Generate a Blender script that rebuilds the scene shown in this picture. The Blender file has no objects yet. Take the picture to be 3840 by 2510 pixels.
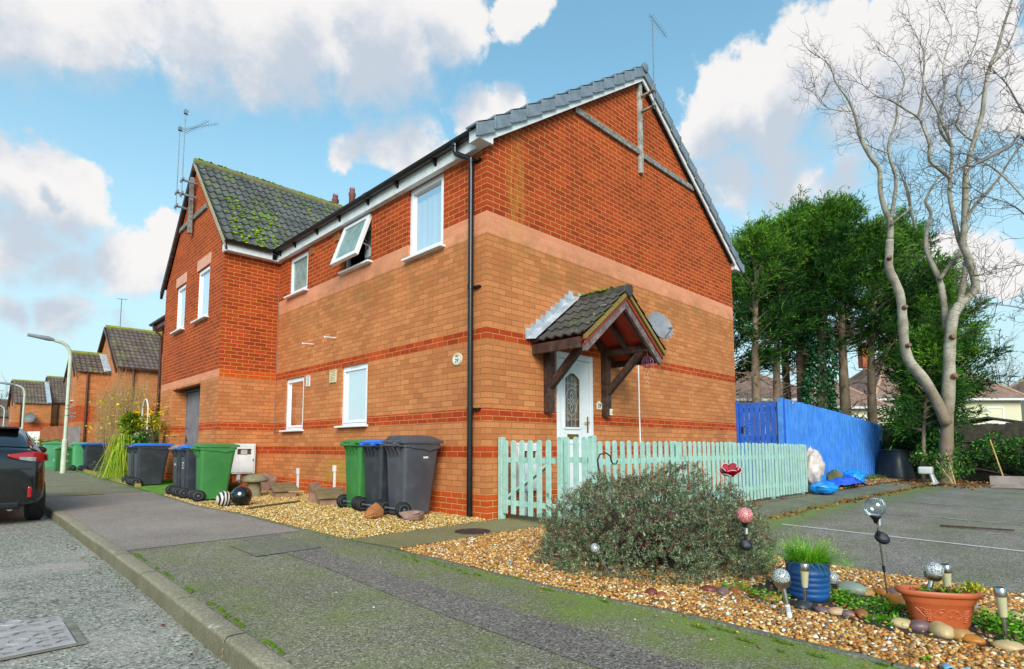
import bpy, bmesh, math, random
import numpy as np
from mathutils import Vector, Matrix, noise as mnoise
random.seed(7); RNG = np.random.default_rng(11)
PI = math.pi; R = math.radians
S = bpy.context.scene
COL = S.collection

# ------------------------------------------------------------------ objects
def put(o, parent=None):
    COL.objects.link(o)
    if parent: o.parent = parent
    return o
def tag(o, label=None, cat=None, group=None, kind=None):
    if label: o['label'] = label
    if cat: o['category'] = cat
    if group: o['group'] = group
    if kind: o['kind'] = kind
    return o
def thing(name, label, cat, loc=(0, 0, 0), rz=0, group=None):
    o = bpy.data.objects.new(name, None); o.empty_display_size = .1
    put(o); o.location = loc; o.rotation_euler = (0, 0, rz)
    return tag(o, label, cat, group)
def copy_tree(o, parent=None):
    c = o.copy(); COL.objects.link(c)
    if parent: c.parent = parent
    for ch in list(o.children): copy_tree(ch, c)
    return c
def FX(c): return lambda a, b, n: (c - n, a, b)      # wall facing -X : a = y, b = z, n outwards
def FY(c): return lambda a, b, n: (a, c - n, b)      # wall facing -Y : a = x
def FID(x, y, z): return (x, y, z)

class MB:
    def __init__(s): s.v = []; s.f = []
    def add(s, vs, fs):
        k = len(s.v); s.v += [tuple(v) for v in vs]; s.f += [tuple(i + k for i in f) for f in fs]; return s
    def box(s, a0, a1, b0, b1, n0, n1, P=FID):
        vs = [P(a, b, n) for n in (n0, n1) for b in (b0, b1) for a in (a0, a1)]
        return s.add(vs, [(0, 1, 3, 2), (4, 6, 7, 5), (0, 4, 5, 1), (1, 5, 7, 3), (3, 7, 6, 2), (2, 6, 4, 0)])
    def bar(s, p, q, w, h, up=(0, 0, 1)):               # rectangular bar from p to q
        p, q, up = Vector(p), Vector(q), Vector(up); d = (q - p).normalized()
        x = d.cross(up)
        if x.length < 1e-4: x = d.cross(Vector((1, 0, 0)))
        x.normalize(); y = x.cross(d)
        c = [(-w/2, -h/2), (w/2, -h/2), (w/2, h/2), (-w/2, h/2)]
        return s.add([o + x*a + y*b for o in (p, q) for a, b in c], [(0, 1, 2, 3), (7, 6, 5, 4), (0, 4, 5, 1), (1, 5, 6, 2), (2, 6, 7, 3), (3, 7, 4, 0)])
    def prism(s, poly, n0, n1, P=FID):                  # polygon in (a,b) extruded along n
        k = len(poly)
        vs = [P(a, b, n0) for a, b in poly] + [P(a, b, n1) for a, b in poly]
        return s.add(vs, [tuple(range(k))[::-1], tuple(range(k, 2*k))] + [(i, (i+1) % k, k + (i+1) % k, k + i) for i in range(k)])
    def tube(s, pts, r, n=6, cap=True):
        pts = [Vector(p) for p in pts]
        rs = r if isinstance(r, (list, tuple)) else [r]*len(pts)
        k0 = len(s.v); ref = None
        for i, p in enumerate(pts):
            d = (pts[min(i+1, len(pts)-1)] - pts[max(i-1, 0)])
            if d.length < 1e-9: d = Vector((0, 0, 1))
            d.normalize()
            if ref is None:
                ref = d.orthogonal().normalized()
            else:
                ref = (ref - d*ref.dot(d))
                if ref.length < 1e-6: ref = d.orthogonal()
                ref.normalize()
            b = d.cross(ref)
            for j in range(n):
                a = 2*PI*j/n; s.v.append(tuple(p + (ref*math.cos(a) + b*math.sin(a))*rs[i]))
        for i in range(len(pts)-1):
            for j in range(n):
                s.f.append((k0+i*n+j, k0+i*n+(j+1) % n, k0+(i+1)*n+(j+1) % n, k0+(i+1)*n+j))
        if cap:
            s.f.append(tuple(k0+j for j in range(n))[::-1]); e = k0+(len(pts)-1)*n
            s.f.append(tuple(e+j for j in range(n)))
        return s
    def lathe(s, prof, n=24, o=(0, 0, 0), sx=1, sy=1):  # prof: (r,z) list
        k0 = len(s.v)
        for r, z in prof:
            for j in range(n):
                a = 2*PI*j/n; s.v.append((o[0]+r*sx*math.cos(a), o[1]+r*sy*math.sin(a), o[2]+z))
        for i in range(len(prof)-1):
            for j in range(n):
                s.f.append((k0+i*n+j, k0+i*n+(j+1) % n, k0+(i+1)*n+(j+1) % n, k0+(i+1)*n+j))
        s.f.append(tuple(k0+j for j in range(n))[::-1]); e = k0+(len(prof)-1)*n
        s.f.append(tuple(e+j for j in range(n)))
        return s
    def ball(s, c, r, n=20, m=12, sx=1, sy=1, sz=1):
        return s.lathe([(max(r*math.sin(PI*i/m), 1e-4), -r*sz*math.cos(PI*i/m)) for i in range(m+1)], n, c, sx, sy)
    def grid(s, fn, nu, nv):                            # fn(u,v) u,v in 0..1
        k0 = len(s.v)
        for i in range(nu+1):
            for j in range(nv+1): s.v.append(tuple(fn(i/nu, j/nv)))
        for i in range(nu):
            for j in range(nv):
                a = k0+i*(nv+1)+j; s.f.append((a, a+1, a+nv+2, a+nv+1))
        return s
    def xf(s, M):
        s.v = [tuple(M @ Vector(v)) for v in s.v]; return s
    def build(s, name, m=None, parent=None, smooth=False, bevel=0, recalc=True, angle=40):
        me = bpy.data.meshes.new(name); me.from_pydata(s.v, [], s.f)
        if recalc:
            bm = bmesh.new(); bm.from_mesh(me); bmesh.ops.recalc_face_normals(bm, faces=bm.faces); bm.to_mesh(me); bm.free()
        if m: me.materials.append(m)
        if smooth:
            me.shade_smooth()
            if angle < 180:
                try: me.set_sharp_from_angle(angle=R(angle))
                except Exception: pass
        o = put(bpy.data.objects.new(name, me), parent)
        if bevel:
            b = o.modifiers.new('bevel', 'BEVEL'); b.width = bevel; b.segments = 2; b.limit_method = 'ANGLE'; b.angle_limit = R(35)
        return o

def np_mesh(name, V, Fc, m, parent=None, col=None, smooth=False):
    """V (n,3), Fc (k,m) constant-size faces, col (n,3) point colours"""
    me = bpy.data.meshes.new(name); n = len(V); k, q = Fc.shape
    me.vertices.add(n); me.vertices.foreach_set('co', np.ascontiguousarray(V, np.float32).ravel())
    me.loops.add(k*q); me.loops.foreach_set('vertex_index', np.ascontiguousarray(Fc, np.int32).ravel())
    me.polygons.add(k); me.polygons.foreach_set('loop_start', np.arange(0, k*q, q, dtype=np.int32))
    me.update(calc_edges=True)
    if smooth: me.polygons.foreach_set('use_smooth', np.ones(k, bool))
    if col is not None:
        a = me.color_attributes.new('Col', 'FLOAT_COLOR', 'POINT')
        c4 = np.ones((n, 4), np.float32); c4[:, :3] = col; a.data.foreach_set('color', c4.ravel())
    me.materials.append(m)
    return put(bpy.data.objects.new(name, me), parent)

# ------------------------------------------------------------------ materials
def lin(h):
    if not isinstance(h, str): return tuple(h)
    h = h.lstrip('#'); c = [int(h[i:i+2], 16)/255 for i in (0, 2, 4)]
    return tuple(x/12.92 if x <= .04045 else ((x+.055)/1.055)**2.4 for x in c)
def c4(h): return (*lin(h), 1)
class NT:
    def __init__(s, name):
        s.m = bpy.data.materials.new(name); s.m.use_nodes = True; s.t = s.m.node_tree
        s.b = s.t.nodes['Principled BSDF']; s.out = s.t.nodes['Material Output']
    def n(s, typ, **kw):
        o = s.t.nodes.new('ShaderNode'+typ)
        for k, v in kw.items(): setattr(o, k, v)
        return o
    def l(s, a, b): s.t.links.new(a, b); return s
    def noise(s, scale, detail=4, rough=.55, vec=None):
        o = s.n('TexNoise'); o.inputs['Scale'].default_value = scale; o.inputs['Detail'].default_value = detail; o.inputs['Roughness'].default_value = rough
        s.l(vec if vec is not None else s.vec(), o.inputs['Vector']); return o.outputs['Fac']
    def vec(s, world=False):
        if world: return s.n('NewGeometry').outputs['Position']
        return s.n('TexCoord').outputs['Object']
    def ramp(s, fac, stops, interp='LINEAR'):
        o = s.n('ValToRGB'); o.color_ramp.interpolation = interp; e = o.color_ramp.elements
        while len(e) < len(stops): e.new(1)
        for i, (p, c) in enumerate(stops):
            e[i].position = p; e[i].color = (c, c, c, 1) if isinstance(c, (int, float)) else c4(c)
        s.l(fac, o.inputs[0]); return o.outputs[0]
    def mix(s, f, a, b, mode='MIX'):
        o = s.n('Mix', data_type='RGBA', blend_type=mode)
        for k, x in ((0, f), (6, a), (7, b)):
            if hasattr(x, 'is_output'): s.l(x, o.inputs[k])
            elif k == 0: o.inputs[0].default_value = x
            else: o.inputs[k].default_value = c4(x)
        return o.outputs[2]
    def math(s, op, a, b=None, c=None):
        o = s.n('Math', operation=op)
        for i, x in enumerate((a, b, c)):
            if x is None: continue
            if hasattr(x, 'is_output'): s.l(x, o.inputs[i])
            else: o.inputs[i].default_value = x
        return o.outputs[0]
    def bump(s, h, st=.3, dist=.01):
        o = s.n('Bump'); o.inputs['Strength'].default_value = st; o.inputs['Distance'].default_value = dist
        s.l(h, o.inputs['Height']); s.l(o.outputs[0], s.b.inputs['Normal'])
    def base(s, c):
        if hasattr(c, 'is_output'): s.l(c, s.b.inputs['Base Color'])
        else: s.b.inputs['Base Color'].default_value = c4(c)
    def set(s, **kw):
        for k, v in kw.items(): s.b.inputs[k.replace('_', ' ')].default_value = v
        return s
_M = {}
def pm(name, a, b=None, scale=6, rough=.6, bump=0, bs=60, metal=0, lo=.35, hi=.65, dirt=None, dirt_amt=.5, **kw):
    """two-tone noise material with fine bump and optional dirt patches"""
    if name in _M: return _M[name]
    t = NT(name); c = a
    if b: c = t.ramp(t.noise(scale), [(lo, a), (hi, b)])
    if dirt:
        c = t.mix(t.math('MULTIPLY', t.ramp(t.noise(scale*2.3, 6, .7), [(.5, 0.), (.72, 1.)]), dirt_amt), c, dirt)
    t.base(c); t.set(Roughness=rough, Metallic=metal, **kw)
    if bump: t.bump(t.noise(bs, 5), bump, .01)
    _M[name] = t.m; return t.m
def vcol(name, rough=.6, trans=0, spec=.3, mul=None, bump=0):
    if name in _M: return _M[name]
    t = NT(name); a = t.n('VertexColor', layer_name='Col').outputs[0]
    t.base(a); t.set(Roughness=rough, Specular_IOR_Level=spec)
    if bump: t.bump(t.noise(120, 3), bump, .004)
    if trans:
        tr = t.n('BsdfTranslucent'); t.l(a, tr.inputs[0]); mx = t.n('MixShader'); mx.inputs[0].default_value = trans
        t.l(t.b.outputs[0], mx.inputs[1]); t.l(tr.outputs[0], mx.inputs[2]); t.l(mx.outputs[0], t.out.inputs[0])
    _M[name] = t.m; return t.m

def brick(name, stops, streak=False):
    """stops: (z from, brick A, brick B, mortar).  75 mm courses, 225 mm stretchers laid from z=0"""
    t = NT(name); g = t.n('NewGeometry').outputs['Position']
    sp = t.n('SeparateXYZ'); t.l(g, sp.inputs[0])
    nrm = t.n('NewGeometry').outputs['Normal']; sn = t.n('SeparateXYZ'); t.l(nrm, sn.inputs[0])
    side = t.math('GREATER_THAN', t.math('ABSOLUTE', sn.outputs[0]), .5)
    u = t.math('ADD', t.math('MULTIPLY', sp.outputs[1], side), t.math('MULTIPLY', sp.outputs[0], t.math('SUBTRACT', 1, side)))
    cb = t.n('CombineXYZ'); t.l(u, cb.inputs[0]); t.l(sp.outputs[2], cb.inputs[1])
    # slightly wandering joints
    nd = t.n('TexNoise'); nd.inputs['Scale'].default_value = 9; t.l(cb.outputs[0], nd.inputs['Vector'])
    va = t.n('VectorMath', operation='MULTIPLY_ADD'); t.l(nd.outputs['Color'], va.inputs[0]); va.inputs[1].default_value = (.007, .006, 0); t.l(cb.outputs[0], va.inputs[2])
    br = t.n('TexBrick'); t.l(va.outputs[0], br.inputs['Vector'])
    br.offset = .5; br.squash = 1
    for k, v in (('Scale', 1), ('Mortar Size', .0045), ('Mortar Smooth', .25), ('Bias', 0), ('Brick Width', .225), ('Row Height', .075)): br.inputs[k].default_value = v
    zf = t.math('DIVIDE', t.math('ADD', sp.outputs[2], .003), 8.0)
    for k, key in ((1, 'Color1'), (2, 'Color2'), (3, 'Mortar')):
        t.l(t.ramp(zf, [(max(s[0]/8, 0), s[k]) for s in stops], 'CONSTANT'), br.inputs[key])
    c = br.outputs['Color']
    big = t.ramp(t.noise(.9, 5, .65, g), [(.3, .82), (.7, 1.1)])
    fine = t.ramp(t.noise(55, 4, .7, g), [(.3, .72), (.68, 1.14)])
    c = t.mix(1, c, big, 'MULTIPLY'); c = t.mix(.85, c, fine, 'MULTIPLY')
    # soot / lichen blotches
    c = t.mix(t.math('MULTIPLY', t.ramp(t.noise(3.1, 7, .72, g), [(.56, 0.), (.75, 1.)]), .25), c, '#7d603a')
    c = t.mix(t.math('MULTIPLY', t.ramp(t.noise(26, 5, .7, g), [(.66, 0.), (.74, 1.)]), .5), c, '#d9c79c')
    if streak:
        def band(lo, hi, v, soft):
            a = t.n('MapRange', interpolation_type='SMOOTHSTEP'); a.inputs[1].default_value = lo; a.inputs[2].default_value = lo+soft; t.l(v, a.inputs[0])
            b = t.n('MapRange', interpolation_type='SMOOTHSTEP'); b.inputs[1].default_value = hi-soft; b.inputs[2].default_value = hi; b.inputs[3].default_value = 1; b.inputs[4].default_value = 0; t.l(v, b.inputs[0])
            return t.math('MULTIPLY', a.outputs[0], b.outputs[0])
        st = t.n('VectorMath', operation='MULTIPLY'); t.l(g, st.inputs[0]); st.inputs[1].default_value = (7, 7, 1.0)
        nz = t.ramp(t.noise(1.6, 6, .7, st.outputs[0]), [(.38, 0.), (.6, 1.)])
        front = t.math('LESS_THAN', sp.outputs[1], .02)
        m1 = t.math('MULTIPLY', t.math('MULTIPLY', band(.28, .78, sp.outputs[0], .18), band(2.9, 5.6, sp.outputs[2], 1.5)), t.math('MULTIPLY', nz, front))
        c = t.mix(t.math('MULTIPLY', m1, .5), c, '#bd9440')
        m2 = t.math('MULTIPLY', t.math('MULTIPLY', band(2.9, 3.95, sp.outputs[2], .4), t.ramp(t.noise(2.2, 6, .7, g), [(.45, 0.), (.65, 1.)])), .6)
        c = t.mix(m2, c, '#8a6436')
        m3 = t.math('MULTIPLY', t.math('MULTIPLY', band(3.0, 4.6, sp.outputs[1], .5), band(.2, .75, sp.outputs[2], .2)), t.ramp(t.noise(3.5, 5, .6, g), [(.4, 0.), (.6, .8)]))
        c = t.mix(m3, c, '#a8902c')
    t.base(c); t.set(Roughness=.88, Specular_IOR_Level=.25)
    h = t.math('SUBTRACT', t.math('MULTIPLY', t.noise(90, 4, .6, g), .35), br.outputs['Fac'])
    t.bump(h, .55, .006)
    return t.m

def text_mesh(name, body, size, m, parent, P, a, b, n, extrude=.001, font=None):
    cu = bpy.data.curves.new(name, 'FONT'); cu.body = body; cu.size = size; cu.align_x = 'CENTER'; cu.align_y = 'CENTER'; cu.extrude = extrude; cu.offset = size*.012
    tmp = bpy.data.objects.new(name+'_tmp', cu); COL.objects.link(tmp)
    dg = bpy.context.evaluated_depsgraph_get(); me = bpy.data.meshes.new_from_object(tmp.evaluated_get(dg))
    bpy.data.objects.remove(tmp)
    sgn = P(1, 0, 0)[1] - P(0, 0, 0)[1]                 # on -X walls "right" is -y
    for v in me.vertices:
        q = v.co.copy(); v.co = P(a - q.x if abs(sgn) > .5 else a + q.x, b + q.y, n + q.z)
    me.materials.clear(); me.materials.append(m)
    return put(bpy.data.objects.new(name, me), parent)

# ------------------------------------------------------------------ terrain
def tz(x, y):
    return (-.012*max(x-6, 0) if x > 0 else .005*max(x, -12)) + (.02*max(y, -12) if y < 0 else .006*min(y, 40))
def tzv(x, y):
    return np.where(x > 0, -.012*np.maximum(x-6, 0), .005*np.maximum(x, -12)) + np.where(y < 0, .02*np.maximum(y, -12), .006*np.minimum(y, 40))
def sheet(name, x0, x1, y0, y1, dz, m, step=.5, kind='structure', fx0=None, fx1=None):
    nx, ny = max(1, int((x1-x0)/step)), max(1, int((y1-y0)/step))
    def fn(u, v):
        y = y0+(y1-y0)*v; a = fx0(y) if fx0 else x0; b = fx1(y) if fx1 else x1
        x = a+(b-a)*u; return (x, y, tz(x, y)+dz)
    o = MB().grid(fn, nx, ny).build(name, m, smooth=True, recalc=False)
    for p in o.data.polygons: pass
    bm = bmesh.new(); bm.from_mesh(o.data)
    for f in bm.faces:
        f.normal_update()
        if f.normal.z < 0: f.normal_flip()
    bm.to_mesh(o.data); bm.free()
    if kind: o['kind'] = kind
    return o

# ------------------------------------------------------------------ shared materials
WHITE = pm('white_upvc', '#e9ebee', '#dfe2e6', 3, .3, dirt='#b9b6a8', dirt_amt=.25)
WHITEP = pm('white_paint_board', '#e4e6e8', '#d3d6d8', 4, .45, .1, dirt='#a9a493', dirt_amt=.4)
BLACKP = pm('black_plastic_pipe', '#0c0d0f', '#15171a', 5, .28)
DARKP = pm('dark_rubber', '#101113', '#1b1c1e', 8, .7, .1)
BROWNW = pm('dark_brown_stained_timber', '#2c1a14', '#4a3026', 7, .65, .4, 40, dirt='#7a6a5e', dirt_amt=.35)
GREYW = pm('weathered_grey_timber', '#5d5750', '#8b857c', 9, .8, .5, 50, dirt='#c7c4be', dirt_amt=.7)
STEEL = pm('brushed_steel', '#b9bab8', '#9a9b99', 12, .3, metal=1.0)
GALV = pm('galvanised_metal', '#8d9296', '#a9adb0', 10, .45, metal=.8)
LEAD = pm('lead_flashing', '#8f98a3', '#c3c9cf', 7, .5, .2, metal=.2)
GOLD = pm('brass', '#b08a3a', '#8d6a26', 9, .28, metal=.9)
BROWNP = pm('brown_plastic_gutter', '#3b1d18', '#4c2720', 6, .4)
INNER = pm('dim_interior_wall', '#8d8678', '#a39b8b', 3, .9)
BLIND = pm('white_blind', '#f4f3f0', '#eceae6', 2, .8)
SAGE = pm('sage_green_paint', '#98c0b3', '#abcec3', 7, .6, .3, 60, dirt='#7d9a8a', dirt_amt=.6)
BLUEP = pm('blue_fence_paint', '#3580da', '#4f98ee', 4, .5, .25, 60, dirt='#78a6dc', dirt_amt=.5)
BLUED = pm('shaded_blue_gate_paint', '#2158b8', '#2c68cc', 5, .5, .2, 60)  # darker copy of the fence blue: shade on the gate face painted in
SOIL = pm('dark_soil', '#2b2119', '#46372a', 14, .95, .9, 90)
CONC = pm('grey_concrete', '#6f6b60', '#8b877a', 7, .85, .5, 120, dirt='#4f5138', dirt_amt=.7)
TEXTD = pm('dark_lettering', '#1d1d1d', None, rough=.6)
TEXTW = pm('pale_lettering', '#cfd3d6', None, rough=.6)

def glass(name, tint='#9fb4b0', rough=.03, alpha=.35, base='#20282a'):
    t = NT(name); t.base(base); t.set(Roughness=rough, Specular_IOR_Level=.6)
    tr = t.n('BsdfTransparent'); tr.inputs[0].default_value = c4(tint)
    fr = t.n('LayerWeight'); fr.inputs[0].default_value = .3
    f = t.math('ADD', t.math('MULTIPLY', fr.outputs['Fresnel'], .8), alpha)
    mx = t.n('MixShader'); t.l(f, mx.inputs[0]); t.l(tr.outputs[0], mx.inputs[1])
    gl = t.n('BsdfGlossy'); gl.inputs['Roughness'].default_value = rough; gl.inputs[0].default_value = (.95, .97, 1, 1)
    t.l(gl.outputs[0], mx.inputs[2]); t.l(mx.outputs[0], t.out.inputs[0]); return t.m
GLASS = glass('window_glass', '#f8fbfb', .02, .06)
FROST = pm('frosted_glass', '#6d8782', '#8da29e', 9, .3, .25, 30, Specular_IOR_Level=.7)
CLEAR = glass('clear_globe_glass', '#f2f4f6', .02, .06)

def asphalt(name, dark, light, stone, moss=None, mossmode=None, wear=None, sc=1.0, lich='#a9a894', pit=.8, face=None):
    t = NT(name); g = t.n('NewGeometry').outputs['Position']
    sp = t.n('SeparateXYZ'); t.l(g, sp.inputs[0])
    c = t.ramp(t.noise(170*sc, 3, .7, g), [(.36, dark), (.66, light)])
    vo = t.n('TexVoronoi'); vo.inputs['Scale'].default_value = 120*sc; t.l(g, vo.inputs['Vector'])
    vc = t.n('SeparateColor'); t.l(vo.outputs['Color'], vc.inputs[0])
    c = t.mix(t.math('MULTIPLY', t.ramp(vc.outputs[0], [(.72, 0.), (.9, 1.)]), .8), c, stone)
    c = t.mix(t.math('MULTIPLY', t.ramp(vc.outputs[1], [(.7, 0.), (.88, 1.)]), pit), c, '#2b2b25')
    c = t.mix(1, c, t.ramp(t.noise(.8, 6, .65, g), [(.3, .78), (.72, 1.18)]), 'MULTIPLY')
    if wear:
        c = t.mix(t.math('MULTIPLY', t.ramp(t.noise(.9, 5, .6, g), [(.52, 0.), (.62, 1.)]), .6), c, wear)
    if lich:
        c = t.mix(t.math('MULTIPLY', t.ramp(t.noise(4.5, 8, .78, g), [(.63, 0.), (.69, 1.)]), .6), c, lich)
    if moss:
        n = t.noise(2.2, 8, .72, g); fine = t.ramp(t.noise(60, 4, .7, g), [(.35, 0.), (.6, 1.)])
        if mossmode == 'edge':      # grows along the garden edging and kerb, mostly near the front bed
            d = t.n('MapRange', interpolation_type='SMOOTHSTEP'); d.inputs[1].default_value = -2.35; d.inputs[2].default_value = -1.6; t.l(sp.outputs[0], d.inputs[0])
            e = t.n('MapRange', interpolation_type='SMOOTHSTEP'); e.inputs[1].default_value = .6; e.inputs[2].default_value = -2.2; t.l(sp.outputs[1], e.inputs[0])
            k = t.math('MULTIPLY', t.math('MULTIPLY', d.outputs[0], e.outputs[0]), .30)
            k = t.math('ADD', t.math('ADD', n, k), -.02)
        elif mossmode == 'lot':
            d = t.n('MapRange', interpolation_type='SMOOTHSTEP'); d.inputs[1].default_value = -3.1; d.inputs[2].default_value = -2.1; t.l(sp.outputs[1], d.inputs[0])
            st = t.n('VectorMath', operation='MULTIPLY'); t.l(g, st.inputs[0]); st.inputs[1].default_value = (.5, 1.2, 1)
            k = t.math('ADD', t.math('MULTIPLY', d.outputs[0], .25), t.noise(1.4, 7, .7, st.outputs[0]))
        else: k = n
        a = t.math('MULTIPLY', t.ramp(k, [(.42, 0.), (.68, 1.)]), t.math('ADD', t.math('MULTIPLY', fine, .65), .18))
        c = t.mix(a, c, moss)
        a2 = t.math('MULTIPLY', t.ramp(k, [(.60, 0.), (.80, 1.)]), t.math('MULTIPLY', fine, .75))
        c = t.mix(a2, c, '#74961a')
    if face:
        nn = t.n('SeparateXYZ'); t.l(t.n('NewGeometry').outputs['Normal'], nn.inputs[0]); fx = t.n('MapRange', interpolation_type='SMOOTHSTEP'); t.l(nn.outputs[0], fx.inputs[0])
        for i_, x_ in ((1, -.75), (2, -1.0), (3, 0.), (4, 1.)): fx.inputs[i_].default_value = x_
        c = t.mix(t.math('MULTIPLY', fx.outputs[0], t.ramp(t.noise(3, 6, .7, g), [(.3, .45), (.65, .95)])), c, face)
    t.base(c); t.set(Roughness=.8, Specular_IOR_Level=.35)
    h = t.math('ADD', t.noise(150*sc, 3, .7, g), t.math('MULTIPLY', vo.outputs['Distance'], .8))
    t.bump(h, .65, .008)
    return t.m
A_ROAD = asphalt('road_asphalt', '#7b786c', '#a9a598', '#cbc6b8', wear='#b5a59c', sc=.62, lich='#b2b0a2', pit=.7)
A_PAVE = asphalt('pavement_asphalt', '#6a6353', '#989079', '#bab29d', moss='#6d7a22', mossmode='edge', lich='#b0af92', pit=.7)
A_APRON = asphalt('apron_asphalt', '#80716a', '#ab9d93', '#bdb0a4', sc=1.1, lich=None, pit=.35)
A_PATCH = asphalt('patch_asphalt', '#665c56', '#8d8279', '#aaa196', sc=.8, lich='#b0af9c', pit=.7)
A_LOT = asphalt('lot_asphalt', '#746b63', '#9e9489', '#bbb3a6', moss='#55641f', mossmode='lot', sc=.8)
A_CONC = asphalt('mossy_concrete', '#7a704c', '#958861', '#9c9170', moss='#75703a', sc=.5, lich='#bdb99c', pit=.15)
A_SLAB = asphalt('path_slab_concrete', '#68655a', '#838072', '#8f8b7a', moss='#66702e', sc=.45, lich='#b3b199', pit=.25)
A_EDGE = asphalt('edging_concrete', '#5f5d50', '#7f7c6b', '#8e8b7b', moss='#5a6328', sc=.6, lich='#aaa893', pit=.35)
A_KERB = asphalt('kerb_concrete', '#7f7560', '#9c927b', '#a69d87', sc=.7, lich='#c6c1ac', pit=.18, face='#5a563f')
A_GRASS = pm('lawn_soil', '#4d7a1c', '#6da32a', 9, .9, .4)
A_FAR = pm('far_ground', '#5b5f45', '#6e6f58', .4, .95)

# ------------------------------------------------------------------ ground, road, pavement, lot
sheet('ground', -14, 70, -16, 120, -.16, A_FAR, 1.5)
o = MB().grid(lambda u, v: ((u-.5)*2400, (v-.5)*2400, -.75), 4, 4).build('terrain', A_FAR, recalc=False); o['kind'] = 'structure'
sheet('road', -11, -3.66, -12, 110, -.1, A_ROAD, .5)
sheet('pavement', -3.56, -1.6, -12, 60, 0, A_PAVE, .25)
sheet('driveway_apron', -3.555, -1.98, .74, 7.3, .004, A_APRON, .25)
sheet('asphalt_patch', -2.62, -2.28, -9, .70, .004, A_PATCH, .25, fx0=lambda y: -2.62-.02*math.sin(y*2), fx1=lambda y: -2.3+.03*math.sin(y*1.3))
sheet('concrete_patch', -2.84, -2.27, -.31, .34, .008, A_SLAB, .2)
sheet('pale_concrete_patch', -3.2, -2.66, 7.35, 8.2, .008, A_CONC, .3)
sheet('car_park', .46, 26, -14, -1.98, -.06, A_LOT, .4)
sheet('car_park', 14.2, 26, -1.98, .3, -.06, A_LOT, .5)
sheet('concrete_path', -1.74, .35, -.80, -.12, .006, A_CONC, .15, fx0=lambda y: -1.9-.17*(y+.12))
for n, (x0, x1, y0, y1) in {'bed_soil': (-1.7, .44, -9, -.8), 'yard_soil': (-2.0, .0, -.12, 6.45), 'garden_soil': (-2.1, 0, 6.45, 24), 'back_soil': (.35, 7.3, -1.5, 0.)}.items():
    pass
GRAVB = NT('gravel_bed'); _g = GRAVB.n('NewGeometry').outputs['Position']
_v = GRAVB.n('TexVoronoi'); _v.inputs['Scale'].default_value = 55; GRAVB.l(_g, _v.inputs['Vector'])
_s = GRAVB.n('SeparateColor'); GRAVB.l(_v.outputs['Color'], _s.inputs[0])
GRAVB.base(GRAVB.ramp(_s.outputs[0], [(0, '#5a3d22'), (.3, '#8a5f2e'), (.6, '#a97c45'), (1, '#c7ab7c')])); GRAVB.set(Roughness=.9)
GRAVB.bump(GRAVB.math('SUBTRACT', 1, _v.outputs['Distance']), 1.0, .02)
sheet('gravel_ground', -1.66, .43, -9, -.8, .0, GRAVB.m, .3, fx0=lambda y: -1.58 - .36*min(max((y+4.5)/4.1, 0), 1))
sheet('gravel_ground', -1.95, 0, -.12, 6.5, .0, GRAVB.m, .3)
sheet('garden_soil', -1.9, .1, 6.5, 24, .012, A_GRASS, .5, fx0=lambda y: -2.0+.02*(y-6.5))
sheet('yard_paving', .2, 7.25, -1.5, 0, .0, A_SLAB, .5)
sheet('verge_soil', 7.25, 17.5, -1.36, -.4, .0, SOIL, .5)
def paving_joint_mat():
    t = NT('wet_slab'); return t.m
def slab_path():
    m = MB()
    x = .4
    while x < 14.3:
        w = .6 if random.random() < .5 else .9
        for y0, y1 in ((-2.0, -1.68), (-1.67, -1.38)):
            z = tz(x+w/2, -1.7)+random.uniform(-.003, .003)
            m.box(x+.006, x+w-.006, y0, y1, z-.05, z)
        x += w
    o = m.build('slab_path', A_SLAB, bevel=.006); o['kind'] = 'structure'
    m = MB()
    x = .4
    while x < 14.3:
        z = tz(x+.45, -2); m.box(x+.004, x+.906, -2.05, -2.004, z-.2, z-.004); x += .91
    o = m.build('path_kerb', A_EDGE, bevel=.006); o['kind'] = 'structure'
slab_path()
# white bay lines (worn)
t = NT('worn_white_line'); t.base(t.ramp(t.noise(40, 5, .7), [(.3, '#6e6b68'), (.5, '#c9c6c0')])); t.set(Roughness=.8); LINE = t.m
t = NT('faint_worn_line'); t.base(t.ramp(t.noise(9, 6, .7), [(.45, '#807a77'), (.62, '#b0aba6')])); t.set(Roughness=.8); LINEF = t.m
for x, lm in ((2.9, LINE), (5.35, LINEF), (7.8, LINEF)):
    sheet('bay_line', x-.035, x+.035, -6.8, -2.42, -.055, lm, .5)
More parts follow.
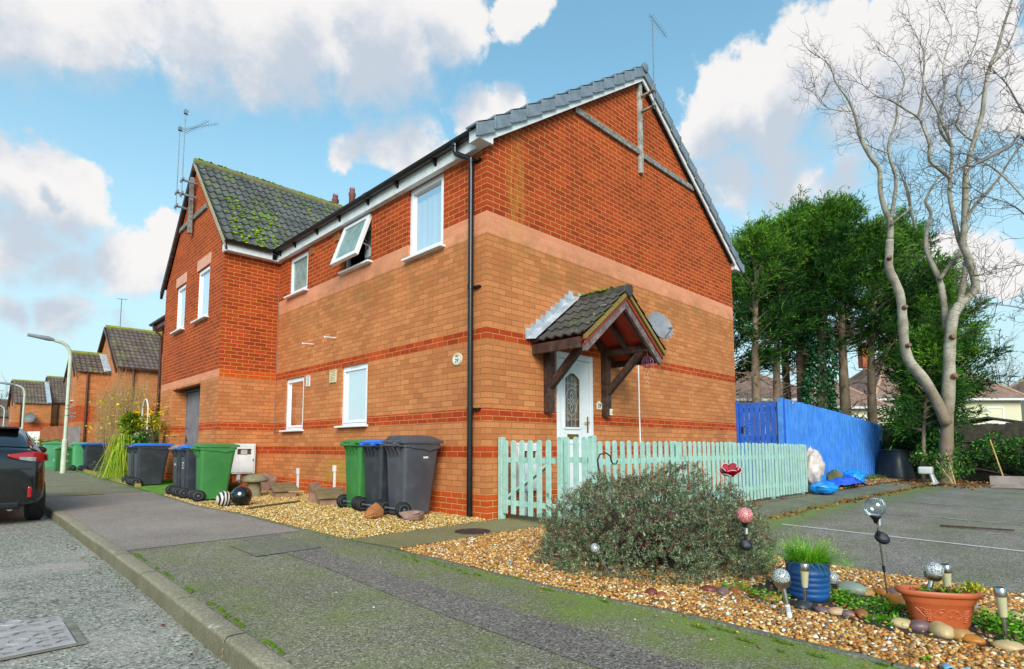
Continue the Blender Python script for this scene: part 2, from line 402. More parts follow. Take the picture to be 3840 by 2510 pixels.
# kerb: one block after another
t = A_KERB
m = MB(); y = -11.0
prof = [(-3.672, -.2), (-3.664, -.012), (-3.655, 0.004), (-3.643, .013), (-3.562, .012), (-3.555, -.2)]
while y < 60:
    L = .889; z0 = tz(-3.6, y+.45)
    j = random.uniform(-.004, .004); jx = random.uniform(-.003, .003)
    def P(a, b, n): return (a+jx, n, b+tz(-3.6, n)+j)
    m.prism(prof, y+.008, y+L-.008, P); y += L
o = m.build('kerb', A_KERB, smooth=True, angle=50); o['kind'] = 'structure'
m = MB(); y = -11.0
while y < 30:
    m.prism([(a+(.004 if a < -3.6 else 0), b-.004) for a, b in prof], y-.009, y+.009, lambda a, b, n: (a, n, b+tz(-3.6, n))); y += .889
o = m.build('kerb_joint', pm('dark_joint', '#2b281f', None, rough=.95), recalc=True); o['kind'] = 'structure'
def ribbon(name, pts, w, h, m, kind='structure', lift=.012, seg=.9):
    mb = MB()
    for (x0, y0), (x1, y1) in zip(pts[:-1], pts[1:]):
        d = math.hypot(x1-x0, y1-y0); k = max(1, int(d/seg))
        for i in range(k):
            a, b = i/k, (i+1)/k
            p = Vector((x0+(x1-x0)*a, y0+(y1-y0)*a, 0)); q = Vector((x0+(x1-x0)*b, y0+(y1-y0)*b, 0)); dd = (q-p).normalized()*.004
            p += dd; q -= dd; l = lift+random.uniform(-.004, .004)
            p.z = tz(p.x, p.y)+l-h/2; q.z = tz(q.x, q.y)+l-h/2
            mb.bar(p, q, w, h)
    o = mb.build(name, m, bevel=.006)
    if kind: o['kind'] = kind
    return o
ribbon('edging', [(-1.57, -9), (-1.60, -4.5), (-1.64, -3.5), (-1.75, -2.7), (-1.80, -1.6), (-1.92, -.42), (-1.95, .8), (-1.95, 2.6), (-2.08, 4.0), (-2.0, 6.4), (-1.86, 8.7)], .05, .12, A_EDGE)
ribbon('edging', [(.45, -9), (.44, -4.8), (.42, -3.7), (.42, -2.06)], .05, .12, A_EDGE, lift=.006)
ribbon('garden_edging', [(-1.86, 8.8), (-1.80, 12), (-1.6, 17.5)], .1, .16, pm('yellow_edging_stone', '#b08a4c', '#8a7440', 6, .85, .4), lift=.07, seg=.5)
# moss tufts along the kerb back
def tufts(name, spots, m, kind='stuff'):
    V = []; F = []; C = []
    for (x, y, r) in spots:
        for k in range(int(70*r/.05)+10):
            a = RNG.uniform(0, 2*PI); d = r*math.sqrt(RNG.uniform()); px, py = x+d*math.cos(a)*.32, y+d*1.5*math.sin(a)
            z = tz(px, py)+.006; s = RNG.uniform(.003, .008); b = len(V)
            dx, dy = RNG.normal(0, .6, 2)
            V += [(px-s, py, z), (px+s, py+s*.3, z), (px+dx*s, py+dy*s, z+s*1.5), (px+.2*s, py+s*1.2, z+s*.4)]
            F += [(b, b+1, b+2, b+3)]
            c = np.array(lin('#4f6c12'))*RNG.uniform(.55, 1.35); C += [c]*4
    o = np_mesh(name, np.array(V), np.array(F), m, col=np.array(C)); o['kind'] = kind; return o
MOSSC = vcol('moss_green', .95)
sp = []
for y0, y1 in ((-3.3, -2.75), (-2.5, -2.3), (-2.0, -1.45), (-1.15, -.9), (-.62, -.2), (.15, .5)):
    for y in np.arange(y0, y1, .03):
        if RNG.uniform() < .55: sp.append((-3.54+abs(RNG.normal(0, .012)), y+RNG.normal(0, .02), RNG.uniform(.006, .03)))
sp += [(-1.66+RNG.normal(-.07, .07), y, RNG.uniform(.012, .045)) for y in RNG.uniform(-5.4, -2.2, 26)]
sp += [(-1.88+RNG.normal(-.03, .03), y, RNG.uniform(.01, .03)) for y in np.linspace(-2, .8, 30)]
tufts('moss', sp, MOSSC)
# ---- iron covers
def road_cover():
    IRON = pm('worn_iron', '#a59e9b', '#b8b1ae', 8, .6, .2, 80, metal=.2); IRT = pm('shadow_toned_tread', '#7d7673', '#8d8683', 8, .6, metal=.2)  # tread colour darkened to stand in for shadows around the raised pattern
    t = thing('utility_cover', 'rectangular patterned iron cover set into the road near the kerb', 'manhole cover', (-4.62, -.92, tz(-4.6, -.9)-.1))
    m = MB(); m.box(-.47, .47, -.45, -.01, 0, .006); m.box(-.47, .47, .01, .45, 0, .006); m.build('cover_plate', IRON, t, bevel=.002)
    m = MB()
    for (a0, a1, b0, b1) in ((-.51, -.475, -.49, .49), (.475, .51, -.49, .49), (-.475, .475, -.49, -.455), (-.475, .475, .455, .49)): m.box(a0, a1, b0, b1, 0, .005)
    m.build('frame', CONC, t)
    m = MB()
    for i in range(12):
        for j in range(11):
            x, y = -.42+i*.076, -.4+j*.08+(.02 if i % 2 else 0)
            if abs(y) < .04: continue
            if (x-.25)**2+(abs(y)-.22)**2 < .008 or (x+.2)**2+(abs(y)-.22)**2 < .012: continue
            s = 1 if (i+j) % 2 else -1
            m.bar((x-.028, y-s*.012, .008), (x, y+s*.014, .008), .011, .006); m.bar((x, y+s*.014, .008), (x+.028, y+s*.014, .008), .011, .006)
    m.build('tread_pattern', IRT, t)
    for x, y in ((.25, .22), (.25, -.22)):
        m = MB(); m.lathe([(.05, 0), (.05, .009), (.04, .009), (.04, .005), (.0, .005)], 20, (x, y, .002)); m.build('keyhole', IRON, t)
road_cover()
def round_cover():
    IR = pm('rusty_dark_iron', '#3a2a2a', '#55413f', 14, .55, .6, 60, metal=.3)
    t = thing('drain_cover', 'round rusty patterned drain cover in the mossy concrete path', 'manhole cover', (-.71, -.57, tz(-.7, -.57)+.008))
    m = MB(); m.lathe([(.19, -.02), (.19, .004), (.175, .006), (.17, .002), (.001, .002)], 36); m.build('cover_plate', IR, t, smooth=True)
    m = MB()
    for r, k in ((.04, 6), (.08, 11), (.12, 16), (.155, 20)):
        for i in range(k):
            a = 2*PI*i/k+r*9; m.bar((r*math.cos(a), r*math.sin(a), .004), ((r+.012)*math.cos(a+.2*.05/r), (r+.012)*math.sin(a+.2*.05/r), .004), .012, .006)
    m.build('tread_pattern', IR, t)
round_cover()

# ------------------------------------------------------------------ number 29: the house
BUF = ('#d28654', '#b97043', '#956632'); RED = ('#be4a20', '#a23816', '#cd9556'); DRED = ('#b5461f', '#943416', '#d0994f')
PNK = ('#e39472', '#d98866', '#cfa678'); PLI = ('#cc541e', '#b74816', '#d8aa70')
BR_MAIN = brick('house_brick', [(0, *PLI), (.3, *BUF), (.75, *RED), (.9, *BUF), (1.2, *RED), (1.35, *BUF), (2.25, *RED), (2.4, *BUF), (3.6, *PNK), (3.9, *DRED)], True)
ORG = ('#cc5518', '#bd4a12', '#d09a55')
BR_WING = brick('wing_brick', [(0, *PLI), (.3, *BUF), (.75, *RED), (.9, *BUF), (1.2, *RED), (1.35, *BUF), (2.25, *ORG), (2.4, *DRED)])
BR_WINGF = brick('wing_front_brick', [(0, *PLI), (.3, *BUF), (.75, *RED), (.9, *BUF), (1.2, *RED), (1.35, *BUF), (2.25, *PNK), (2.4, *DRED)])
BR_FAR = brick('street_brick', [(0, *PLI), (.3, *BUF), (2.0, *RED), (2.7, *BUF)])

def wall(mb, P, a0, a1, b0, b1, holes=(), reveal=.1, step=1.2):
    A = sorted({a0, a1, *[h[0] for h in holes], *[h[1] for h in holes]}); B = sorted({b0, b1, *[h[2] for h in holes], *[h[3] for h in holes]})
    for i in range(len(A)-1):
        for j in range(len(B)-1):
            ca, cb = (A[i]+A[i+1])/2, (B[j]+B[j+1])/2
            if any(h[0] < ca < h[1] and h[2] < cb < h[3] for h in holes): continue
            mb.add([P(A[i], B[j], 0), P(A[i+1], B[j], 0), P(A[i+1], B[j+1], 0), P(A[i], B[j+1], 0)], [(0, 1, 2, 3)])
    for h in holes:
        q = [(h[0], h[2]), (h[1], h[2]), (h[1], h[3]), (h[0], h[3])]
        for k in range(4):
            (x0, y0), (x1, y1) = q[k], q[(k+1) % 4]
            mb.add([P(x0, y0, 0), P(x1, y1, 0), P(x1, y1, -reveal), P(x0, y0, -reveal)], [(0, 1, 2, 3)])
def frame(mb, P, a0, a1, b0, b1, w, n0, n1):
    mb.box(a0, a1, b0, b0+w, n0, n1, P); mb.box(a0, a1, b1-w, b1, n0, n1, P)
    mb.box(a0, a0+w, b0+w, b1-w, n0, n1, P); mb.box(a1-w, a1, b0+w, b1-w, n0, n1, P)
def net(w, P, a0, a1, b0, b1):
    m = MB(); n = int((a1-a0)/.012)
    def fn(u, v): return P(a0+(a1-a0)*u, b0+(b1-b0)*v, -.09+.008*math.sin(u*(a1-a0)/.13*2*PI)+.006*math.sin(u*17))
    m.grid(fn, n, 3); m.build('net_curtain', BLIND, w, smooth=True)
def window(par, P, a0, a1, b0, b1, pane=None, blind=None, sill=True, rec=.035, sash=True, label=None, fm=None, vent=True, sl=.09):
    fm = fm or WHITE; pane = pane or GLASS
    m = MB(); frame(m, P, a0, a1, b0, b1, .042, -rec-.06, -rec)
    w = m.build('window', fm, par, bevel=.004)
    if label: w['label'] = label
    if sash:
        m = MB(); frame(m, P, a0+.045, a1-.045, b0+.045, b1-.045, .045, -rec-.05, -rec+.012); m.build('sash', fm, w, bevel=.005)
        e = .09
    else: e = .042
    m = MB(); m.add([P(a0+e, b0+e, -rec-.024), P(a1-e, b0+e, -rec-.024), P(a1-e, b1-e, -rec-.024), P(a0+e, b1-e, -rec-.024)], [(0, 1, 2, 3)]); m.build('pane', pane, w)
    if vent and sash:
        m = MB(); c = (a0+a1)/2; m.box(c-.16, c+.16, b1-.05, b1-.03, -rec, -rec+.012, P); m.build('trickle_vent', pm('vent_grey', '#a8abad', None, rough=.5), w, bevel=.003)
    if sill:
        m = MB(); m.box(a0-.05, a1+.05, b0-.035, b0-.002, -rec-.02, sl, P); m.build('sill', fm, w, bevel=.006)
    if blind == 'full':
        net(w, P, a0+.05, a1-.05, b0+.05, b1-.05)
    elif blind == 'most':
        net(w, P, a0+.05, a1-.05, b0+.05, b1-.22)
    elif blind == 'slats':
        m = MB()
        k = int((b1-b0-.1)/.024)
        for i in range(k):
            z = b0+.06+i*.024; m.box(a0+.05, a1-.05, z, z+.020, -.092, -.085, P)
        m.build('blind', BLIND, w)
    elif blind == 'part':
        m = MB()
        pts = []
        for i in range(25):
            a = a1-.06-i*.020; pts.append((a, -.2+.018*math.sin(i*1.9)))
        for (x0, n0), (x1, n1) in zip(pts[:-1], pts[1:]):
            m.add([P(x0, b0+.05, n0), P(x1, b0+.05, n1), P(x1, b1-.05, n1), P(x0, b1-.05, n0)], [(0, 1, 2, 3)])
        m.build('curtain', pm('beige_curtain', '#b3a389', '#a08f74', 5, .9), w)
    return w
def louvre(par, P, a, b, w, h, m, name='vent', slats=7):
    mb = MB(); frame(mb, P, a-w/2, a+w/2, b-h/2, b+h/2, .012, 0, .022); mb.box(a-w/2+.012, a+w/2-.012, b-h/2+.012, b+h/2-.012, 0, .006, P)
    for i in range(slats):
        z = b-h/2+.016+(h-.032)*i/slats; mb.box(a-w/2+.012, a+w/2-.012, z, z+(h-.03)/slats*.6, .006, .018, P)
    return mb.build(name, m, par)
ROOFG = pm('slate_grey_tile', '#68727d', '#7d8893', 7, .5, .15, 40)
house = thing('brick_house', 'two storey banded brick end house numbered 29 with white front door and tiled porch canopy', 'house')
W_, L_, ZE, ZA = 7.26, 6.48, 4.83, 7.38; XR = W_/2
F0, G0 = FX(0.), FY(0.)
wins = dict(a=(.9, 1.757, 3.675, 4.755), b=(2.82, 3.70, 3.915, 4.735), c=(5.15, 5.99, 3.915, 4.71), d=(2.85, 3.712, 1.24, 2.248), e=(5.166, 6.0, 1.213, 2.235))
m = MB()
wall(m, F0, 0, L_, -.3, 4.86, list(wins.values()))
wall(m, G0, 0, W_, -.3, ZE, [(1.337, 2.187, .02, 2.247)])
m.add([(0, 0, ZE), (W_, 0, ZE), (XR, 0, ZA)], [(0, 1, 2)])
m.add([(W_, 0, -.3), (W_, L_, -.3), (W_, L_, ZE), (W_, 0, ZE)], [(0, 1, 2, 3)])
m.build('wall', BR_MAIN, house, recalc=False)
m = MB()       # rooms: party wall, upper floor, partition behind the front rooms
m.box(.12, W_-.12, L_-.02, L_-.01, 0, 4.8); m.box(.11, W_-.11, .11, L_-.03, 2.42, 2.62); m.box(2.6, 2.7, .12, L_-.03, 0, 4.8); m.box(.11, W_-.11, .11, L_-.03, -.05, 0)
m.box(.11, W_-.11, .11, L_-.03, 4.84, 4.86)
m.build('interior', INNER, house)
window(house, F0, *wins['a'], blind='most', label='large upper window with a white blind nearly closed', vent=False)
window(house, F0, *wins['c'], pane=FROST, label='upper window with frosted glass', vent=False)
window(house, F0, *wins['d'], blind='slats', label='ground floor window with closed white slatted blind')
window(house, F0, *wins['e'], blind='part', label='ground floor window with clear glass and a beige curtain', vent=False)
wb = window(house, F0, *wins['b'], sash=False, label='upper window with its frosted sash pushed open', pane=glass('open_gap_glass', '#ffffff', .02, .0), vent=False)
for ch in list(wb.children):
    if ch.name.startswith('pane'): bpy.data.objects.remove(ch)
a0, a1, b0, b1 = wins['b']
th = R(19)
def PS(a, b, n):       # sash swung out about its top edge
    d = b1-.03-b; return (-(.0 + d*math.sin(th) + n*math.cos(th)), a, b1-.03-d*math.cos(th)+n*math.sin(th))
m = MB(); frame(m, PS, a0+.01, a1-.01, b0+.02, b1-.03, .075, -.03, .03); sh = m.build('sash', WHITE, wb, bevel=.005)
m = MB(); m.box(a0+.085, a1-.085, b0+.095, b1-.105, -.005, .005, PS); m.build('pane', FROST, wb)
for a in (a0+.03, a1-.03): m = MB(); m.bar((.03, a, b0+.25), PS(a, b0+.25, 0), .012, .02); m.build('stay', GALV, wb)
m = MB(); pts = [(a0+.04+i*.018, -.12+.015*math.sin(i*1.7)) for i in range(20)]
for (x0, n0), (x1, n1) in zip(pts[:-1], pts[1:]): m.add([F0(x0, b0, n0), F0(x1, b0, n1), F0(x1, b1, n1), F0(x0, b1, n0)], [(0, 1, 2, 3)])
m.build('curtain', pm('grey_pattern_curtain', '#5d646c', '#c9ced3', 6, .9, lo=.49, hi=.51), wb)
# door
def door():
    P = G0
    m = MB(); a0, a1, b0, b1 = 1.34, 2.184, .03, 2.244
    m.box(a0, a1, b1-.085, b1, -.1, .004, P); m.box(a0, a0+.075, b0, b1-.085, -.1, .004, P); m.box(a1-.075, a1, b0, b1-.085, -.1, .004, P); m.box(a0+.075, a1-.075, b0, b0+.05, -.1, .01, P)
    d = m.build('front_door', WHITE, house, bevel=.006)
    d['label'] = 'white front door with arched leaded glass panel'
    l0, l1, z0, z1 = a0+.08, a1-.08, .085, b1-.09
    ga, gb, gz0, gz1 = 1.515, 1.885, 1.15, 1.97
    arch = [(ga+(gb-ga)*i/14, 1.87+.10*math.sin(PI*i/14)) for i in range(15)]
    m = MB(); n0, n1 = -.05, -.018
    m.box(l0, l1, z0, gz0, n0, n1, P); m.box(l0, ga, gz0, z1, n0, n1, P); m.box(gb, l1, gz0, z1, n0, n1, P)
    for (x0, y0), (x1, y1) in zip(arch[:-1], arch[1:]): m.prism([(x0, y0), (x1, y1), (x1, z1), (x0, z1)], n0, n1, P)
    m.build('leaf', WHITE, d, bevel=.003)
    mo = [(ga, gz0), (gb, gz0)] + arch[::-1] ; mo = mo[:-1] if mo[-1] == mo[0] else mo
    m = MB()
    for k in range(len(mo)):
        p, q = mo[k], mo[(k+1) % len(mo)]; m.bar(P(*p, -.012), P(*q, -.012), .032, .02, (0, 1, 0))
    m.build('moulding', WHITE, d, bevel=.004)
    m = MB(); frame(m, P, 1.5, 1.9, .2, .95, .03, -.018, -.008); m.build('lower_panel', WHITE, d, bevel=.004)
    t = NT('bronze_patterned_glass'); t.base(t.ramp(t.noise(7, 5, .6), [(.35, '#2a251d'), (.55, '#6f5230'), (.7, '#9a8a70')])); t.set(Roughness=.12, Specular_IOR_Level=.8); t.bump(t.noise(45, 3), .25, .01)
    m = MB(); m.prism([(ga, gz0), (gb, gz0)] + arch[::-1][1:-1] if False else [(ga, gz0), (gb, gz0), *[q for q in arch[::-1]]], -.04, -.034, P); m.build('glazing', t.m, d)
    m = MB(); N = -.03; c = (ga+gb)/2
    def ln(p, q, w=.008): m.bar(P(*p, N), P(*q, N), w, .006, (0, 1, 0))
    for a in (ga+.1, gb-.1): ln((a, gz0), (a, 1.94))
    for b in (1.28, 1.8): ln((ga, b), (gb, b))
    el = [(c+.135*math.cos(2*PI*i/28), 1.54+.2*math.sin(2*PI*i/28)) for i in range(29)]
    for p, q in zip(el[:-1], el[1:]): ln(p, q, .01)
    ln((c, gz0), (c, 1.34)); ln((c, 1.74), (c, 1.96))
    for dx, dz in ((1, 0), (-1, 0), (0, 1), (0, -1)):
        k = .1 if dx else .15; w = .035
        q = [(c+dx*.02, 1.54+dz*.02), (c+dx*k*.55-dz*w, 1.54+dz*k*.55+dx*w), (c+dx*k, 1.54+dz*k), (c+dx*k*.55+dz*w, 1.54+dz*k*.55-dx*w)]
        for i in range(4): ln(q[i], q[(i+1) % 4], .012)
    for a in (ga+.1, gb-.1):
        for b in (1.28, 1.8):
            q = [(a+.03, b), (a, b+.035), (a-.03, b), (a, b-.035)]
            for i in range(4): ln(q[i], q[(i+1) % 4], .01)
    m.build('leading', pm('lead_came', '#c4c8c9', '#a5aaac', 9, .35, metal=.6), d)
    m = MB(); m.box(2.045, 2.075, 1.09, 1.33, -.018, -.006, P); m.bar(P(2.06, 1.24, .02), P(1.95, 1.235, .02), .016, .014); m.bar(P(2.06, 1.24, -.01), P(2.06, 1.24, .024), .014, .014); m.build('handle', GOLD, d, bevel=.003)
    m = MB(); frame(m, P, 1.585, 1.835, .995, 1.065, .012, -.018, -.006); m.box(1.597, 1.823, 1.007, 1.053, -.018, -.010, P); m.build('letterbox', GOLD, d, bevel=.003)
door()
# eaves, verge, roof
Z0R = 5.05; SL = (7.58-Z0R)/XR                                   # roof slope (rise over run)
zr = lambda x: Z0R+SL*(x if x < XR else W_-x)
RX0, RX1 = -.17, W_+.17
m = MB()
for sgn in (0, 1):
    f = (lambda x: x) if sgn == 0 else (lambda x: W_-x)
    N = 15; dx = (XR-RX0)/N
    for i in range(N):
        x0, x1 = RX0+i*dx, RX0+(i+1)*dx+.03
        x1 = min(x1, XR)
        vs = []
        for (x, up) in ((x0, .028), (x1, .0)):
            for z in (zr(x)-.05, zr(x)+up-.012):
                for y in (.02, 16.2): vs.append((f(x), y, z))
        m.add(vs, [(0, 1, 3, 2), (4, 6, 7, 5), (0, 4, 5, 1), (2, 3, 7, 6), (0, 2, 6, 4), (1, 5, 7, 3)])
ro = m.build('roof', ROOFG, house)
m = MB()
m.tube([(XR, .1, 7.57), (XR, 16.2, 7.57)], .10, 12); m.build('ridge', ROOFG, ro, smooth=True)
# dry verge caps
m = MB()
for sgn in (0, 1):
    f = (lambda x: x) if sgn == 0 else (lambda x: W_-x)
    N = 13; x0, x1 = -.30, XR-.03
    for i in range(N):
        a, b = x0+(x1-x0)*i/N, x0+(x1-x0)*(i+1)/N+.03
        za, zb = zr(a)+.075, zr(b)+.02
        for (y0, y1, h0, h1) in ((-.145, .08, .03, 0.), (-.145, -.12, .03, .205)):
            vs = [(f(a), y, za-h) for y in (y0, y1) for h in (0, max(h1, .03))] + [(f(b), y, zb-h) for y in (y0, y1) for h in (0, max(h1-.02, .03))]
            m.add(vs, [(0, 1, 3, 2), (4, 6, 7, 5), (0, 4, 5, 1), (2, 3, 7, 6), (0, 2, 6, 4), (1, 5, 7, 3)])
        # hooked lower end
        m.bar((f(a), -.15, za-.005), (f(a), -.15, za-.2), .03, .02, (1, 0, 0))
m.build('verge_cap', ROOFG, ro, bevel=.008)
m = MB(); m.lathe([(.085, -.02), (.085, .03), (.07, .04), (.001, .04)], 20)
m.xf(Matrix.Translation((XR, -.14, 7.57)) @ Matrix.Rotation(PI/2, 4, 'X')); m.build('ridge_end', ROOFG, ro, smooth=True)
m = MB()                                              # bargeboards + soffit box ends
BW = .20/math.cos(math.atan(SL))
for sgn in (0, 1):
    f = (lambda x: x) if sgn == 0 else (lambda x: W_-x)
    x0 = -.22
    P4 = [(f(x0), zr(x0)-.05), (f(XR), zr(XR)-.05), (f(XR), zr(XR)-.235), (f(x0+.235), zr(x0+.235)-.235-.0), (f(x0+.235), 4.745), (f(x0), 4.745)]
    m.prism(P4, .075, .105, FY(0.)); m.prism([(f(x0), 4.75), (f(x0+.218), 4.75), (f(x0+.218), 4.90), (f(x0), 4.90)], -.10, .075, FY(0.))
m.build('bargeboard', WHITEP, house, bevel=.004)
m = MB(); m.box(-.10, -.075, .101, 6.44, 4.735, 4.91); m.box(-.075, -.002, .101, 6.44, 4.74, 4.76); m.build('fascia', WHITEP, house, bevel=.004)
m = MB()
for i in range(20):
    pass
prof = [(-.055*math.cos(a), -.05*math.sin(a)) for a in np.linspace(0, PI, 9)]
prof = [(-.06, .01)] + [(-.055*math.cos(a), -.05*math.sin(a)) for a in np.linspace(0, PI, 9)] + [(.06, .01)] + [(.045*math.cos(a), -.04*math.sin(a)) for a in np.linspace(0, PI, 9)]
m.prism([(-.165+p, 4.93+q) for p, q in prof], -.09, 6.36, lambda a, b, n: (a, n, b))
gu = m.build('gutter', BLACKP, house, smooth=True)
for y in (.15, .95, 1.9, 2.75, 3.7, 4.55, 5.5, 6.2):
    m = MB(); m.prism([(-.101, 4.91), (-.165, 4.868), (-.215, 4.91), (-.101, 4.80)], y-.02, y+.02, lambda a, b, n: (a, n, b)); m.build('gutter_bracket', BLACKP, gu)
m = MB()
m.prism([(-.165+1.12*p, 4.93+1.12*q-.002) for p, q in prof[:11]], 2.62, 2.74, lambda a, b, n: (a, n, b))
m.build('gutter_union', BLACKP, gu)
m = MB(); m.tube([(-.165, .45, 4.89), (-.165, .45, 4.80), (-.155, .44, 4.765), (-.09, .24, 4.645), (-.075, .225, 4.61), (-.075, .225, 4.5), (-.075, .225, .03)], .036, 14)
dp = m.build('downpipe', BLACKP, house, smooth=True)
m = MB()
for z in (4.62, 2.93, 1.36):
    m = MB(); m.tube([(-.075, .225, z-.03), (-.075, .225, z+.03)], .042, 14); m.box(-.05, 0, .10, .22, z-.012, z+.012); m.build('pipe_clip', BLACKP, dp, smooth=True)
m = MB(); m.tube([(-.165, .45, 4.94), (-.165, .45, 4.86)], .048, 14); m.build('gutter_outlet', BLACKP, dp, smooth=True)
# mock tie timbers on the gable
m = MB(); m.box(1.79, 3.574, 5.99, 6.09, 0.0, .045, G0); m.box(3.671, 5.55, 5.97, 6.07, 0, .045, G0)
m.build('tie_beam', GREYW, house, bevel=.006)
m = MB(); m.box(3.575, 3.67, 5.66, 7.34, .0, .06, G0); m.build('king_post', pm('silvered_timber', '#8a857d', '#b9b6b0', 9, .8, .5, 50, dirt='#57504a', dirt_amt=.8), house, bevel=.006)
# small fittings that belong to the wall
for (y, z, w, h, mm) in ((4.97, 2.114, .13, .2, WHITEP), (3.994, 2.118, .22, .22, pm('cream_vent', '#d8cfa8', '#c9c09a', 5, .6))):
    louvre(house, F0, y, z, w, h, mm)
for y, z in ((4.963, 4.631), (3.979, 4.636)): louvre(house, F0, y, z, .15, .15, pm('terracotta_vent', '#a8703c', '#8a5a2e', 5, .8), slats=4)
for y in (4.814, 3.952):
    m = MB(); m.tube([(0, y, 2.795), (-.2, y, 2.787)], .013, 8); m.tube([(-.2, y, 2.80), (-.205, y, 2.77)], .016, 8); m.build('overflow_pipe', WHITEP, house, smooth=True)
for y, z, h in ((5.275, -.02, .50), (3.84, -.02, .59)):
    m = MB(); m.box(y-.022, y+.022, z, z+h-.11, 0, .03, F0); m.box(y-.032, y+.032, z+h-.11, z+h, 0, .042, F0); m.build('cable_trunking', WHITEP, house, bevel=.004)
m = MB(); m.tube([(3.43, -.012, 2.55), (3.44, -.012, 1.9), (3.437, -.012, 1.4), (3.45, -.012, .9), (3.46, -.012, .1)], .012, 6); m.build('cable', WHITE, house, smooth=True)
m = MB(); m.tube([(-.01, 6.47, 4.4), (-.012, 6.465, 2.3), (-.012, 6.47, 1.15), (-.015, 6.38, 1.19), (-.012, 6.1, 1.17)], .005, 5); m.build('cable', pm('grey_cable', '#8a7a72', None, rough=.6), house)

# ------------------------------------------------------------------ tiles
def tiles(mb, origin, da, du, nn, length, courses, clen, pitch=.15, amp=.028, step=.02, lenf=None, startf=None):
    o_, da, du, nn = Vector(origin), Vector(da), Vector(du), Vector(nn)
    for k in range(courses):
        L0 = startf(k) if startf else 0; L1 = lenf(k) if lenf else length
        n = max(2, int((L1-L0)/pitch*6)); row = []
        for i in range(n+1):
            a = L0+(L1-L0)*i/n; ph = (a/pitch) % 1.0
            w = amp*(.5+.5*math.cos(2*PI*ph))**1.4
            j = random.uniform(-.0025, .0025)
            lo = o_+da*a+du*(k*clen)+nn*(w+step+j); hi = o_+da*a+du*((k+1)*clen+.01)+nn*(w+j*.3); bt = lo-nn*.022
            row.append((lo, hi, bt))
        vs = [p for r in row for p in r]; fs = []
        for i in range(n):
            b = i*3; fs += [(b, b+3, b+4, b+1), (b+2, b+5, b+3, b)]
        mb.add(vs, fs)
def tile_mat(name, a, b, moss=.35, mossc='#6d8a10', lich='#b9b7a6'):
    t = NT(name); g = t.n('NewGeometry').outputs['Position']
    c = t.ramp(t.noise(2.5, 5, .6, g), [(.35, a), (.65, b)]); c = t.mix(.8, c, t.ramp(t.noise(40, 4, .7, g), [(.3, .6), (.7, 1.25)]), 'MULTIPLY')
    c = t.mix(t.math('MULTIPLY', t.ramp(t.noise(11, 6, .75, g), [(.62, 0.), (.68, 1.)]), .75), c, lich)
    if moss: c = t.mix(t.math('MULTIPLY', t.ramp(t.noise(1.7, 8, .75, g), [(.62-moss*.3, 0.), (.76-moss*.3, 1.)]), .85), c, mossc)
    t.base(c); t.set(Roughness=.9); t.bump(t.noise(60, 4, .7, g), .5, .01); return t.m
TILE_W = tile_mat('mossy_concrete_tile', '#454745', '#5f615f', .3, '#66801a'); TILE_P = tile_mat('porch_tile', '#3d3734', '#55504c', .3, '#5d6a18')
TILE_B = tile_mat('brown_concrete_tile', '#57463f', '#74615a', .3, '#7d8a2a')
def clumps(name, spots, parent, cols=('#7d9a05', '#5c7d0a', '#93ac12')):
    bm = bmesh.new(); bmesh.ops.create_icosphere(bm, subdivisions=1, radius=1); bv = np.array([v.co[:] for v in bm.verts]); bf = np.array([[v.index for v in f.verts] for f in bm.faces]); bm.free()
    V = []; Fc = []; C = []
    for i, (p, r) in enumerate(spots):
        s = np.array([r*RNG.uniform(.7, 1.5), r*RNG.uniform(.7, 1.5), r*RNG.uniform(.35, .7)]); V.append(bv*s*(1+RNG.normal(0, .14, bv.shape))+np.array(p)); Fc.append(bf+len(bv)*i)
        C.append(np.tile(np.array(lin(cols[int(RNG.integers(len(cols)))]))*RNG.uniform(.7, 1.25), (len(bv), 1)))
    o = np_mesh(name, np.vstack(V), np.vstack(Fc), MOSSC, parent, np.vstack(C), True); o['kind'] = 'stuff'; return o

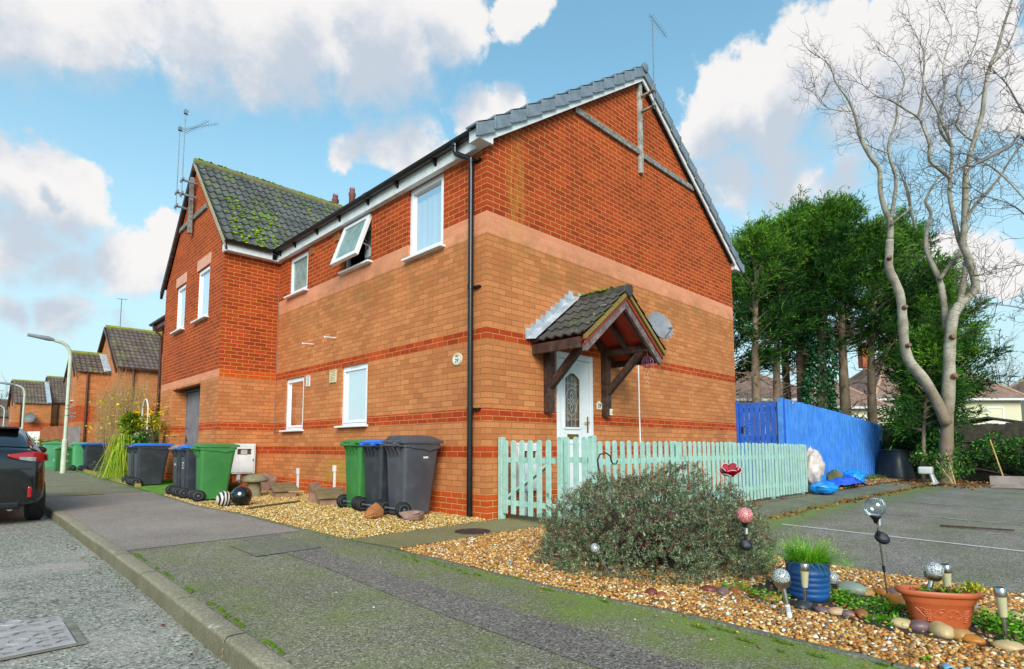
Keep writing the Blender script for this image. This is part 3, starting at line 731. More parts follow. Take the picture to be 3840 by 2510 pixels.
# ------------------------------------------------------------------ porch canopy (part of number 29)
def porch():
    c, d, hw, zt, ze = 1.78, .9, .93, 3.02, 2.30
    sl = (zt-ze)/hw; ang = math.atan(sl); slope = hw/math.cos(ang)
    m = MB()
    for s in (-1, 1):
        du = Vector((-s*math.cos(ang), 0, math.sin(ang))); nn = Vector((s*math.sin(ang), 0, math.cos(ang)))
        tiles(m, (c+s*(hw+.03), 0, ze-.01), (0, -1, 0), du, nn, d+.03, 5, (slope+.02)/5, .15, .03, .022)
    p = m.build('porch_canopy', TILE_P, house); p['label'] = 'small gabled porch canopy with mossy tiles and dark timber brackets'
    m = MB(); m.tube([(c, -.12, zt+.005), (c, -.3, zt+.008), (c, -d-.05, zt+.005)], [.075, .085, .085], 14); m.build('ridge_tile', TILE_P, p, smooth=True)
    m = MB()
    for s in (-1, 1):
        P4 = [(c+s*(hw+.02), ze-.02), (c, zt-.0), (c, zt-.06), (c+s*(hw+.02), ze-.075)]
        m.prism(P4, .88, .93, G0)
    m.build('verge_mortar', tile_mat('lichen_mortar', '#7d6a3a', '#94803f', .5, '#8f7d20'), p)
    m = MB()
    for s in (-1, 1): m.prism([(c+s*hw, ze-.085), (c, zt-.077), (c, zt-.12), (c+s*hw, ze-.13)], .872, .902, G0)
    m.build('verge_strip', pm('red_brown_undercloak', '#a03a1e', '#8a3018', 5, .7), p)
    m = MB()
    for s in (-1, 1): m.prism([(c+s*(hw-.01), ze-.132), (c, zt-.122), (c, zt-.24), (c+s*(hw-.06), ze-.215), (c+s*(hw-.01), ze-.215)], .84, .885, G0)
    m.build('bargeboard', pm('peeling_purple_brown_board', '#5a4340', '#7d6a68', 8, .7, .4, 50, dirt='#a79c98', dirt_amt=.7), p, bevel=.004)
    m = MB()
    for s in (-1, 1): m.prism([(c+s*(hw-.015), ze-.06), (c, zt-.05), (c, zt-.075), (c+s*(hw-.015), ze-.085)], .0, .838, G0)
    m.build('soffit', pm('red_soffit_board', '#c23a16', '#ab2e10', 4, .6), p)
    m = MB()
    for s in (-1, 1):
        for y in (-.05, -.45, -.8): m.bar((c+s*(hw-.05), y, ze-.13), (c, y, zt-.13), .05, .09)
    m.build('rafter', BROWNW, p, bevel=.004)
    for s in (-1, 1):
        m = MB(); m.box(c+s*(hw-.0)-.025, c+s*(hw-.0)+.025, -.83, -.01, ze-.17, ze-.035); m.build('eaves_board', BROWNW, p, bevel=.004)
        x = c+s*.665
        m = MB(); m.box(x-.055, x+.055, -.115, -.002, 1.35, ze+.05); m.build('post', BROWNW, p, bevel=.006)
        m = MB(); m.box(x-.05, x+.05, -.83, -.117, ze-.03, ze+.07); m.build('bearer', BROWNW, p, bevel=.006)
        m = MB(); m.bar((x, -.1, 1.72), (x, -.72, ze-.0), .085, .1); m.build('brace', BROWNW, p, bevel=.006)
    # stepped lead flashing
    m = MB()
    for s in (-1, 1):
        x0, z0, x1, z1 = c+s*1.08, 2.33, c+s*.06, 3.1
        k = 10
        for i in range(k):
            a, b = i/k, (i+1)/k
            p0, p1 = (x0+(x1-x0)*a, z0+(z1-z0)*a), (x0+(x1-x0)*b, z0+(z1-z0)*b)
            m.prism([p0, p1, (p1[0], p1[1]+.075), (p0[0]-s*.0, p0[1]+.15)], .004, .012, G0)
        m.add([(x0, -.012, z0+.0), (x1, -.012, z1), (x1, -.15, z1-.03), (x0-s*.04, -.15, z0-.01)], [(0, 1, 2, 3)])
    m.build('flashing', LEAD, p)
    sp = [((c+random.uniform(-.1, .1), -random.uniform(.15, .95), zt+.075+random.uniform(-.03, .0)), random.uniform(.012, .03)) for _ in range(90)]
    for _ in range(120):
        a = random.uniform(0, 1); y = -random.uniform(.35, .95); k = random.randint(1, 5)
        u = k/5.0; x = c-(hw+.03)*(1-u); sp.append(((x, y, ze+(zt-ze)*u+.02), random.uniform(.008, .018)))
    clumps('moss', sp, p, ('#5d7a10', '#4c6410', '#7f8d1c'))
porch()

# ------------------------------------------------------------------ the adjoining house with its gabled wing over the passage
def wing_house():
    h = thing('brick_house', 'adjoining brick house with a projecting gabled wing over a passage and a mossy tiled roof', 'house', (0, 0, 0))
    XW, Y0, Y1, ze, za = -1.1, L_, 10.74, 4.76, 7.2
    yc = (Y0+Y1)/2; FW = FX(XW)
    wr, wl = (7.33, 8.165, 3.575, 4.69), (9.03, 9.78, 3.575, 4.65); ps = (7.62, 9.71, 0.0, 2.21)
    m = MB(); wall(m, FW, Y0, Y1, -.3, ze, [wr, wl, (ps[0], ps[1], -.29, ps[3])], .12)
    m.add([FW(Y0, ze, 0), FW(Y1, ze, 0), FW(yc, za, 0)], [(0, 1, 2)])
    m.build('front_wall', BR_WINGF, h, recalc=False)
    m = MB(); wall(m, FY(Y0), XW, 0, -.3, ze)
    m.build('side_wall', BR_WING, h, recalc=False)
    m = MB(); m.add([(XW, Y1, -.3), (0, Y1, -.3), (0, Y1, ze), (XW, Y1, ze)], [(0, 1, 2, 3)]); m.build('side_wall', BR_WING, h, recalc=False)
    # passage: brick jambs, dark soffit, grey door at the back
    for y in ps[:2]: m = MB(); m.add([(XW+.12, y, -.3), (-.6, y, -.3), (-.6, y, 2.21), (XW+.12, y, 2.21)], [(0, 1, 2, 3)]); m.build('passage_wall', BR_WING, h, recalc=False)
    m = MB(); m.box(XW+.005, .4, ps[0]-.02, ps[1]+.02, 2.212, 2.25); m.build('passage_ceiling', pm('dark_soffit', '#2a2624', None, rough=.9), h)
    GREYD = pm('grey_painted_door', '#6d6b72', '#7d7b82', 4, .55, .1)
    m = MB(); m.box(-.78, -.73, ps[1]-.92, ps[1]-.04, 0.0, 2.15)
    for k in range(6): m.box(-.79, -.7801, ps[1]-.915+k*.145, ps[1]-.915+k*.145+.137, .01, 2.14)
    d = m.build('passage_door', GREYD, h, bevel=.003)
    m = MB(); frame(m, FX(-.785), ps[1]-.96, ps[1]-.002, 0, 2.2, .034, -.06, .02); m.build('door_frame', GREYD, d)
    m = MB(); m.box(-.81, -.79, ps[1]-.14, ps[1]-.08, .98, 1.13); m.bar((-.825, ps[1]-.10, 1.06), (-.825, ps[1]-.25, 1.06), .016, .016); m.build('handle', GOLD, d)
    m = MB(); m.box(-.81, -.79, ps[1]-.17, ps[1]-.03, 1.32, 1.35); m.build('bolt', GALV, d)
    m = MB(); m.box(-.76, -.72, ps[0], ps[1]-.961, -.02, 2.21); m.build('passage_back_wall', BR_WING, h)
    # windows with soldier heads
    window(h, FW, *wr, blind='full', vent=False); window(h, FW, *wl, blind='full', vent=True, label='narrower front window of the wing with a top vent')
    for (a0, a1, b0, b1) in (wr, wl):
        m = MB()
        for k in range(11):
            w = (a1-a0+.1)/11; m.box(a0-.05+k*w+.004, a0-.05+(k+1)*w-.004, b1+.004, b1+.235, -.02, .006, FW)
        m.build('window_head', pm('pink_soldier_brick', '#dca48e', '#cf947c', 6, .85, .3), h)
    # white fascia, gutter on the near side
    m = MB(); m.box(XW-.04, -.225, Y0-.16, Y0-.135, 4.72, 4.86); m.box(XW-.04, -.002, Y0-.135, Y0-.002, 4.72, 4.735); m.box(XW-.04, XW-.002, Y0-.16, Y0-.002, 4.7, 4.86); m.build('fascia', WHITEP, h, bevel=.004)
    pr = [(-.06, .01)] + [(-.055*math.cos(a), -.05*math.sin(a)) for a in np.linspace(0, PI, 9)] + [(.06, .01)] + [(.045*math.cos(a), -.04*math.sin(a)) for a in np.linspace(0, PI, 9)]
    m = MB(); m.prism([(Y0-.215+p, 4.895+q) for p, q in pr], XW-.06, -.26, lambda a, b, n: (n, a, b)); m.build('gutter', BLACKP, h, smooth=True)
    # tiled roof of the wing; each course runs back until it meets the main roof
    ye = Y0-.17; zr0, zr1 = 4.9, 7.33
    run, rise = yc-ye, zr1-zr0; ln = math.hypot(run, rise); n = 12; cl = ln/n
    xin = lambda k: (zr0+rise*(k+1)/n-Z0R)/SL+.15
    m = MB()
    tiles(m, (XW-.06, ye, zr0), (1, 0, 0), (0, run/ln, rise/ln), (0, -rise/ln, run/ln), 0, n, cl, .155, .042, .026, lenf=lambda k: max(xin(k), .0)-(XW-.06))
    tiles(m, (XW-.06, 2*yc-ye, zr0), (1, 0, 0), (0, -run/ln, rise/ln), (0, rise/ln, run/ln), 0, n, cl, .155, .03, .024, lenf=lambda k: max(xin(k), .0)-(XW-.06))
    rf = m.build('roof', TILE_W, h)
    m = MB()
    for y0, sg in ((ye, 1), (2*yc-ye, -1)):
        m.add([(XW-.03, y0, zr0-.06), (3.2, y0, zr0-.06), (3.2, yc, zr1-.06), (XW-.03, yc, zr1-.06)], [(0, 1, 2, 3)])
    m.build('roof_underlay', pm('dark_soffit', '#2a2624'), rf)
    m = MB(); x = XW-.06
    while x < 3.0: m.tube([(x, yc, zr1+.0), (x+.40, yc, zr1+.005)], [.10, .105], 12); x += .4
    m.build('ridge', tile_mat('mossy_ridge', '#6f6a4a', '#7f7a55', .5, '#6d7a1c'), rf, smooth=True)
    m = MB()
    m.prism([(ye-.01, zr0-.05), (yc, zr1-.02), (yc, zr1-.075), (ye-.01, zr0-.11)], .03, .075, FW)
    m.build('verge_mortar', tile_mat('pale_verge_mortar', '#9a937c', '#aaa28a', .25, '#7b7f3a'), rf)
    m = MB(); m.prism([(2*yc-ye+.03, zr0-.12), (yc, zr1-.03), (yc, zr1-.2), (2*yc-ye+.03, zr0-.3)], .03, .09, FW); m.prism([(ye, zr0-.12), (yc, zr1-.08), (yc, zr1-.14), (ye, zr0-.18)], .0, .03, FW)
    m.build('bargeboard', BROWNW, h)
    m = MB(); m.box(7.66, 9.72, 5.97, 6.07, 0, .05, FW); m.build('tie_beam', GREYW, h, bevel=.005)
    m = MB(); m.box(8.56, 8.68, 5.66, 6.95, .05, .12, FW); m.build('king_post', GREYW, h, bevel=.005)
    sp = []
    for _ in range(560):
        k = int(min(11, abs(random.gauss(3.2, 3.2)))); c = random.choice((-.72, -.45, -.40, -.1, .25, -.9)); x = c+random.gauss(0, .07)+k*.035*(1 if c < 0 else -.5)
        if k > 7: x = random.uniform(-1.1, 1.6)
        u = (k+random.random()**1.6*.8)/n; sp.append(((x, ye+run*u-.02, zr0+rise*u+.035), .006+.034*random.random()**2.2))
    for _ in range(160): sp.append(((random.uniform(-1.1, 2.7), yc-random.uniform(0, .1), zr1+.08), random.uniform(.012, .03)))
    clumps('moss', sp, rf, ('#86a503', '#6b8a06', '#9db80a'))
    # rest of the terrace beyond the wing
    wn = (11.6, 12.5, 3.7, 4.55); wn2 = (13.3, 14.2, 3.6, 4.6)
    m = MB(); wall(m, F0, Y1, 15.9, -.3, 4.72, [wn, wn2]); m.add([(0, 15.9, -.3), (W_, 15.9, -.3), (W_, 15.9, 4.7), (0, 15.9, 4.7)], [(0, 1, 2, 3)])
    m.add([(0, 15.9, 4.7), (W_, 15.9, 4.7), (XR, 15.9, ZA)], [(0, 1, 2)]); m.add([(0, L_, 4.72), (0, Y1, 4.72), (0, Y1, 0), (0, L_, 0)], [(0, 1, 2, 3)])
    m.build('front_wall', BR_MAIN, h, recalc=False)
    window(h, F0, *wn, blind='full', vent=False); window(h, F0, *wn2, blind='full', vent=False)
    m = MB(); m.prism([(-.29+p, 4.87+q) for p, q in pr], Y1, 16.1, lambda a, b, n: (a, n, b)); m.box(-.23, -.2, Y1, 16.1, 4.68, 4.86); m.box(-.2, 0, Y1, 16.1, 4.68, 4.7)
    m.build('gutter', BROWNP, h)
    m = MB(); m.tube([(-.29, 15.75, 4.83), (-.27, 15.75, 4.7), (-.06, 15.7, 4.45), (-.06, 15.7, 0)], .04, 10); m.build('downpipe', BROWNP, h, smooth=True)
    for x, y, z in ((2.65, 9.35, 8.02), (2.98, 9.0, 8.2)):
        m = MB(); zb = zr(x)-.05
        m.lathe([(.085, zb-z), (.085, -.22), (.10, -.2), (.10, -.12), (.075, -.1), (.075, 0), (.001, 0)], 14, (x, y, z)); f = m.build('flue', pm('brown_flue_pot', '#6b3a34', '#7d4a42', 5, .7), h, smooth=True)
        m = MB()
        for k in range(7):
            a = 2*PI*k/7; m.bar((x+.065*math.cos(a), y+.065*math.sin(a), z), (x+.05*math.cos(a+.3), y+.05*math.sin(a+.3), z+.06), .014, .014)
        m.build('cage', GALV, f)
wing_house()

# ------------------------------------------------------------------ meter boxes, plaques, dish, aerials
def meter_box(label, P, a0, a1, b0, b1, base, window_=True):
    t = thing('meter_box', label, 'meter box', P((a0+a1)/2, b0, 0)); inv = -Vector(t.location)
    T = lambda a, b, n: tuple(Vector(P(a, b, n))+inv)
    m = MB(); frame(m, T, a0, a1, b0, b1, .035, 0, .075); m.box(a0+.035, a1-.035, b0+.035, b1-.035, 0, .05, T); m.build('body', WHITEP, t, bevel=.008)
    m = MB(); w = a1-a0; h = b1-b0; wa0, wa1, wb0, wb1 = a0+w*.24, a1-w*.18, b1-h*.36, b1-h*.17
    fr = [(a0+.03, a1-.03, b0+.03, wb0), (a0+.03, a1-.03, wb1, b1-.03), (a0+.03, wa0, wb0, wb1), (wa1, a1-.03, wb0, wb1)]
    for q in fr: m.box(q[0], q[1], q[2], q[3], .055, .085, T)
    d = m.build('door', WHITEP, t)
    m = MB(); m.box(wa0-.002, wa1+.002, wb0-.002, wb1+.002, .051, .056, T); m.build('window', pm('brown_tinted_plastic', '#4a372c', '#5d493c', 6, .25), d)
    m = MB(); c = (wa0+wa1)/2; m.box(c-w*.13, c+w*.13, wb0+.012, wb1-.012, .056, .066, T); m.box(c-w*.05, c+w*.05, (wb0+wb1)/2-.004, (wb0+wb1)/2+.022, .066, .069, T); m.build('meter', pm('pale_meter', '#b9b6b0', '#a5a29d', 4, .5), d, bevel=.004)
    k = a0 if P(1, 0, 0)[1] == P(0, 0, 0)[1] and base > 0 else a1
    m = MB(); m.box(a1-.06, a1-.045, b0+h*.42, b0+h*.5, .085, .1, T); m.build('lock', GALV, d)
    m = MB(); m.box(a0+w*.28, a0+w*.42, -.05, b0, 0, .05, T); m.build('cable_duct', WHITEP, t, bevel=.004)
    return t
meter_box('white meter box on the side wall of the wing above the stone mushroom', FY(L_), -.845, -.385, .36, .945, 1)
meter_box('white meter box on the brick gable behind the green gate', FY(0), .495, .905, .31, .935, 1)
CREAM = pm('cream_enamel', '#e6e1cf', '#dcd6c2', 3, .35)
def plaques():
    t = thing('house_number_sign', 'round white house number 29 plaque with gold crest beside the drainpipe', 'house number', (0, .567, 2.04))
    m = MB(); m.prism([(.103*math.cos(a), .083*math.sin(a)) for a in np.linspace(0, 2*PI, 33)[:-1]], 0, .016, FX(0)); m.build('plate', CREAM, t, bevel=.004)
    m = MB(); q = [(.090*math.cos(a), .071*math.sin(a)) for a in np.linspace(0, 2*PI, 37)]
    for a, b in zip(q[:-1], q[1:]): m.bar((-.017, *a), (-.017, *b), .005, .003, (1, 0, 0))
    m.build('rim_line', pm('gilt', '#6d6640', None, rough=.5), t)
    text_mesh('number', '29', .075, TEXTD, t, FX(0), 0, -.022, .017)
    m = MB(); m.prism([(-.03, .03), (.03, .03), (.036, .055), (.015, .042), (0, .062), (-.015, .042), (-.036, .055)], .016, .019, FX(0)); m.build('crest', GOLD, t)
    t = thing('house_number_sign', 'small cream house number 29 plate with shaped top right of the front door', 'house number', (2.33, -.001, 1.505))
    m = MB(); m.prism([(-.068, -.055), (.068, -.055), (.068, .04), (.05, .045), (.035, .062), (0, .078), (-.035, .062), (-.05, .045), (-.068, .04)], 0, .012, FY(0)); m.build('plate', CREAM, t, bevel=.003)
    text_mesh('number', '29', .085, TEXTD, t, FY(0), 0, 0, .013)
    t = thing('doorbell', 'cream doorbell push on the lower end of the right porch post', 'doorbell', (2.47, -.116, 1.41))
    m = MB(); m.box(-.03, .03, -.05, .05, 0, .022, FY(0)); m.build('case', CREAM, t, bevel=.006)
    m = MB(); m.box(-.014, .014, -.02, .02, .022, .03, FY(0)); m.build('button', pm('beige_button', '#bfa97a', None, rough=.4), t, bevel=.004)
plaques()
def dish(name_label, loc, nrm, r, wallp, m_):
    t = thing('satellite_dish', name_label, 'satellite dish', loc)
    z = Vector(nrm).normalized(); q = z.to_track_quat('Z', 'Y').to_matrix().to_4x4()
    m = MB(); k = 10
    m.lathe([(max(r*i/k, .001), .16*r*(i/k)**2-.16*r) for i in range(k+1)] + [(r*1.0, .012)] + [(max(r*i/k, .001), .16*r*(i/k)**2-.16*r+.012) for i in range(k, -1, -1)], 32, sx=.92)
    m.xf(q); m.build('reflector', m_, t, smooth=True)
    m = MB(); a = q @ Vector((0, -r*.95, 0)); b = q @ Vector((0, -r*.75, r*.85)); m.tube([a, b], .008, 6); m.tube([b, b+(q @ Vector((0, .04, -.07)))], .018, 8); m.build('feed_arm', GALV, t, smooth=True)
    w = Vector(wallp)-Vector(loc); m = MB(); bk = q @ Vector((0, 0, -.16*r)); m.tube([bk, (bk.x, bk.y, w.z), w], .022, 8); m.build('bracket', GALV, t, smooth=True)
DISHG = pm('grey_dish_metal', '#77787d', '#86878c', 6, .45, dirt='#8d8d90', dirt_amt=.4)
dish('light grey satellite dish on the gable wall right of the porch', (3.68, -.30, 2.92), (-.30, -.88, .38), .27, (3.70, 0, 2.72), DISHG)
AL = pm('aerial_metal', '#6d7780', '#8a949c', 8, .5, metal=.5)
def yagi(m, p, d, L, el=.13, up=(0, 0, 1)):
    p, d = Vector(p), Vector(d).normalized(); m.tube([p, p+d*L], .004, 5); s = d.cross(Vector(up)).normalized(); n = int(L/.075)
    for i in range(1, n): c = p+d*(i*L/n); m.tube([c-s*el*(.5-.15*i/n), c+s*el*(.5-.15*i/n)], .003, 4)
def aerials():
    t = thing('tv_aerial', 'tall slim television aerial mast bracketed to the main gable', 'aerial', (3.66, -.3, 6.75))
    m = MB(); m.tube([(0, 0, 0), (0, 0, 1.72)], .009, 6); m.build('mast', AL, t)
    for z in (.06, .34):
        m = MB(); m.bar((0, -.02, z), (-.03, .29, z-.02), .05, .03); m.bar((-.06, -.0, z), (.06, -.0, z), .02, .05); m.build('bracket', GREYW, t)
    m = MB(); yagi(m, (-.1, 0, 1.70), (.95, .15, .1), .85); m.build('antenna', AL, t)
    for lab, y, z0, z1, hd, kk in (('aerial mast with a long boom on the wing gable, nearer the roof edge', 8.45, 6.35, 8.42, (.35, -.94, .12), .85), ('aerial mast with a short cluster head on the wing gable, farther from the roof', 8.86, 6.2, 8.2, (.5, -.85, .0), 1.1)):
        t = thing('tv_aerial', lab, 'aerial', (-1.42, y, z0)); h = z1-z0
        m = MB(); m.tube([(0, 0, 0), (0, 0, h)], .009, 6); m.build('mast', AL, t)
        for z in (.1, .42):
            m = MB(); m.bar((0, 0, z), (.30, .0, z), .04, .04); m.bar((0, -.12, z), (0, .12, z), .03, .05); m.build('bracket', GALV, t)
        m = MB(); yagi(m, (0, .1, h-.08 if kk > 1 else h-.55), hd, kk, .16); m.box(-.03, .03, -.04, .04, h-.12, h-.04)
        for a in (.5, -.6): m.bar((0, 0, h-.05), (.1*math.cos(a), .16, h+.08*a), .012, .03)
        m.build('antenna', AL, t)
aerials()
def spinner():
    t = thing('wind_spinner', 'purple wire ball wind spinner with crystal twist hanging from the porch corner', 'wind spinner', (2.475, -.78, 1.79))
    W = pm('purple_wire', '#7d5a86', '#95606f', 20, .4, metal=.5); m = MB()
    for k in range(9):
        a = PI*k/9; m.tube([(.085*math.cos(u)*math.cos(a), .085*math.cos(u)*math.sin(a), .325+.085*math.sin(u)) for u in np.linspace(0, 2*PI, 19)], .0024, 4, False)
    m.build('wire_ball', W, t)
    m = MB()
    for i in range(14): m.ball((.012*math.cos(i*1.1), .012*math.sin(i*1.1), .0+i*.017), .009, 6, 4)
    m.build('crystal_twist', CLEAR, t, smooth=True)
    m = MB(); m.tube([(0, 0, .2), (0, 0, .51)], .002, 4)
    for i in range(5): m.ball((0, 0, .43+i*.016), .006, 6, 4)
    m.build('chain', GALV, t)
spinner()

# ------------------------------------------------------------------ houses farther along the street
def street_house(lab, x0, y0, hw, ze, za, depth, body, wing=None, trim=BROWNP, wingmat=None, courses=12, tm=None, flash=True):
    tm = tm or TILE_B
    h = thing('terraced_house', lab, 'house', (x0, y0+hw, .2))
    O = Vector(h.location); T = lambda x, y, z: (x-O.x, y-O.y, z-O.z)
    yc = y0+hw; y1 = y0+2*hw; pit = 1.25*hw/3.2
    m = MB(); F = FX(x0)
    def add(vs): m.add([T(*v) for v in vs], [tuple(range(len(vs)))])
    add([(x0, y0, -.5), (x0, y1, -.5), (x0, y1, ze), (x0, yc, za), (x0, y0, ze)]); add([(x0, y0, -.5), (x0+depth, y0, -.5), (x0+depth, y0, ze), (x0, y0, ze)])
    add([(x0, y1, -.5), (x0+depth, y1, -.5), (x0+depth, y1, ze), (x0, y1, ze)]); add([(x0+depth, y0, -.5), (x0+depth, y1, -.5), (x0+depth, y1, ze), (x0+depth, yc, za), (x0+depth, y0, ze)])
    m.build('wall', body, h)
    def roof(name, xa, xb, ya, yb, z0, z1, n, parent):
        c = (ya+yb)/2; run, rise = c-ya, z1-z0; ln = math.hypot(run, rise); mb = MB()
        for s, yy in ((1, ya), (-1, yb)):
            du = Vector((0, s*run/ln, rise/ln)); st = Vector((xa, yy, z0))-O-du*.18
            tiles(mb, st, (1, 0, 0), du, (0, -s*rise/ln, run/ln), xb-xa, n, (ln+.18)/n, .2, .035, .03)
            mb.add([T(xa, yy, z0-.04), T(xb, yy, z0-.04), T(xb, c, z1-.04), T(xa, c, z1-.04)], [(0, 1, 2, 3)])
        r = mb.build(name, tm, parent)
        mb = MB(); mb.tube([T(xa, c, z1+.02), T(xb, c, z1+.02)], .1, 8); mb.build('ridge', tile_mat('yellow_mossy_ridge', '#7a7a3a', '#8d8c45', .5, '#8f9a1c'), r, smooth=True)
        mb = MB()
        for s, yy in ((1, ya), (-1, yb)): mb.prism([(yy-s*.15-O.y, z0-.2-O.z), (c-O.y, z1-.0-O.z), (c-O.y, z1-.16-O.z), (yy-s*.15-O.y, z0-.34-O.z)], 0, .06, FX(xa-O.x))
        mb.build('bargeboard', trim, r); return r
    roof('roof', x0-.12, x0+depth, y0, y1, ze, za, courses, h)
    m = MB(); m.box(x0-.1-O.x, x0+depth-O.x, y0-.22-O.y, y0-.12-O.y, ze-.14-O.z, ze-.04-O.z); m.build('gutter', trim, h)
    m = MB(); m.tube([T(x0+.5, y0-.1, ze-.1), T(x0+.5, y0-.06, ze-.4), T(x0+.5, y0-.06, 0)], .05, 8); m.build('downpipe', trim, h)
    F_ = FY(y0-O.y)
    window(h, F_, x0+1.75-O.x, x0+2.8-O.x, ze-1.35-O.z, ze-.35-O.z, pane=GLASS, sash=True, vent=False, fm=trim, sill=False)
    if wing:
        xa, wy0, wy1, wze, wza = wing; c = (wy0+wy1)/2; mb = MB()
        for vs in ([(xa, wy0, -.5), (xa, wy1, -.5), (xa, wy1, wze), (xa, c, wza), (xa, wy0, wze)], [(xa, wy0, -.5), (x0, wy0, -.5), (x0, wy0, wze), (xa, wy0, wze)], [(xa, wy1, -.5), (x0, wy1, -.5), (x0, wy1, wze), (xa, wy1, wze)]):
            mb.add([T(*v) for v in vs], [tuple(range(len(vs)))])
        w = mb.build('front_wing', wingmat or body, h)
        roof('wing_roof', xa-.12, x0, wy0, wy1, wze, wza, 7, w)
        if flash:
            mb = MB(); run, rise = c-wy0, wza-wze; mb.add([T(x0-.28, wy0-.12, wze+.0), T(x0-.01, wy0-.12, wze+.06), T(x0-.01, c, wza+.12), T(x0-.28, c, wza+.08)], [(0, 1, 2, 3)]); mb.build('flashing', LEAD, w)
        mb = MB(); mb.tube([T(xa+.35, wy0-.05, wze-.1), T(xa+.35, wy0-.05, 0)], .045, 8); mb.build('downpipe', trim, w)
        window(w, FX(xa-O.x), c-.45-O.y, c+.25-O.y, wze-1.3-O.z, wze-.25-O.z, blind='full', vent=False)
    return h
street_house('orange brick house with a brown tiled gable and lower gabled front wing beyond the shrubs', .3, 24.1, 3.25, 4.4, 6.6, 7, BR_FAR, (-.9, 26.05, 29.1, 4.3, 5.25))
street_house('farther orange brick house with a satellite dish on its low front wing', .5, 50.9, 2.3, 4.4, 6.5, 6, BR_FAR, (-1.6, 50.0, 55.5, 4.2, 6.0))
street_house('distant cream rendered house at the end of the row', -.6, 62.0, 2.3, 4.7, 6.3, 6, pm('cream_render', '#c3a878', '#b89c6c', 1, .9), None)
street_house('far brick house with grey roof behind the last lamp post', -2.6, 84, 3, 4.5, 6.6, 6, pm('far_brick', '#8d6a58', '#7d5d4d', 2, .9), None, courses=8)
dish('dark grey satellite dish on the farther orange wing wall', (-.75, 49.6, 3.05), (-.5, -.9, .2), .38, (-.7, 50, 2.8), pm('dark_dish', '#4d5358', '#5d6368', 5, .5))
t = thing('tv_aerial', 'tall thin aerial mast behind the nearest brown tiled wing roof', 'aerial', (.9, 28.2, 4.2))
m = MB(); m.tube([(0, 0, 0), (0, 0, 4.1)], .02, 5); m.build('mast', AL, t); m = MB(); m.bar((-.2, 0, 4.05), (.25, .1, 4.1), .02, .02); m.build('antenna', AL, t)
def lamp_post(lab, x, y, s=1.0):
    t = thing('street_lamp', lab, 'street lamp', (x, y, tz(x, y)), 0, 'street lamps along the pavement')
    C_ = pm('pale_green_grey_paint', '#c6cdb9', '#b4bca8', 4, .5)
    m = MB(); m.tube([(0, 0, 0), (0, 0, 1.0)], .075, 12); m.tube([(0, 0, 1.0), (0, 0, 1.04)], [.075, .055], 12); m.tube([(0, 0, 1.04), (0, 0, 3.55), (-.02, 0, 3.75), (-.09, 0, 3.9), (-.22, 0, 4.0), (-.42, -.02, 4.05)], .05, 12); m.build('column', C_, t, smooth=True)
    m = MB(); m.tube([(-.40, -.02, 4.05), (-.55, -.03, 4.08), (-1.05, -.06, 4.13)], [.035, .075, .05], 10); m.xf(Matrix.Diagonal((1, 1, 1, 1))); m.build('lantern', pm('lantern_grey', '#8a8f92', '#9ba0a3', 4, .4), t, smooth=True)
    if s == 1:
        m = MB()
        for z in (1.75, 1.95, 2.05): m.tube([(0, 0, z), (0, 0, z+.03)], .054, 12)
        m.build('column_band', GALV, t)
        for z in (1.72, 1.83): m = MB(); m.box(.052, .23, -.01, .01, z, z+.04); m.build('sign_bracket', GALV, t)
lamp_post('nearest pale street lamp standing by the green cabinets', -2.24, 16.75)
lamp_post('middle pale street lamp seen over the parked car', -2.03, 35.6, 2)
lamp_post('farthest pale street lamp at the left edge by the far houses', -1.82, 57, 3)

# ------------------------------------------------------------------ wheelie bins
GREENB = pm('green_bin_plastic', '#337236', '#3d8240', 2, .42, .06, 200, dirt='#5b8a52', dirt_amt=.35)
DARKB = pm('charcoal_bin_plastic', '#2b2f36', '#363b43', 2, .4, .06, 200, dirt='#5d626a', dirt_amt=.35)
GREYB = pm('grey_bin_plastic', '#42434b', '#4d4e56', 2, .42, .06, 200, dirt='#6d6e74', dirt_amt=.35)
BLUEL = pm('blue_lid_plastic', '#1a5fc4', '#2470d8', 2, .35); GREYL = pm('pale_grey_lid', '#7b8087', '#8a8f96', 2, .4); BLACKL = pm('black_lid', '#17191c', '#1f2226', 3, .35)
def rrect(x0, x1, hy, r, n=4):
    out = []
    for cx, cy, a in ((x1-r, hy-r, 0), (x0+r, hy-r, PI/2), (x0+r, -hy+r, PI), (x1-r, -hy+r, 1.5*PI)):
        for i in range(n+1): t = a+PI/2*i/n; out.append((cx+r*math.cos(t), cy+r*math.sin(t)))
    return out
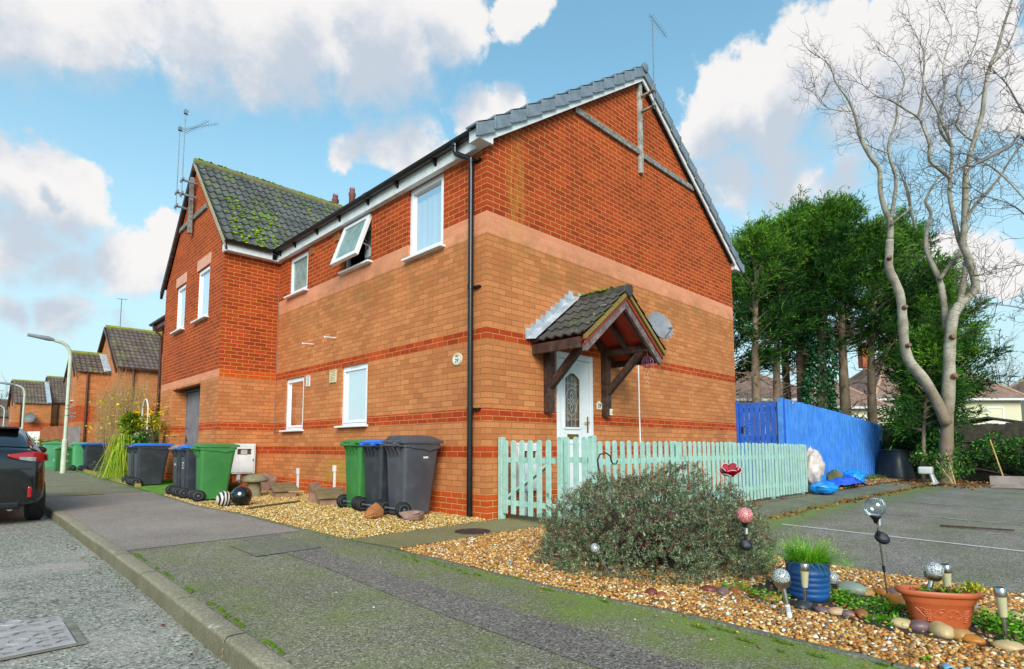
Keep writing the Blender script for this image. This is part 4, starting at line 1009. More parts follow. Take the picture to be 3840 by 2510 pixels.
def bin_(label, x, y, s, body, lid, rz=0, dome=False, group='wheelie bins put out by the houses', text=None, sd=1.0):
    """handle and wheels on the -x side"""
    t = thing('wheelie_bin', label, 'wheelie bin', (x, y, tz(x, y)+.01), rz, group); t.scale = (s*sd, s, s)
    m = MB(); rings = []
    for z, xb, xf, hy, r in ((.03, -.22, .16, .185, .04), (.12, -.225, .175, .19, .05), (.30, -.228, .19, .2, .05), (.62, -.234, .225, .22, .05), (.90, -.24, .26, .235, .05), (.90, -.255, .275, .25, .05), (.945, -.258, .28, .252, .05)):
        rings.append([(px, py, z) for px, py in rrect(xb, xf, hy, r)])
    n = len(rings[0])
    for rg in rings: m.v += rg
    for i in range(len(rings)-1):
        for j in range(n): m.f.append((i*n+j, i*n+(j+1) % n, (i+1)*n+(j+1) % n, (i+1)*n+j))
    m.f.append(tuple(range(n))); m.f.append(tuple(range((len(rings)-1)*n, len(rings)*n)))
    m.build('body', body, t, smooth=True, angle=50)
    m = MB()                                             # wheel-arch, side recess and ribs under the rim
    for yy in (-.13, -.045, .045, .13): m.prism([(-.24, .90), (-.305, .90), (-.24, .76)], yy-.008, yy+.008, lambda a, b, n_: (a, n_, b))
    for sy in (-1, 1): m.prism([(-.15, .885), (.02, .87), (.10, .845), (.18, .87), (.25, .885), (.25, .9), (-.15, .9)], sy*.232, sy*.252, lambda a, b, n_: (a, n_, b))
    m.build('rim_rib', body, t, bevel=.004)
    m = MB(); m.tube([(-.315, -.21, .925), (-.315, .21, .925)], .015, 8)
    for yy in (-.21, -.07, .07, .21): m.bar((-.245, yy, .915), (-.32, yy, .925), .022, .02)
    m.build('handle', body, t, smooth=True)
    m = MB()
    top = []
    for z, e, xb, xf in ((.948, .0, -.285, .315), (.975, 0, -.29, .32), (.99, .02, -.27, .30)): top.append([(px, py, z+(.0 if not dome else 0)) for px, py in rrect(xb, xf, .27-e, .05)])
    if dome: top += [[(px, py, z) for px, py in rrect(xb, xf, hy, .05)] for z, xb, xf, hy in ((1.03, -.245, .235, .20), (1.05, -.225, .17, .18), (1.055, -.2, .1, .15))]
    else: top += [[(px, py, z) for px, py in rrect(xb, xf, hy, .05)] for z, xb, xf, hy in ((1.005, -.24, .24, .21), (1.012, -.2, .16, .15))]
    n = len(top[0]); 
    for rg in top: m.v += rg
    for i in range(len(top)-1):
        for j in range(n): m.f.append((i*n+j, i*n+(j+1) % n, (i+1)*n+(j+1) % n, (i+1)*n+j))
    m.f.append(tuple(range(n))); m.f.append(tuple(range((len(top)-1)*n, len(top)*n)))
    for yy in (-.14, .14): m.tube([(-.31, yy-.035, .94), (-.31, yy+.035, .94)], .024, 8)
    l = m.build('lid', lid, t, smooth=True, angle=45)
    if dome:
        m = MB()
        for k in range(9): m.bar((-.262, -.15+k*.037, 1.004), (-.232, -.15+k*.037, 1.044), .012, .012)
        m.build('lid_ribs', lid, l)
    m = MB(); m.tube([(-.245, -.2, .1), (-.245, .2, .1)], .011, 8); m.build('axle', GALV, t, smooth=True)
    for sy in (-1, 1):
        m = MB(); m.lathe([(.045, -.028), (.085, -.03), (.1, -.018), (.1, .018), (.085, .03), (.045, .028)], 24); m.xf(Matrix.Translation((-.245, sy*.215, .1)) @ Matrix.Rotation(PI/2, 4, 'X'))
        w = m.build('wheel', DARKP, t, smooth=True, angle=60)
        m = MB(); m.lathe([(.012, -.034), (.018, -.034), (.02, -.02), (.055, -.024), (.062, -.032), (.066, -.03), (.066, .03), (.062, .032), (.055, .024), (.02, .02), (.018, .034), (.012, .034)], 16); m.xf(Matrix.Translation((-.245, sy*.215, .1)) @ Matrix.Rotation(PI/2, 4, 'X'))
        m.build('hub', pm('grey_hub_plastic', '#4b5157', '#5d646b', 6, .5), w, smooth=True)
    if text:
        for (b, sz, a, z) in text: text_mesh('lettering', b, sz, TEXTW, t, FX(-.236), a, z, .001)
    if dome: m = MB(); m.box(.02, .09, -.2335, -.2325, .75, .775); m.build('sticker', TEXTW, t)
    return t
G1 = 'bins lined up against the front wall of number 29'
bin_('green wheelie bin with a green lid, first of the three against the front wall', -.44, 2.08, .965, GREENB, GREENB, group=G1)
bin_('charcoal wheelie bin with a blue lid standing between green and grey bins', -.46, 1.53, .955, DARKB, BLUEL, rz=R(2), group=G1)
bin_('large grey wheelie bin with a domed grey lid beside the black drainpipe', -.42, .98, .965, GREYB, GREYB, dome=True, group=G1, sd=1.12)
G2 = 'bins put out in front of the passage wing'
bin_('green wheelie bin in front of the wing corner by the black ball', -1.62, 4.82, .90, GREENB, GREENB, rz=R(-6), group=G2, sd=1.15)
bin_('charcoal bin with a blue lid and pale lettering just behind the green bin', -1.68, 5.55, .88, DARKB, BLUEL, rz=R(-4), group=G2, text=[('MIXED', .04, 0, .66), ('DRY', .04, 0, .61), ('ONLY', .04, 0, .56)])
bin_('charcoal bin with a pale grey lid marked in white on its front', -1.66, 6.12, .87, DARKB, GREYL, rz=R(-3), group=G2, text=[('SULO', .06, 0, .62)])
G3 = 'pair of bins at the edge of the lawn'
bin_('charcoal bin with bright blue lid standing at the lawn edge', -1.58, 9.15, .9, DARKB, BLUEL, rz=R(-2), group=G3, sd=1.35)
bin_('narrow charcoal bin with a black lid behind the lawn-edge bin', -1.62, 9.95, .88, DARKB, BLACKL, group=G3)
G4 = 'far bins beside the utility cabinets'
bin_('far charcoal bin with blue lid beside the tall shrubs', -1.35, 17.7, .9, DARKB, BLUEL, group=G4, sd=1.3)
bin_('far pale green bin next to the utility cabinets', -1.62, 18.4, .92, pm('pale_green_plastic', '#4f9a68', '#5aa873', 2, .4), pm('pale_green_plastic', '#4f9a68'), group=G4)
def cabinet(lab, x, y, w, d, h, m_, two=False):
    t = thing('utility_cabinet', lab, 'utility cabinet', (x, y, tz(x, y)), 0, 'green street cabinets')
    m = MB(); m.box(-w/2, w/2, -d/2, d/2, 0, h-.09); m.build('body', m_, t, bevel=.01)
    m = MB(); m.prism([(-w/2-.03, h-.1), (w/2+.03, h-.1), (w/2+.03, h-.07), (0, h), (-w/2-.03, h-.07)], -d/2-.03, d/2+.03, lambda a, b, n: (a, n, b)); m.build('roof_cap', m_, t, bevel=.006)
    m = MB(); m.box(-w/2+.04, w/2-.04, -d/2-.015, -d/2-.001, .06, h-.16); dd = m.build('door', m_, t, bevel=.005)
    m = MB()
    for z in (.3, h-.28): m.box(-.05, .05, -d/2-.02, -d/2-.0155, z, z+.02); m.box(-.05, .05, -d/2-.02, -d/2-.0155, z+.035, z+.045)
    m.build('label_plate', TEXTW, dd)
cabinet('dark green utility cabinet standing in front of the paler one', -1.98, 18.75, .52, .34, .80, pm('dark_green_enamel', '#235a1e', '#2c6825', 3, .45))
cabinet('tall pale green utility cabinet by the street lamp', -2.12, 20.3, .62, .5, .98, pm('pale_green_enamel', '#4d9468', '#5aa276', 3, .45))

# ------------------------------------------------------------------ parked car
def car():
    t = thing('parked_car', 'dark grey hatchback parked at the kerb seen from behind with red rear lights', 'car', (-4.545, 4.30, tz(-4.5, 5)-.1))
    P_ = NT('dark_grey_car_paint'); P_.base('#1b1d20'); P_.set(Roughness=.16, Metallic=.35, Coat_Weight=1.0, Coat_Roughness=.03, Specular_IOR_Level=.6); PAINT = P_.m
    GL = NT('dark_car_glass'); GL.base('#0b0d10'); GL.set(Roughness=.03, Specular_IOR_Level=.8, Coat_Weight=1.0); GLS = GL.m
    TRIM = pm('black_car_trim', '#0d0e10', '#16171a', 6, .45)
    REDL = NT('red_lamp_lens'); REDL.base('#a30a10'); REDL.set(Roughness=.08, Coat_Weight=1.0); RL = REDL.m
    CLR = pm('clear_lamp_lens', '#8d8f92', '#a9abad', 20, .1)
    # stations: y, bottom z, bumper z, belt z, roof z, half width bottom, at bumper, at belt, at roof
    ST = [(.0, .30, .42, .74, .80, .52, .62, .58, .48), (.02, .27, .42, .80, .90, .60, .68, .66, .58), (.06, .25, .43, .85, .945, .65, .725, .71, .62), (.13, .23, .44, .875, .985, .68, .755, .735, .60),
          (.26, .23, .46, .885, 1.065, .69, .765, .745, .575), (.42, .23, .48, .885, 1.15, .70, .775, .752, .555), (.58, .22, .5, .89, 1.215, .70, .78, .755, .548), (.62, .22, .5, .89, 1.235, .70, .78, .755, .548),
          (.9, .22, .5, .885, 1.262, .70, .782, .755, .555), (1.5, .22, .5, .86, 1.275, .70, .78, .755, .56), (2.0, .22, .5, .84, 1.25, .70, .78, .755, .55), (2.4, .22, .5, .83, 1.12, .70, .78, .755, .58),
          (2.75, .22, .5, .82, .90, .70, .78, .75, .64), (2.9, .22, .5, .81, .85, .70, .775, .74, .62), (3.3, .22, .48, .74, .79, .68, .76, .71, .56), (3.5, .24, .45, .64, .70, .62, .70, .62, .45), (3.58, .28, .42, .55, .58, .52, .58, .5, .35)]
    ys = [s[0] for s in ST]
    def st(y):
        y = min(max(y, ys[0]), ys[-1])
        for i in range(len(ys)-1):
            if y <= ys[i+1]: break
        u = (y-ys[i])/(ys[i+1]-ys[i]); return [a+(b-a)*u for a, b in zip(ST[i][1:], ST[i+1][1:])]
    def prof(y):
        zb, zm, zl, zr_, wb, wm, wl, wr = st(y)
        return [(0, zb), (wb*.8, zb), (wb, zb+.02), (wm*.985, (zb+zm)/2), (wm, zm), (wm*.99, zm*.5+zl*.5), (wl, zl), (wl-.012, zl+.01), (wl*.45+wr*.55, zl+(zr_-zl)*.55), (wr+.02, zr_-.05), (wr-.03, zr_-.012), (wr*.6, zr_), (0, zr_+.008)]
    def Sf(y, t_):
        p = prof(y); k = t_*(len(p)-1); i = min(int(k), len(p)-2); u = k-i
        return (p[i][0]+(p[i+1][0]-p[i][0])*u, p[i][1]+(p[i+1][1]-p[i][1])*u)
    m = MB(); yy = sorted(set(list(np.linspace(0, .3, 13))+list(np.linspace(.3, 3.58, 46))+ys)); k = 13
    for s in (-1, 1):
        def fn(i, j): x, z = prof(yy[i])[j]; return (s*x, yy[i], z)
        b = len(m.v)
        for i in range(len(yy)):
            for j in range(k): m.v.append(fn(i, j))
        for i in range(len(yy)-1):
            for j in range(k-1): a = b+i*k+j; m.f.append((a, a+1, a+k+1, a+k))
        for e in (0, len(yy)-1): m.f.append(tuple(b+e*k+j for j in range(k)))
    bm_ = m.build('body', PAINT, t, smooth=True, angle=38)
    def patch(name, y0, y1, t0, t1, mat, off=.006, sides=(-1, 1), nu=10, nv=6, par=t, edge=None):
        o = None
        for s in sides:
            mb = MB()
            def fn(u, v):
                y = y0+(y1-y0)*u; a = t0(u) if callable(t0) else t0; b = t1(u) if callable(t1) else t1; tt = a+(b-a)*v
                x, z = Sf(y, tt); x2, z2 = Sf(y, min(tt+.01, 1)); x3, z3 = Sf(y+.01, tt)
                n = Vector((x2-x, 0, z2-z)).cross(Vector((x3-x, .01, z3-z))); n = n.normalized() if n.length > 1e-9 else Vector((0, 0, 1))
                if n.x < 0 and abs(n.x) > .05: n = -n
                if abs(n.x) <= .05 and n.z < 0: n = -n
                return (s*(x+n.x*off), y+n.y*off, z+n.z*off)
            mb.grid(fn, nu, nv); o = mb.build(name, mat, par, smooth=True)
        return o
    patch('rear_window', .13, .57, .66, 1.0, GLS, .008, nu=8, nv=10)
    patch('side_window', .95, 1.65, 7.4/12, 9.2/12, GLS); patch('side_window', 1.72, 2.42, 7.4/12, 9.0/12, GLS); patch('quarter_window', .62, .90, lambda u: (7.6)/12, lambda u: (8.0+1.1*u)/12, GLS)
    patch('windscreen', 2.03, 2.72, .8, 1.0, GLS, nu=8, nv=8)
    for s in (-1, 1):
        tp = [(.36, -.012, .885), (.46, -.012, .905), (.60, .008, .925), (.70, .05, .915), (.765, .16, .885)]; bt = [(.37, -.012, .86), (.46, -.014, .825), (.60, .004, .80), (.70, .045, .795), (.772, .16, .80)]
        def strip(u, v, a=tp, b=bt, c0=0., c1=1.):
            q = u*4; i = min(int(q), 3); f_ = q-i; P0 = Vector(a[i]).lerp(Vector(a[i+1]), f_); P1 = Vector(b[i]).lerp(Vector(b[i+1]), f_); p = P0.lerp(P1, c0+(c1-c0)*v); return (s*p.x, p.y, p.z)
        m = MB(); m.grid(strip, 16, 4); o = m.build('rear_light', RL, t, smooth=True); sd = o.modifiers.new('thick', 'SOLIDIFY'); sd.thickness = .02; sd.offset = 0
        m = MB(); m.grid(lambda u, v: Vector(strip(.28+u*.32, .58+v*.40))+Vector((0, -.014, 0)), 8, 3); m.build('clear_lens', CLR, o, smooth=True)
        m = MB(); m.box(s*.60-.022, s*.60+.022, -.006, .05, .34, .48); m.build('reflector', RL, t, bevel=.012)
    m = MB(); m.box(-.60, .60, -.012, .05, .70, .712); m.build('tailgate_seam', TRIM, t)
    m = MB(); m.box(-.52, .52, .0, .25, .2, .30); m.build('bumper_valance', TRIM, t, bevel=.03)
    m = MB(); m.prism([(-.50, 1.215), (.50, 1.215), (.47, 1.25), (-.47, 1.25)], .42, .66, lambda a, b, n: (a, n, b)); m.build('spoiler', PAINT, t, bevel=.015)
    m = MB(); m.box(-.24, .24, -.006, .02, .45, .55); m.build('number_plate', pm('yellow_plate', '#d0a91e', None, rough=.4), t, bevel=.004)
    m = MB(); m.tube([(0, .14, .95), (.36, .18, .955)], [.016, .008], 6); m.build('rear_wiper', TRIM, t)
    m = MB(); m.tube([(.42, .02, .22), (.42, .25, .22)], .035, 12); m.build('exhaust', GALV, t, smooth=True)
    for s in (-1, 1):
        m = MB(); m.tube([(s*.74, 2.25, .89), (s*.82, 2.25, .9)], .02, 6); m.ball((s*.865, 2.24, .93), .085, 14, 8, 1, .6, .75); m.build('wing_mirror', PAINT, t, smooth=True)
        for y in (.55, 2.95):
            m = MB(); m.lathe([(.17, -.09), (.24, -.09), (.27, -.07), (.275, 0), (.27, .07), (.24, .09), (.17, .09)], 30); m.xf(Matrix.Translation((s*.70, y, .275)) @ Matrix.Rotation(PI/2, 4, 'Y')); w = m.build('wheel', DARKP, t, smooth=True, angle=50)
            m = MB(); m.lathe([(.02, -.07), (.17, -.075), (.175, 0), (.17, .075), (.02, .07)], 20); m.xf(Matrix.Translation((s*.70, y, .275)) @ Matrix.Rotation(PI/2, 4, 'Y')); m.build('rim', GALV, w, smooth=True)
car()

# ------------------------------------------------------------------ green picket fence and gate
def picket(mb, P, a, z0, z1, w=.07, d=.02, n0=0.):
    r = w/2; ln = random.uniform(-.007, .007); pts = [(a-r, z0), (a+r, z0)] + [(a+ln+r*math.cos(t), z1-r*.8+r*.8*math.sin(t)) for t in np.linspace(0, PI, 7)]; n0 = n0+random.uniform(0, .003)
    mb.prism(pts, n0, n0+d, P)
def gate():
    t = thing('garden_gate', 'sage green picket gate with diagonal brace between house corner and path', 'gate', (.2, -.55, 0)); P = lambda a, b, n: (-n, -a-.55+.55, b)
    Pg = lambda a, b, n: (-n, a+.55, b)
    m = MB()
    for i in range(6): picket(m, Pg, -.145-i*.142, .07+.0*i, .965, .075, .02, .0)
    m.build('picket_panel', SAGE, t, bevel=.004)
    m = MB(); m.box(-.94, -.10, .17, .235, -.034, -.001, Pg); m.build('rail', SAGE, t, bevel=.003)
    m = MB(); m.box(-.94, -.10, .69, .755, -.034, -.001, Pg); m.build('rail', SAGE, t, bevel=.003)
    m = MB(); m.bar(Pg(-.14, .25, -.018), Pg(-.86, .70, -.018), .03, .07, (1, 0, 0)); m.build('diagonal_brace', SAGE, t, bevel=.003)
gate()
def green_fence():
    t = thing('picket_fence', 'sage green picket fence running from the gate along the gable to the blue fence', 'fence', (.2, -1.45, 0)); O = Vector((.2, -1.45, 0))
    Ps = lambda a, b, n: (.2-n-O.x, a-O.y, b)                    # return panel along x = .2
    for y, h in ((-.065, 1.0), (-1.035, .99), (-1.47, 1.0)):
        m = MB(); m.box(.17-O.x, .24-O.x, y-.035-O.y, y+.035-O.y, -.05, h-.02); m.prism([(-.035, 0), (.035, 0), (.03, .025), (-.03, .025)], 0, .07, lambda a, b, n: (.17+n-O.x, y+a-O.y, h-.02+b)); m.build('post', SAGE, t, bevel=.005)
    m = MB()
    for y in (-1.13, -1.255, -1.38): picket(m, Ps, y, .07, .995, .07, .02, .0)
    m.build('picket_panel', SAGE, t, bevel=.004)
    for z in (.2, .71):
        m = MB(); m.box(-1.435, -1.07, z, z+.06, -.034, -.001, Ps); m.build('rail', SAGE, t, bevel=.003)
    p, q = Vector((.28, -1.49)), Vector((7.2, -1.37)); d = (q-p); L = d.length; d.normalize(); nn = Vector((d.y, -d.x))
    def Pl(a, b, n): v = p+d*a+nn*n; z = .0 if a < 3 else -.03*(a-3)/4.2; return (v.x-O.x, v.y-O.y, b+z+tz(v.x, v.y)*.5)
    cuts = [0, 1.78, 3.55, 5.3, L]
    for c0, c1 in zip(cuts[:-1], cuts[1:]):
        m = MB(); n = int((c1-c0)/.142); 
        for i in range(n+1): picket(m, Pl, c0+.02+(c1-c0-.06)*i/n+random.uniform(-.004, .004), .05+random.uniform(-.008, .008), .965+random.uniform(-.006, .006), .072, .02)
        m.build('picket_panel', SAGE, t, bevel=.003)
        for z in (.2, .70):
            m = MB(); m.box(c0+.01, c1-.01, z, z+.065, -.034, -.001, Pl); m.build('rail', SAGE, t, bevel=.003)
        m = MB(); m.box(c1-.035, c1+.035, -.1, .97, -.10, -.036, Pl); m.build('post', SAGE, t, bevel=.004)
green_fence()

# ------------------------------------------------------------------ blue gate and fence
def blue():
    t = thing('garden_gate', 'tall blue boarded gate between the house and the blue fence', 'gate', (7.3, -.5, 0)); O = Vector(t.location)
    Pg = lambda a, b, n: (7.3-n-O.x, a-O.y, b)
    m = MB(); w = .105; a = -.045
    for i in range(8):
        m.box(a-w+.006, a-.006, .05, 1.80+random.uniform(-.004, .004), 0, .022, Pg); a -= w+.004
    m.build('board_panel', BLUED, t, bevel=.003)
    for z in (.3, 1.0, 1.6):
        m = MB(); m.box(-.92, -.03, z, z+.1, -.04, -.001, Pg); m.build('ledge', BLUED, t, bevel=.003)
    m = MB(); m.box(-.13, -.09, 1.16, 1.3, .022, .03, Pg); m.bar(Pg(-.11, 1.2, .045), Pg(-.11, 1.26, .045), .015, .015, (1, 0, 0)); m.build('latch', pm('black_iron', '#191919', None, rough=.5), t)
    m = MB(); m.box(-.04, -.005, 0, 1.84, -.03, .07, Pg); m.build('gate_post', BLUED, t, bevel=.004)
    m = MB(); m.box(-1.0, -.92, 0, 1.84, -.04, .035, Pg); m.build('gate_post', BLUED, t, bevel=.004)
    t = thing('board_fence', 'long tall bright blue close boarded fence beyond the picket fence', 'fence', (7.3, -1.0, 0)); O = Vector(t.location)
    pts = [(7.27, -1.0, 1.84, .0), (11.2, -.72, 1.80, .02), (14.4, -.52, 1.72, -.05), (17.8, -.42, 1.58, -.14)]
    m = MB(); a = 0; segs = []
    for (x0, y0, t0, b0), (x1, y1, t1, b1) in zip(pts[:-1], pts[1:]):
        L = math.hypot(x1-x0, y1-y0); k = int(L/.128)
        d = Vector((x1-x0, y1-y0, 0))/L; nn = Vector((d.y, -d.x, 0))
        for i in range(k):
            u0, u1 = i/k, (i+1)/k; n0 = .016 if i % 2 else .0; j = random.uniform(-.008, .008)
            p0 = Vector((x0, y0, 0))+d*(L*u0+(-.012 if i % 2 else .004)); p1 = Vector((x0, y0, 0))+d*(L*u1+(.012 if i % 2 else -.004)); tt = t0+(t1-t0)*u0+j; bb = b0+(b1-b0)*u0
            vs = [tuple(p+nn*n+Vector((0, 0, z))-O) for n in (n0, n0+.014) for z in (bb, tt) for p in (p0, p1)]
            m.add(vs, [(0, 1, 3, 2), (4, 6, 7, 5), (0, 4, 5, 1), (1, 5, 7, 3), (3, 7, 6, 2), (2, 6, 4, 0)])
    m.build('board_panel', BLUEP, t)
    for zf in (.25, .62, .95):
        m = MB()
        for (x0, y0, t0, b0), (x1, y1, t1, b1) in zip(pts[:-1], pts[1:]): m.bar(Vector((x0, y0+.04, b0+(t0-b0)*zf))-O, Vector((x1, y1+.04, b1+(t1-b1)*zf))-O, .04, .08)
        m.build('rail', BLUEP, t)
    for i, u in enumerate((0, .25, .5, .75, 1)):
        x = 7.29+10.5*u; y = -.94+.58*u; m = MB(); m.box(x-.05-O.x, x+.05-O.x, y-.02-O.y, y+.08-O.y, -.3, (1.86-.26*u if i == 0 else 1.7-.2*u)); m.build('post', BLUEP, t)
    t = thing('security_light', 'small clear lamp fixed at the top of the blue fence corner', 'lamp', (7.55, -1.01, 1.79))
    m = MB(); m.box(-.02, .02, 0, .03, -.03, .05); m.build('bracket', GALV, t); m = MB(); m.ball((.02, -.04, -.02), .045, 12, 8); m.build('lamp_globe', CLEAR, t, smooth=True)
blue()
def screen():
    t = thing('reed_screen', 'strip of pale reed screening showing above the far end of the blue fence', 'screen', (15, .3, 0)); O = Vector(t.location); V = []
    m = MB(); x = 13.2
    while x < 18.4:
        j = random.uniform(-.05, .06); m.bar((x-O.x, .3+random.uniform(-.02, .02)-O.y, .2), (x+random.uniform(-.03, .03)-O.x, .3-O.y, 1.93-.02*(x-13)+j), .022, .012); x += .024
    m.build('reeds', pm('dry_reed', '#8a7453', '#a8916a', 14, .9), t)
screen()
def back_fence():
    t = thing('board_fence', 'old dark mossy timber fence at the back behind the bare tree', 'fence', (18.3, -2.5, -.2)); O = Vector(t.location)
    M_ = pm('old_dark_board', '#2f2a24', '#4a4339', 5, .9, .5, 40, dirt='#5d6038', dirt_amt=.6); m = MB(); y = .2
    while y > -8.6:
        j = random.uniform(-.03, .03); m.box(18.3-O.x, 18.32-O.x, y-.148-O.y, y-O.y, 0, 1.78+j); y -= .152
    m.build('board_panel', M_, t)
    for z in (.3, 1.2):
        m = MB(); m.box(18.25-O.x, 18.298-O.x, -8.6-O.y, .2-O.y, z, z+.09); m.build('rail', M_, t)
    t = thing('garden_shed', 'low dark felt roofed shed showing over the old fence', 'shed', (20.2, -3.1, -.2)); 
    m = MB(); m.box(-.9, .9, -.75, .75, 0, 1.78); m.build('wall', M_, t); m = MB(); m.prism([(-.9, 1.79), (0, 1.98), (.9, 1.79), (.9, 1.85), (0, 2.04), (-.9, 1.85)], -1.05, 1.05, lambda a, b, n: (n, a, b)); m.build('roof', pm('roof_felt', '#3b3a38', '#4d4b48', 5, .9), t)
back_fence()

# ------------------------------------------------------------------ foliage tools
LEAF = vcol('leaf', .6, .25, .2); BARKV = vcol('twig_bark', .85)
def quads(C, Dv, Ln, Wd, col, name, m, parent=None):
    """diamond leaves: base C, direction Dv, length Ln, width Wd"""
    n = len(C); Dv = Dv/np.maximum(np.linalg.norm(Dv, axis=1, keepdims=True), 1e-6)
    rv = RNG.normal(size=(n, 3)); S_ = np.cross(Dv, rv); S_ /= np.maximum(np.linalg.norm(S_, axis=1, keepdims=True), 1e-6)
    Nn = np.cross(S_, Dv); Ln = np.asarray(Ln).reshape(-1, 1); Wd = np.asarray(Wd).reshape(-1, 1)
    mid = C+Dv*Ln*.45
    V = np.stack([C, mid+S_*Wd/2+Nn*Wd*.15, C+Dv*Ln, mid-S_*Wd/2+Nn*Wd*.15], 1).reshape(-1, 3)
    F = np.arange(n*4).reshape(n, 4)
    return np_mesh(name, V, F, m, parent, np.repeat(col, 4, 0))
def pal(cols, n, p=None, jit=.22):
    c = np.array([lin(x) for x in cols]); i = RNG.choice(len(c), n, p=p); return np.clip(c[i]*(1+RNG.normal(0, jit, (n, 1))), .002, 1)
def twigs(mb, p, d, L, r, lev, spread=.7, up=.15, k=3, seg=4, wob=.25, rmin=.003):
    """recursive bare twigs"""
    pts = [Vector(p)]; d = Vector(d).normalized()
    for i in range(seg):
        d = (d+Vector((random.gauss(0, wob), random.gauss(0, wob), random.gauss(up*.5, wob)))).normalized(); pts.append(pts[-1]+d*L/seg)
    mb.tube(pts, [r*(1-.6*i/seg) for i in range(seg+1)], 4 if r > .008 else 3, False)
    if lev > 0:
        for j in range(k):
            i = random.randint(1, seg); dd = (d+Vector((random.gauss(0, spread), random.gauss(0, spread), random.gauss(up, spread)))).normalized()
            twigs(mb, pts[i], dd, L*random.uniform(.45, .75), max(r*.55, rmin), lev-1, spread, up, k, max(3, seg-1), wob, rmin)
    return pts
_p = NT('pale_smooth_bark'); _c = _p.ramp(_p.noise(2.2), [(.35, '#88806f'), (.65, '#b5ac9c')]); _c = _p.mix(_p.math('MULTIPLY', _p.ramp(_p.noise(5, 6, .7), [(.5, 0.), (.68, 1.)]), .6), _c, '#757151')
_z = _p.n('SeparateXYZ'); _p.l(_p.vec(True), _z.inputs[0]); _h = _p.n('MapRange', interpolation_type='SMOOTHSTEP'); _p.l(_p.math('ADD', _z.outputs[2], _p.noise(1.5)), _h.inputs[0])
for _i, _x in ((1, 1.6), (2, 4.0), (3, 1.), (4, 0.)): _h.inputs[_i].default_value = _x
_sv = _p.n('VectorMath', operation='MULTIPLY'); _p.l(_p.vec(True), _sv.inputs[0]); _sv.inputs[1].default_value = (5, 5, 26)
_c = _p.mix(_p.math('MULTIPLY', _p.ramp(_p.noise(1.0, 5, .7, _sv.outputs[0]), [(.56, 0.), (.64, 1.)]), .6), _c, '#5f5a4c')
_p.base(_p.mix(_p.math('MULTIPLY', _h.outputs[0], .85), _c, '#7a6550')); _p.set(Roughness=.8); _p.bump(_p.noise(14, 6, .7), .6, .03); PALEB = _p.m
BROWNB = pm('brown_bark', '#6d5846', '#9c8570', 3, .9, .6, 18, dirt='#5d6a34', dirt_amt=.5)
TWIGB = pm('grey_brown_twig', '#463c35', '#63574d', 6, .85)
